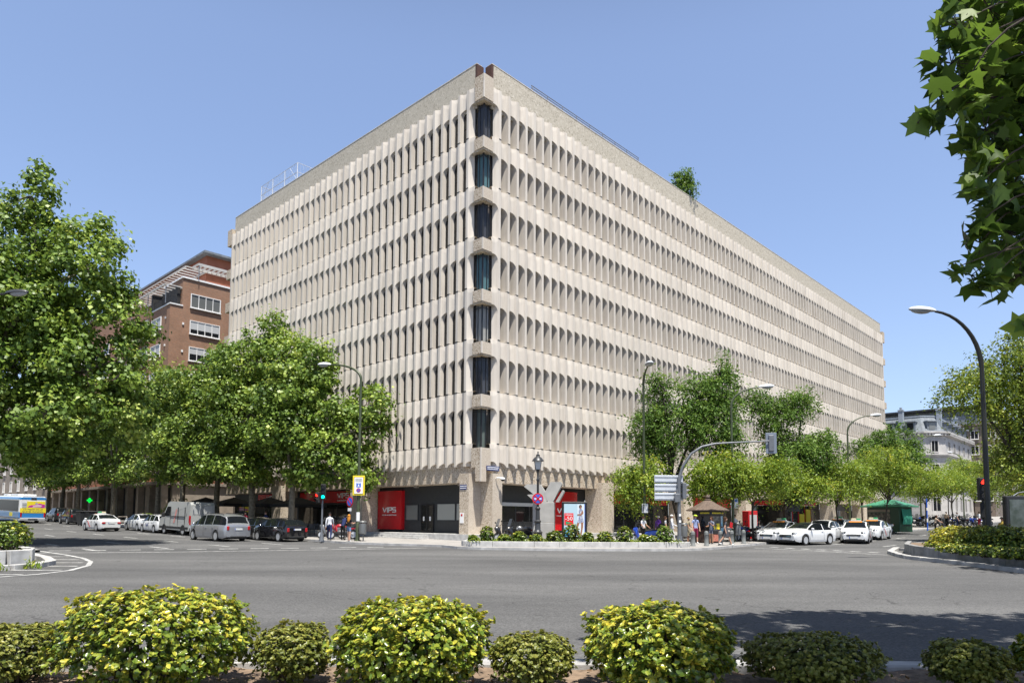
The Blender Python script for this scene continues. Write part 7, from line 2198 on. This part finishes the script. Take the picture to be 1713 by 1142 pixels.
# ------------------------------------------------------------------ motorcycles
def motorcycle(style, body, seatm, xy, rz, label, group, dz=PAVE, lean=8, topbox=False):
    t = thing('scooter' if style == 'scooter' else 'motorcycle', label, 'scooter' if style == 'scooter' else 'motorcycle', up(xy, dz), rz, group)
    t.rotation_euler = (R_(lean), 0, rz)
    r = .27 if style == 'scooter' else .31
    wb = .66 if style == 'scooter' else .72
    for x in (-wb, wb):
        b = MB(); M = Matrix.Translation((x, 0, r)) @ Matrix.Rotation(R_(90), 4, 'X')
        b.lathe([(r * .66, -.05), (r * .92, -.06), (r, -.03), (r, .03), (r * .92, .06), (r * .66, .05), (r * .66, -.05)], 18, M=M); w = b.build('wheel', MT['tyre'], t, smooth=True, angle=40)
        b = MB(); b.lathe([(r * .67, -.03), (r * .58, 0), (r * .67, .03)], 16, M=M)
        for k in range(3): b.box((0, 0, 0), (r * 1.25, .05, .03), M=M @ Matrix.Rotation(R_(60 * k), 4, 'Z'))
        b.build('rim', MT['rim'], w)
    for s in (1, -1):
        b = MB(); b.tube([(wb, s * .08, r), (wb - .22, s * .07, .72), (wb - .30, s * .07, .95)], [.028, .03, .025], 6); b.build('fork', MT['steel'], t)
    b = MB(); b.tube([(wb - .30, -.36, 1.02), (wb - .28, -.2, 1.04), (wb - .27, 0, 1.0), (wb - .28, .2, 1.04), (wb - .30, .36, 1.02)], .016, 6)
    for s in (1, -1): b.tube([(wb - .31, s * .30, 1.02), (wb - .30, s * .36, 1.02), (wb - .35, s * .42, 1.01)], .026, 6)
    b.build('handlebar', MT['black_matte'], t)
    for s in (1, -1):
        b = MB(); b.tube([(wb - .27, s * .24, 1.03), (wb - .22, s * .32, 1.20)], .010, 4); b.ball((wb - .22, s * .34, 1.24), (.03, .075, .05), nu=8, nv=6); b.build('mirror', MT['black_matte'], t)
    def loft(secs, m, nm):
        b = MB(); n = 10
        vs = []
        for x, z, hw, hh in secs:
            for k in range(n):
                a = 2 * math.pi * k / n; ca, sa = math.cos(a), math.sin(a)
                q = (abs(ca) ** 3 + abs(sa) ** 3) ** (-1 / 3)
                vs.append((x, hw * ca * q, z + hh * sa * q))
        fs = [(i * n + k, i * n + (k + 1) % n, i * n + n + (k + 1) % n, i * n + n + k) for i in range(len(secs) - 1) for k in range(n)] + [tuple(range(n - 1, -1, -1)), tuple((len(secs) - 1) * n + k for k in range(n))]
        b.add(vs, fs); return b.build(nm, m, t, smooth=True, angle=50)
    if style == 'scooter':
        loft([(-1.02, .70, .06, .05), (-.85, .66, .15, .13), (-.45, .60, .19, .19), (-.05, .50, .20, .20), (.12, .34, .18, .10), (.36, .34, .18, .10), (.48, .60, .20, .34), (.62, .78, .16, .20), (.74, .82, .07, .08)], body, 'fairing')
        loft([(-.92, .80, .10, .04), (-.5, .80, .16, .06), (-.1, .74, .15, .06), (.05, .70, .09, .04)], seatm, 'seat')
        b = MB(); b.add([(.60, -.20, .95), (.60, .20, .95), (.38, .17, 1.42), (.38, -.17, 1.42), (.69, 0, .97), (.47, 0, 1.44)], [(0, 4, 5, 3), (4, 1, 2, 5)]); b.build('windshield', MT['smoke'], t, smooth=True)
        loft([(-.80, .36, .04, .04), (-.45, .33, .07, .07), (-.1, .30, .05, .05)], MT['steel'], 'exhaust').location = (0, -.16, 0)
    else:
        loft([(-.30, .42, .10, .12), (-.1, .44, .17, .18), (.18, .44, .17, .18), (.34, .46, .1, .12)], MT['steel_dark'], 'engine')
        loft([(-.28, .80, .06, .05), (-.1, .84, .15, .10), (.2, .88, .17, .12), (.36, .86, .10, .08)], body, 'tank')
        loft([(-.98, .84, .05, .03), (-.7, .80, .12, .06), (-.25, .76, .13, .06)], seatm, 'seat')
        loft([(-1.06, .80, .05, .03), (-.8, .72, .10, .07), (-.4, .66, .10, .08)], body, 'tail')
        loft([(.30, .62, .16, .20), (.52, .80, .16, .20), (.72, .86, .10, .12), (.80, .86, .04, .05)], body, 'fairing')
        b = MB(); b.add([(.66, -.14, .98), (.66, .14, .98), (.42, .12, 1.22), (.42, -.12, 1.22)], [(0, 1, 2, 3)]); b.build('windshield', MT['smoke'], t)
        loft([(-.85, .38, .06, .06), (-.5, .34, .06, .06), (-.05, .28, .03, .03)], MT['steel'], 'exhaust').location = (0, -.17, 0)
        b = MB(); b.tube([(-wb, .08, r), (-.25, .08, .42)], .03, 6); b.tube([(-wb, -.08, r), (-.25, -.08, .42)], .03, 6); b.build('swing_arm', MT['steel_dark'], t)
    b = MB(); b.ball((wb + (.02 if style == 'scooter' else .05), 0, .80), (.05, .09, .07), nu=10, nv=6); b.build('headlight', MT['head'], t, smooth=True)
    b = MB(); b.ball((-1.05, 0, .74), (.03, .08, .045), nu=8, nv=6); b.build('tail_light', MT['tail'], t, smooth=True)
    loft([(wb - .26, .52 - .06, .07, .02), (wb, 2 * r + .03, .075, .02), (wb + .22, .44, .06, .02)], body, 'mudguard')
    b = MB(); b.tube([(-.15, .12, .3), (-.22, .30, .0)], .014, 5); b.build('side_stand', MT['steel_dark'], t)
    if topbox:
        b = MB(); b.box((-1.0, 0, 1.02), (.42, .46, .34), bev=.08); b.build('top_box', MT['black_matte'], t)
    return t
MT['smoke'] = mat('smoked windshield', (.05, .055, .06), rough=.08, spec=.7)
nodes_of(MT['smoke'])[2].inputs['Alpha'].default_value = .75
MT['steel_dark'] = mat('dark engine metal', (.08, .08, .085), rough=.45, metal=.6)
MT['moto_white'] = paint('white motorcycle paint', (.66, .66, .66)); MT['moto_black'] = paint('black motorcycle paint', (.012, .012, .014)); MT['moto_red'] = paint('red motorcycle paint', (.34, .01, .02)); MT['moto_blue'] = paint('blue motorcycle paint', (.015, .06, .38)); MT['moto_grey'] = paint('grey motorcycle paint', (.16, .165, .17), .4)
MT['seat'] = mat('black seat vinyl', (.014, .014, .014), rough=.6)
G_M = 'motorcycles by the corner column'
motorcycle('scooter', MT['moto_black'], MT['seat'], PXY(847, 43.3), R_(215), 'black scooter with a tall windshield nearest the corner column', G_M)
motorcycle('scooter', MT['moto_black'], MT['seat'], PXY(867, 43.0), R_(212), 'black scooter second from the corner column, its windshield raked', G_M)
motorcycle('motorcycle', MT['moto_grey'], MT['seat'], PXY(886, 43.6), R_(200), 'grey motorcycle between the scooters and the ornate lantern', G_M)
motorcycle('scooter', MT['moto_blue'], MT['seat'], PXY(1079, 43.0), R_(160), 'blue scooter parked behind the straight green lamp', None, topbox=True)
G_R = 'motorcycles beside the brown kiosk'
motorcycle('motorcycle', MT['moto_white'], MT['seat'], PXY(1219, 46.0), R_(205), 'white motorcycle behind the walking woman', G_R)
motorcycle('motorcycle', MT['moto_blue'], MT['seat'], PXY(1240, 46.6), R_(220), 'blue motorcycle right of the lamp post by the kiosk', G_R)
motorcycle('motorcycle', MT['moto_black'], MT['seat'], PXY(1251, 47.0), R_(215), 'black motorcycle in front of the narrow red cabinet', G_R)
motorcycle('motorcycle', MT['moto_black'], MT['seat'], PXY(1277, 50), R_(205), 'black motorcycle behind the first taxi', G_R)
G_L = 'motorcycles on the left pavement'
motorcycle('motorcycle', MT['moto_red'], MT['seat'], PXY(574, 45.6), R_(195), 'red and grey motorcycle behind the man in the white shirt', G_L)
motorcycle('scooter', MT['moto_grey'], MT['seat'], PXY(556, 46.6), R_(190), 'grey scooter at the far side of the red motorcycle', G_L)
motorcycle('scooter', MT['moto_white'], MT['seat'], PXY(1480, 63.2), R_(200), 'white scooter in front of the green kiosk', None)
G_F = 'row of motorcycles parked far along the right pavement'
rnd = random.Random(8)
protos = []
for k in range(15):
    px = 1530 + k * 8.3
    y = 82 + (k % 3) * 1.6
    cols = [('moto_black', 'black'), ('moto_white', 'white'), ('moto_grey', 'grey'), ('moto_black', 'black'), ('moto_blue', 'blue')]
    m, cn = cols[(k * 2) % 5]
    if k < 5:
        protos.append(motorcycle('scooter' if k % 2 else 'motorcycle', MT[m], MT['seat'], PXY(px, y), R_(200 + rnd.uniform(-15, 15)), 'parked two-wheeler in the far row on the right pavement, ' + cn, G_F, topbox=(k % 2 == 1)))
    else:
        dup(protos[k % 5], up(PXY(px, y)), R_(200 + rnd.uniform(-18, 18)))
for k in range(3):
    motorcycle('scooter', MT[('moto_grey', 'moto_white', 'moto_black')[k]], MT['seat'], PXY((1660, 1672, 1700)[k], (35.5, 34.2, 36.5)[k]), R_(150 + 20 * k), ['grey scooter behind the right island hedge, left of the dark panel', 'white scooter with a raked shield behind the right island hedge', 'black scooter in front of the dark advertising panel'][k], 'scooters behind the right island hedge')

# ------------------------------------------------------------------ cafe terrace under the plane trees
def cafe():
    def parasol(px, o, label):
        t_ = LOX(px, o); x, y = LO(t_, o)
        t = thing('parasol', label, 'parasol', up((x, y)), ROT, 'black parasols of the pavement cafe')
        b = MB(); b.tube([(0, 0, 0), (0, 0, 2.85)], .03, 8); b.lathe([(.3, 0), (.3, .07), (.06, .1)], 12); b.build('pole', MT['black'], t)
        b = MB(); n = 4; s = 1.55
        P = []
        for k in range(4):
            for q in range(4):
                u = q / 4
                a = ((1, 1), (-1, 1), (-1, -1), (1, -1)); A, B = a[k], a[(k + 1) % 4]
                sag = -.05 * math.sin(math.pi * u)
                P.append((s * (A[0] + (B[0] - A[0]) * u) * (1 + sag), s * (A[1] + (B[1] - A[1]) * u) * (1 + sag), 2.25))
        m = len(P)
        vs = P + [(p[0] * 1.0, p[1], 2.05) for p in P] + [(p[0] * .5, p[1] * .5, 2.52) for p in P] + [(0, 0, 2.82)]
        fs = [(i, (i + 1) % m, m + (i + 1) % m, m + i) for i in range(m)] + [(i, (i + 1) % m, 2 * m + (i + 1) % m, 2 * m + i) for i in range(m)] + [(2 * m + i, 2 * m + (i + 1) % m, 3 * m) for i in range(m)]
        b.add(vs, fs); b.build('canopy', MT['parasol'], t)
        return t
    for px, o, l in ((345, 4.2, 'black parasol behind the delivery van'), (392, 3.4, 'black parasol second from the delivery van'), (452, 3.0, 'black parasol between two plane trunks'), (500, 2.6, 'black parasol nearest the traffic light')):
        parasol(px, o, l)
    def chair():
        t = thing('cafe_chair', 'dark cafe chair on the terrace by the left pavement', 'chair', (0, 0, 0), 0, 'cafe chairs on the left pavement')
        b = MB(); b.box((0, 0, .45), (.42, .42, .04), bev=.01); b.build('seat', MT['chair'], t)
        b = MB(); b.box((0, .2, .68), (.42, .03, .34), bev=.01); b.build('backrest', MT['chair'], t)
        for sx in (-.19, .19):
            for sy in (-.19, .19):
                b = MB(); b.tube([(sx, sy, 0), (sx, sy, .86 if sy > 0 else .62)], .014, 5); b.build('leg', MT['steel'], t)
        return t
    ch = chair()
    def table():
        t = thing('cafe_table', 'small square cafe table with a dark top on the left pavement', 'table', (0, 0, 0), 0, 'cafe tables on the left pavement')
        b = MB(); b.box((0, 0, .73), (.7, .7, .03), bev=.01); b.build('table_top', MT['chair'], t)
        b = MB(); b.tube([(0, 0, .02), (0, 0, .72)], .03, 6); b.box((0, 0, .015), (.45, .45, .03)); b.build('pedestal', MT['steel'], t)
        return t
    tb = table()
    first = True
    for px, o in ((528, 3.2), (512, 3.6), (476, 3.3), (455, 2.9), (430, 3.5), (400, 3.4)):
        t_ = LOX(px, o)
        x, y = LO(t_, o)
        if first: tb.location = up((x, y)); tb.rotation_euler = (0, 0, ROT)
        else: dup(tb, up((x, y)), ROT)
        for k, (dx, dy, rz) in enumerate(((0, .75, 0), (0, -.75, math.pi), (.75, 0, -math.pi / 2))):
            wx = x + math.cos(ROT) * dx - math.sin(ROT) * dy; wy = y + math.sin(ROT) * dx + math.cos(ROT) * dy
            if first and k == 0: ch.location = up((wx, wy)); ch.rotation_euler = (0, 0, ROT + rz)
            else: dup(ch, up((wx, wy)), ROT + rz)
        first = False
    # potted plants
    for i, (px, o) in enumerate(((305, 4.6), (285, 3.9), (246, 3.5))):
        t_ = LOX(px, o); x, y = LO(t_, o)
        bush('potted_shrub', ['potted pale shrub above the delivery van roof', 'round potted shrub left of the delivery van', 'low dark shrub on the pavement behind the white sedan'][i], x, y, (1.0, .75, .9)[i], (1.0, .75, .9)[i], (2.9, 2.2, 1.2)[i], LEAF_BUSH if i == 0 else LEAF_PLANE, 900, .14, 400 + i, None, cat='shrub', power=2.0, base=.5)
    # pale barrier between the taxi and the white sedan
    t = thing('kerb_barrier', 'low pale barrier rail between the white taxi and the white sedan', 'barrier', up(PXY(207, 64)), AWAY_L)
    b = MB()
    b.tube([(-1.2, 0, 0), (-1.2, 0, .95), (-1.1, 0, 1.02), (1.1, 0, 1.02), (1.2, 0, .95), (1.2, 0, 0)], .045, 6); b.tube([(-1.2, 0, .5), (1.2, 0, .5)], .03, 6); b.build('rail', MT['stone_beige'], t)
MT['parasol'] = mat('black parasol cloth', (.010, .010, .011), rough=.8)
MT['chair'] = mat('dark grey chair', (.06, .062, .065), rough=.6)
cafe()
# ------------------------------------------------------------------ people
MT['skin_light'] = mat('light skin', (.50, .29, .20), rough=.55); MT['skin_tan'] = mat('tanned skin', (.34, .18, .11), rough=.55)
def cloth(name, c, **k):
    if name not in MT: MT[name] = mat(name, c, rough=.85, spec=.2, **k)
    return MT[name]
def person(label, xy, face, H=1.68, top=None, low=None, skin='skin_light', shoe='black_matte', hair=None, hair_style='short', sleeve='short', legs='long', stride=0.0, arms=((0, .12), (0, .12)), bend=0.0, skirt=None, dz=PAVE, dress=False, cap=None, group=None, top_hem=None):
    """one continuous body grown over a posed skeleton; front is -y. arms: (raise forward in rad, elbow bend in rad) for left and right"""
    t = thing('person', label, 'person', up(xy, dz), face, group)
    s = H / 1.70
    V, E, Rr, bones, roots = [], [], [], [], []
    def jt(p, r):
        V.append(Vector(p) * s); Rr.append((r[0] * s, r[1] * s) if isinstance(r, tuple) else (r * s, r * s)); return len(V) - 1
    def bone(a, b, kind): E.append((a, b)); bones.append((a, b, kind))
    by = lambda z, y: (y - math.sin(bend) * max(0, z - .95), .95 + (z - .95) * math.cos(bend) if z > .95 else z)
    def P(x, y, z):
        yy, zz = by(z, y); return (x, yy, zz)
    pel = jt(P(0, 0, .96), (.145, .105)); roots.append(pel)
    sp = jt(P(0, .005, 1.12), (.125, .095)); ch = jt(P(0, 0, 1.29), (.150, .105)); nb = jt(P(0, .015, 1.42), (.085, .065)); nk = jt(P(0, .005, 1.49), .048)
    h1 = jt(P(0, -.018, 1.545), (.060, .072)); h2 = jt(P(0, -.012, 1.61), (.076, .092)); h3 = jt(P(0, .0, 1.665), (.062, .075))
    for a, b, k in ((pel, sp, 'torso'), (sp, ch, 'torso'), (ch, nb, 'torso'), (nb, nk, 'head'), (nk, h1, 'head'), (h1, h2, 'head'), (h2, h3, 'head')): bone(a, b, k)
    for i, sg in enumerate((1, -1)):
        # leg
        f = stride * sg
        hip = jt((sg * .088, 0, .88), (.090, .095))
        kn = jt((sg * .095, -.42 * math.sin(f) - .02, .88 - .40 * math.cos(f)), .060)
        back = max(0, -f)
        an = jt((sg * .098, V[kn].y / s - .41 * math.sin(f * .75 - back * .9) , V[kn].z / s - .41 * math.cos(f * .75 - back * .9) + .0), .040)
        foot_drop = V[an].z / s
        toe = jt((sg * .105, V[an].y / s - .15, max(.03, foot_drop - .045)), (.040, .030))
        bone(pel, hip, 'hip'); bone(hip, kn, 'thigh'); bone(kn, an, 'calf'); bone(an, toe, 'foot')
        # arm
        ra, el = arms[i]
        sh = jt(P(sg * .165, .01, 1.385), (.062, .058))
        d1 = Vector((sg * .10, -math.sin(ra), -math.cos(ra))).normalized() * .285
        e0 = Vector(P(sg * .185, .01, 1.38))
        ep = e0 + d1
        d2 = Vector((sg * .02 - (.35 * sg if el > 1.0 else 0), -math.sin(ra + el), -math.cos(ra + el))).normalized() * .25
        wp = ep + d2
        hp = wp + d2.normalized() * .075
        e_ = jt(ep, .043); w_ = jt(wp, .029); ha = jt(hp, (.040, .018))
        bone(ch, sh, 'torso'); bone(sh, e_, 'upper'); bone(e_, w_, 'fore'); bone(w_, ha, 'hand')
        # fingers: short chains rooted inside the palm, unequal and curled
        u = d2.normalized(); side = u.cross(Vector((0, 0, 1)))
        if side.length < .2: side = Vector((0, 1, 0))
        side.normalize(); nrm = u.cross(side)
        for k in range(4):
            o = (k - 1.5) * .019
            L = (.066, .078, .074, .058)[k]
            a0 = jt(wp + u * .06 + side * o, .0095); a1 = jt(wp + u * (.085 + L * .5) + side * o * 1.15 + nrm * .006, .009); a2 = jt(wp + u * (.085 + L * .9) + side * o * 1.1 + nrm * .026, .0075)
            roots.append(a0); bone(a0, a1, 'hand'); bone(a1, a2, 'hand')
        a0 = jt(wp + u * .03 + side * .02, .011); a1 = jt(wp + u * .065 + side * .052, .0105); a2 = jt(wp + u * .10 + side * .056 + nrm * .015, .008)
        roots.append(a0); bone(a0, a1, 'hand'); bone(a1, a2, 'hand')
    zmin = min(v.z - Rr[i][1] * .8 for i, v in enumerate(V))
    me = bpy.data.meshes.new('skeleton'); me.from_pydata([tuple(v) for v in V], E, []); me.update()
    tmp = bpy.data.objects.new('skeleton', me); COL.objects.link(tmp)
    m1 = tmp.modifiers.new('skin', 'SKIN'); m1.use_smooth_shade = True
    if not me.skin_vertices: bpy.context.view_layer.update()
    for i, r in enumerate(Rr): me.skin_vertices[0].data[i].radius = r
    for i in range(len(V)): me.skin_vertices[0].data[i].use_root = i in roots
    m2 = tmp.modifiers.new('sub', 'SUBSURF'); m2.levels = 1; m2.render_levels = 1
    dg = bpy.context.evaluated_depsgraph_get()
    bm_ = bpy.data.meshes.new_from_object(tmp.evaluated_get(dg))
    bpy.data.objects.remove(tmp); bpy.data.meshes.remove(me)
    mats = [MT[skin], top or MT[skin], low or MT[skin], MT[shoe]]
    bm_.materials.clear()
    for m in mats: bm_.materials.append(m)
    hem = (top_hem if top_hem is not None else .97) * s
    B = [(V[a], V[b], k) for a, b, k in bones]
    idx = []
    for p in bm_.polygons:
        c = p.center; best, bk = 9, 'torso'
        for a, b, k in B:
            ab = b - a; tt = max(0, min(1, (c - a).dot(ab) / ab.length_squared)); d = (c - (a + ab * tt)).length - (.06 if k == 'torso' else 0)
            if d < best: best, bk, bt = d, k, tt
        m = 0
        if bk in ('torso', 'hip'): m = 1 if c.z > hem or dress else 2
        elif bk == 'upper': m = 1 if sleeve != 'none' and (sleeve == 'long' or bt < .62) else 0
        elif bk == 'fore': m = 1 if sleeve == 'long' else 0
        elif bk == 'thigh': m = (1 if dress else 2) if legs != 'bare' or bt < .2 else 0
        elif bk == 'calf': m = 2 if legs == 'long' else (2 if legs == 'knee' and bt < .25 else 0)
        elif bk == 'foot': m = 3
        if legs == 'shorts' and bk == 'thigh': m = 2 if bt < .55 else 0
        if legs == 'knee' and bk == 'thigh': m = 2
        idx.append(m)
    bm_.polygons.foreach_set('material_index', idx)
    # nose and chin
    hc = V[h2]
    for v in bm_.vertices:
        d = v.co - (hc + Vector((0, -.09, -.012)) * s)
        if d.length < .03 * s: v.co.y -= .022 * s * (1 - d.length / (.03 * s))
    for v in bm_.vertices: v.co.z -= zmin
    bm_.polygons.foreach_set('use_smooth', [True] * len(bm_.polygons))
    o = bpy.data.objects.new('body', bm_); COL.objects.link(o); o.parent = t
    CHILDREN.setdefault(t.name, []).append(o)
    hd = Vector((hc.x, hc.y, hc.z - zmin))
    b = MB()
    for sg in (1, -1): b.ball(hd + Vector((sg * .033, -.086, .008)) * s, .010 * s, nu=6, nv=4)
    b.box(hd + Vector((0, -.088, -.045)) * s, (.045 * s, .012 * s, .008 * s)); b.build('face', MT['black_matte'], t)
    if hair:
        b = MB()
        R = Matrix.Rotation(-bend, 4, 'X')
        T = Matrix.Translation(hd)
        b.ball((0, .034 * s, .034 * s), (.092 * s, .102 * s, .092 * s), nu=16, nv=8, zmin=-.15 if hair_style == 'short' else -.5, M=T @ R)
        if hair_style in ('long', 'verylong'):
            n = 10; L = .22 if hair_style == 'long' else .36
            prof = [(.10, .05, .02), (.115, .07, -.10), (.125, .075, -L * .7), (.10, .06, -L), (.04, .03, -L - .06)]
            vs = []
            for rx, ry, z in prof:
                for k in range(n):
                    a = 2 * math.pi * k / n; vs.append((rx * s * math.cos(a) * (1 + .12 * math.sin(3 * a + z * 30)), (.055 + ry * math.sin(a)) * s, z * s))
            b.add(vs, [(i * n + k, i * n + (k + 1) % n, i * n + n + (k + 1) % n, i * n + n + k) for i in range(len(prof) - 1) for k in range(n)], M=T @ R)
        b.build('hair', hair, t, smooth=True, angle=80)
    if cap:
        b = MB(); T = Matrix.Translation(hd)
        b.ball((0, .01 * s, .05 * s), (.098 * s, .112 * s, .075 * s), nu=14, nv=6, zmin=0, M=T); b.add([(-.07 * s, -.09 * s, .055 * s), (.07 * s, -.09 * s, .055 * s), (.055 * s, -.19 * s, .04 * s), (-.055 * s, -.19 * s, .04 * s)], [(0, 1, 2, 3)], M=T); b.build('cap', cap, t, smooth=True)
    if skirt:
        m, z1, fl = skirt
        n = 18; vs = []
        rows = [(1.03, .125, .105), (.95, .16, .13), (.80, .175 + fl * .5, .15 + fl * .5), (z1, .19 + fl, .165 + fl)]
        for z, rx, ry in rows:
            for k in range(n):
                a = 2 * math.pi * k / n; w = 1 + .05 * math.sin(5 * a) * (1.03 - z) * 2
                vs.append((rx * w * s * math.cos(a), ry * w * s * math.sin(a), z * s - zmin))
        b = MB(); b.add(vs, [(i * n + k, i * n + (k + 1) % n, i * n + n + (k + 1) % n, i * n + n + k) for i in range(len(rows) - 1) for k in range(n)]); b.build('skirt', m, t, smooth=True, angle=80)
    return t

BLK, WHT = cloth('black cloth', (.012, .012, .013)), cloth('white cloth', (.62, .63, .66))
DEN, NAVY, GREYD = cloth('blue denim', (.14, .22, .38), var=.2, vscale=12), cloth('navy cloth', (.02, .03, .09)), cloth('grey dress cloth', (.06, .06, .068))
TAN = cloth('beige print cloth', (.30, .26, .18), col2=(.18, .16, .10), vscale=10); PLAID = cloth('blue checked cloth', (.34, .40, .58), col2=(.18, .22, .40), vscale=14)
MAR, PUR = cloth('maroon cloth', (.20, .02, .06)), cloth('purple cloth', (.09, .03, .22))
PRINT = cloth('dark print cloth', (.05, .06, .10), col2=(.22, .24, .30), vscale=18); YEL = cloth('mustard cloth', (.26, .19, .04)); REDT = cloth('red cloth', (.36, .03, .05)); CREAM = cloth('cream cloth', (.58, .46, .36)); GRYT = cloth('pale grey cloth', (.36, .37, .40))
H_OR, H_BR, H_BK, H_WH, H_BLD = cloth('ginger hair', (.52, .21, .03), var=.3, vscale=30), cloth('brown hair', (.06, .03, .018)), cloth('black hair', (.012, .010, .010)), cloth('white hair', (.55, .54, .52)), cloth('fair hair', (.40, .27, .10))
person('woman with long ginger hair in a black top and denim shorts at the left kerb', PXY(585.5, 42.6), R_(150), 1.62, BLK, DEN, hair=H_OR, hair_style='verylong', legs='shorts', arms=((.35, 1.5), (.35, 1.5)), stride=.08, shoe='white_paint', top_hem=.93)
person('man in a white shirt and dark trousers walking away beside the traffic light', PXY(553, 44.2), R_(190), 1.74, WHT, NAVY, hair=H_BK, sleeve='long', stride=.30, arms=((-.15, .2), (.3, .3)))
person('person in navy bending over the red motorcycle', PXY(575, 44.6), R_(160), 1.70, NAVY, BLK, hair=H_BK, sleeve='long', bend=.55, arms=((.9, .5), (.9, .5)))
person('elderly person in a purple top walking toward the shop steps', PXY(1102, 46.5), R_(200), 1.62, PUR, BLK, hair=H_WH, sleeve='long', bend=.15, stride=.15)
person('woman with long dark hair in a pale grey top near the shop column', PXY(1113, 45.0), R_(80), 1.60, GRYT, BLK, hair=H_BR, hair_style='long', arms=((.2, .5), (.1, .3)))
person('man in an open white shirt and white trousers by the curved mast', PXY(1124, 43.6), R_(75), 1.72, WHT, WHT, skin='skin_tan', hair=H_WH, sleeve='long', stride=.18, arms=((.3, .9), (.1, .3)))
person('older woman in a beige print dress standing left of the brown kiosk', PXY(1150, 43.0), R_(60), 1.58, TAN, TAN, skin='skin_tan', hair=H_BLD, dress=True, legs='bare', skirt=(TAN, .52, .03), arms=((.3, .8), (.2, .5)), bend=.1)
person('man in a lime green cap, checked shirt and maroon shorts', PXY(1163, 42.7), R_(10), 1.72, PLAID, MAR, hair=H_BR, legs='knee', cap=cloth('lime cloth', (.45, .62, .05)), arms=((.1, .3), (.1, .3)), shoe='white_paint')
gl = person('young woman in a dark top and printed shorts in front of the brown kiosk', PXY(1189.5, 42.2), R_(-50), 1.62, PRINT, PRINT, skin='skin_tan', hair=H_BR, hair_style='long', legs='shorts', arms=((.4, 1.9), (.2, 1.4)))
wk = person('woman in a dark grey dress striding across the right kerb with a red folder', PXY(1213.5, 40.5), R_(78), 1.66, GREYD, GREYD, hair=H_BR, hair_style='long', dress=True, legs='bare', skirt=(GREYD, .56, .05), stride=.42, arms=((.25, 1.3), (-.25, .5)), shoe='white_paint')
person('man in a white shirt behind the lamp post by the motorcycles', PXY(1228.5, 46.6), R_(170), 1.72, WHT, NAVY, hair=H_BR, arms=((.3, .6), (.3, .6)))
person('woman in a white top standing behind the blue scooter', PXY(1076, 44.3), R_(30), 1.62, WHT, BLK, skin='skin_tan', hair=H_BR, arms=((.3, .8), (.3, .8)))
person('man in a white shirt and red trousers far along the right pavement', PXY(1637, 80), R_(185), 1.72, WHT, REDT, hair=H_BK, arms=((.1, .4), (.1, .4)))
person('woman in a cream top with brown hair near the tip of the right island', PXY(1563, 62), R_(70), 1.62, CREAM, BLK, hair=H_BR, hair_style='long', arms=((.8, .3), (.8, .3)), bend=.2)
person('man in a mustard shirt behind the right island hedge', PXY(1675, 37.0), R_(110), 1.72, YEL, NAVY, skin='skin_tan', hair=H_BK, arms=((.3, .6), (.3, .6)))
person('dark clothed person in front of the dark advertising panel', PXY(1691, 34.2), R_(160), 1.66, BLK, BLK, skin='skin_tan', hair=H_BK, hair_style='long', sleeve='long', arms=((.2, .4), (.2, .4)))
person('person in a red top among the cafe tables', PXY(412, 51.5), R_(30), 1.68, REDT, NAVY, hair=H_BK, arms=((.3, .8), (.3, .8)))
person('person in dark clothes sheltering under the cafe parasols', PXY(446, 52), R_(-20), 1.70, NAVY, BLK, hair=H_BR, arms=((.2, .5), (.2, .5)))
for k, (px, y, m, l, lb) in enumerate(((1600, 78, GRYT, NAVY, 'person in grey standing among the far row of motorcycles'), (1582, 81, CREAM, BLK, 'person in a pale top at the far row of motorcycles, below the broad tree'), (1265, 55, BLK, NAVY, 'person in black beside the low red kiosk'))):
    person(lb, PXY(px, y), R_(60 + 50 * k), 1.68, m, l, hair=H_BR, arms=((.1, .3), (.1, .3)))

def carried():
    p = wk.location
    t = thing('folder', 'red folder held by the striding woman in the grey dress', 'folder', (p.x + .30, p.y - .06, p.z + 1.16), R_(40))
    b = MB(); b.box((0, 0, 0), (.25, .03, .33), tilt=Matrix.Rotation(R_(14), 4, 'Y'), bev=.008); b.build('cover', MT['red_sign'], t)
    p = gl.location
    t = thing('handbag', 'black handbag hanging at the side of the young woman by the kiosk', 'bag', (p.x + .22, p.y - .10, p.z + .72), R_(20))
    b = MB(); b.box((0, 0, 0), (.34, .14, .30), bev=.05); b.build('pouch', MT['black_matte'], t)
    b = MB(); b.tube([(-.14, 0, .13), (-.08, 0, .42), (.0, 0, .55), (.08, 0, .42), (.14, 0, .13)], .012, 5); b.build('strap', MT['black_matte'], t)
carried()
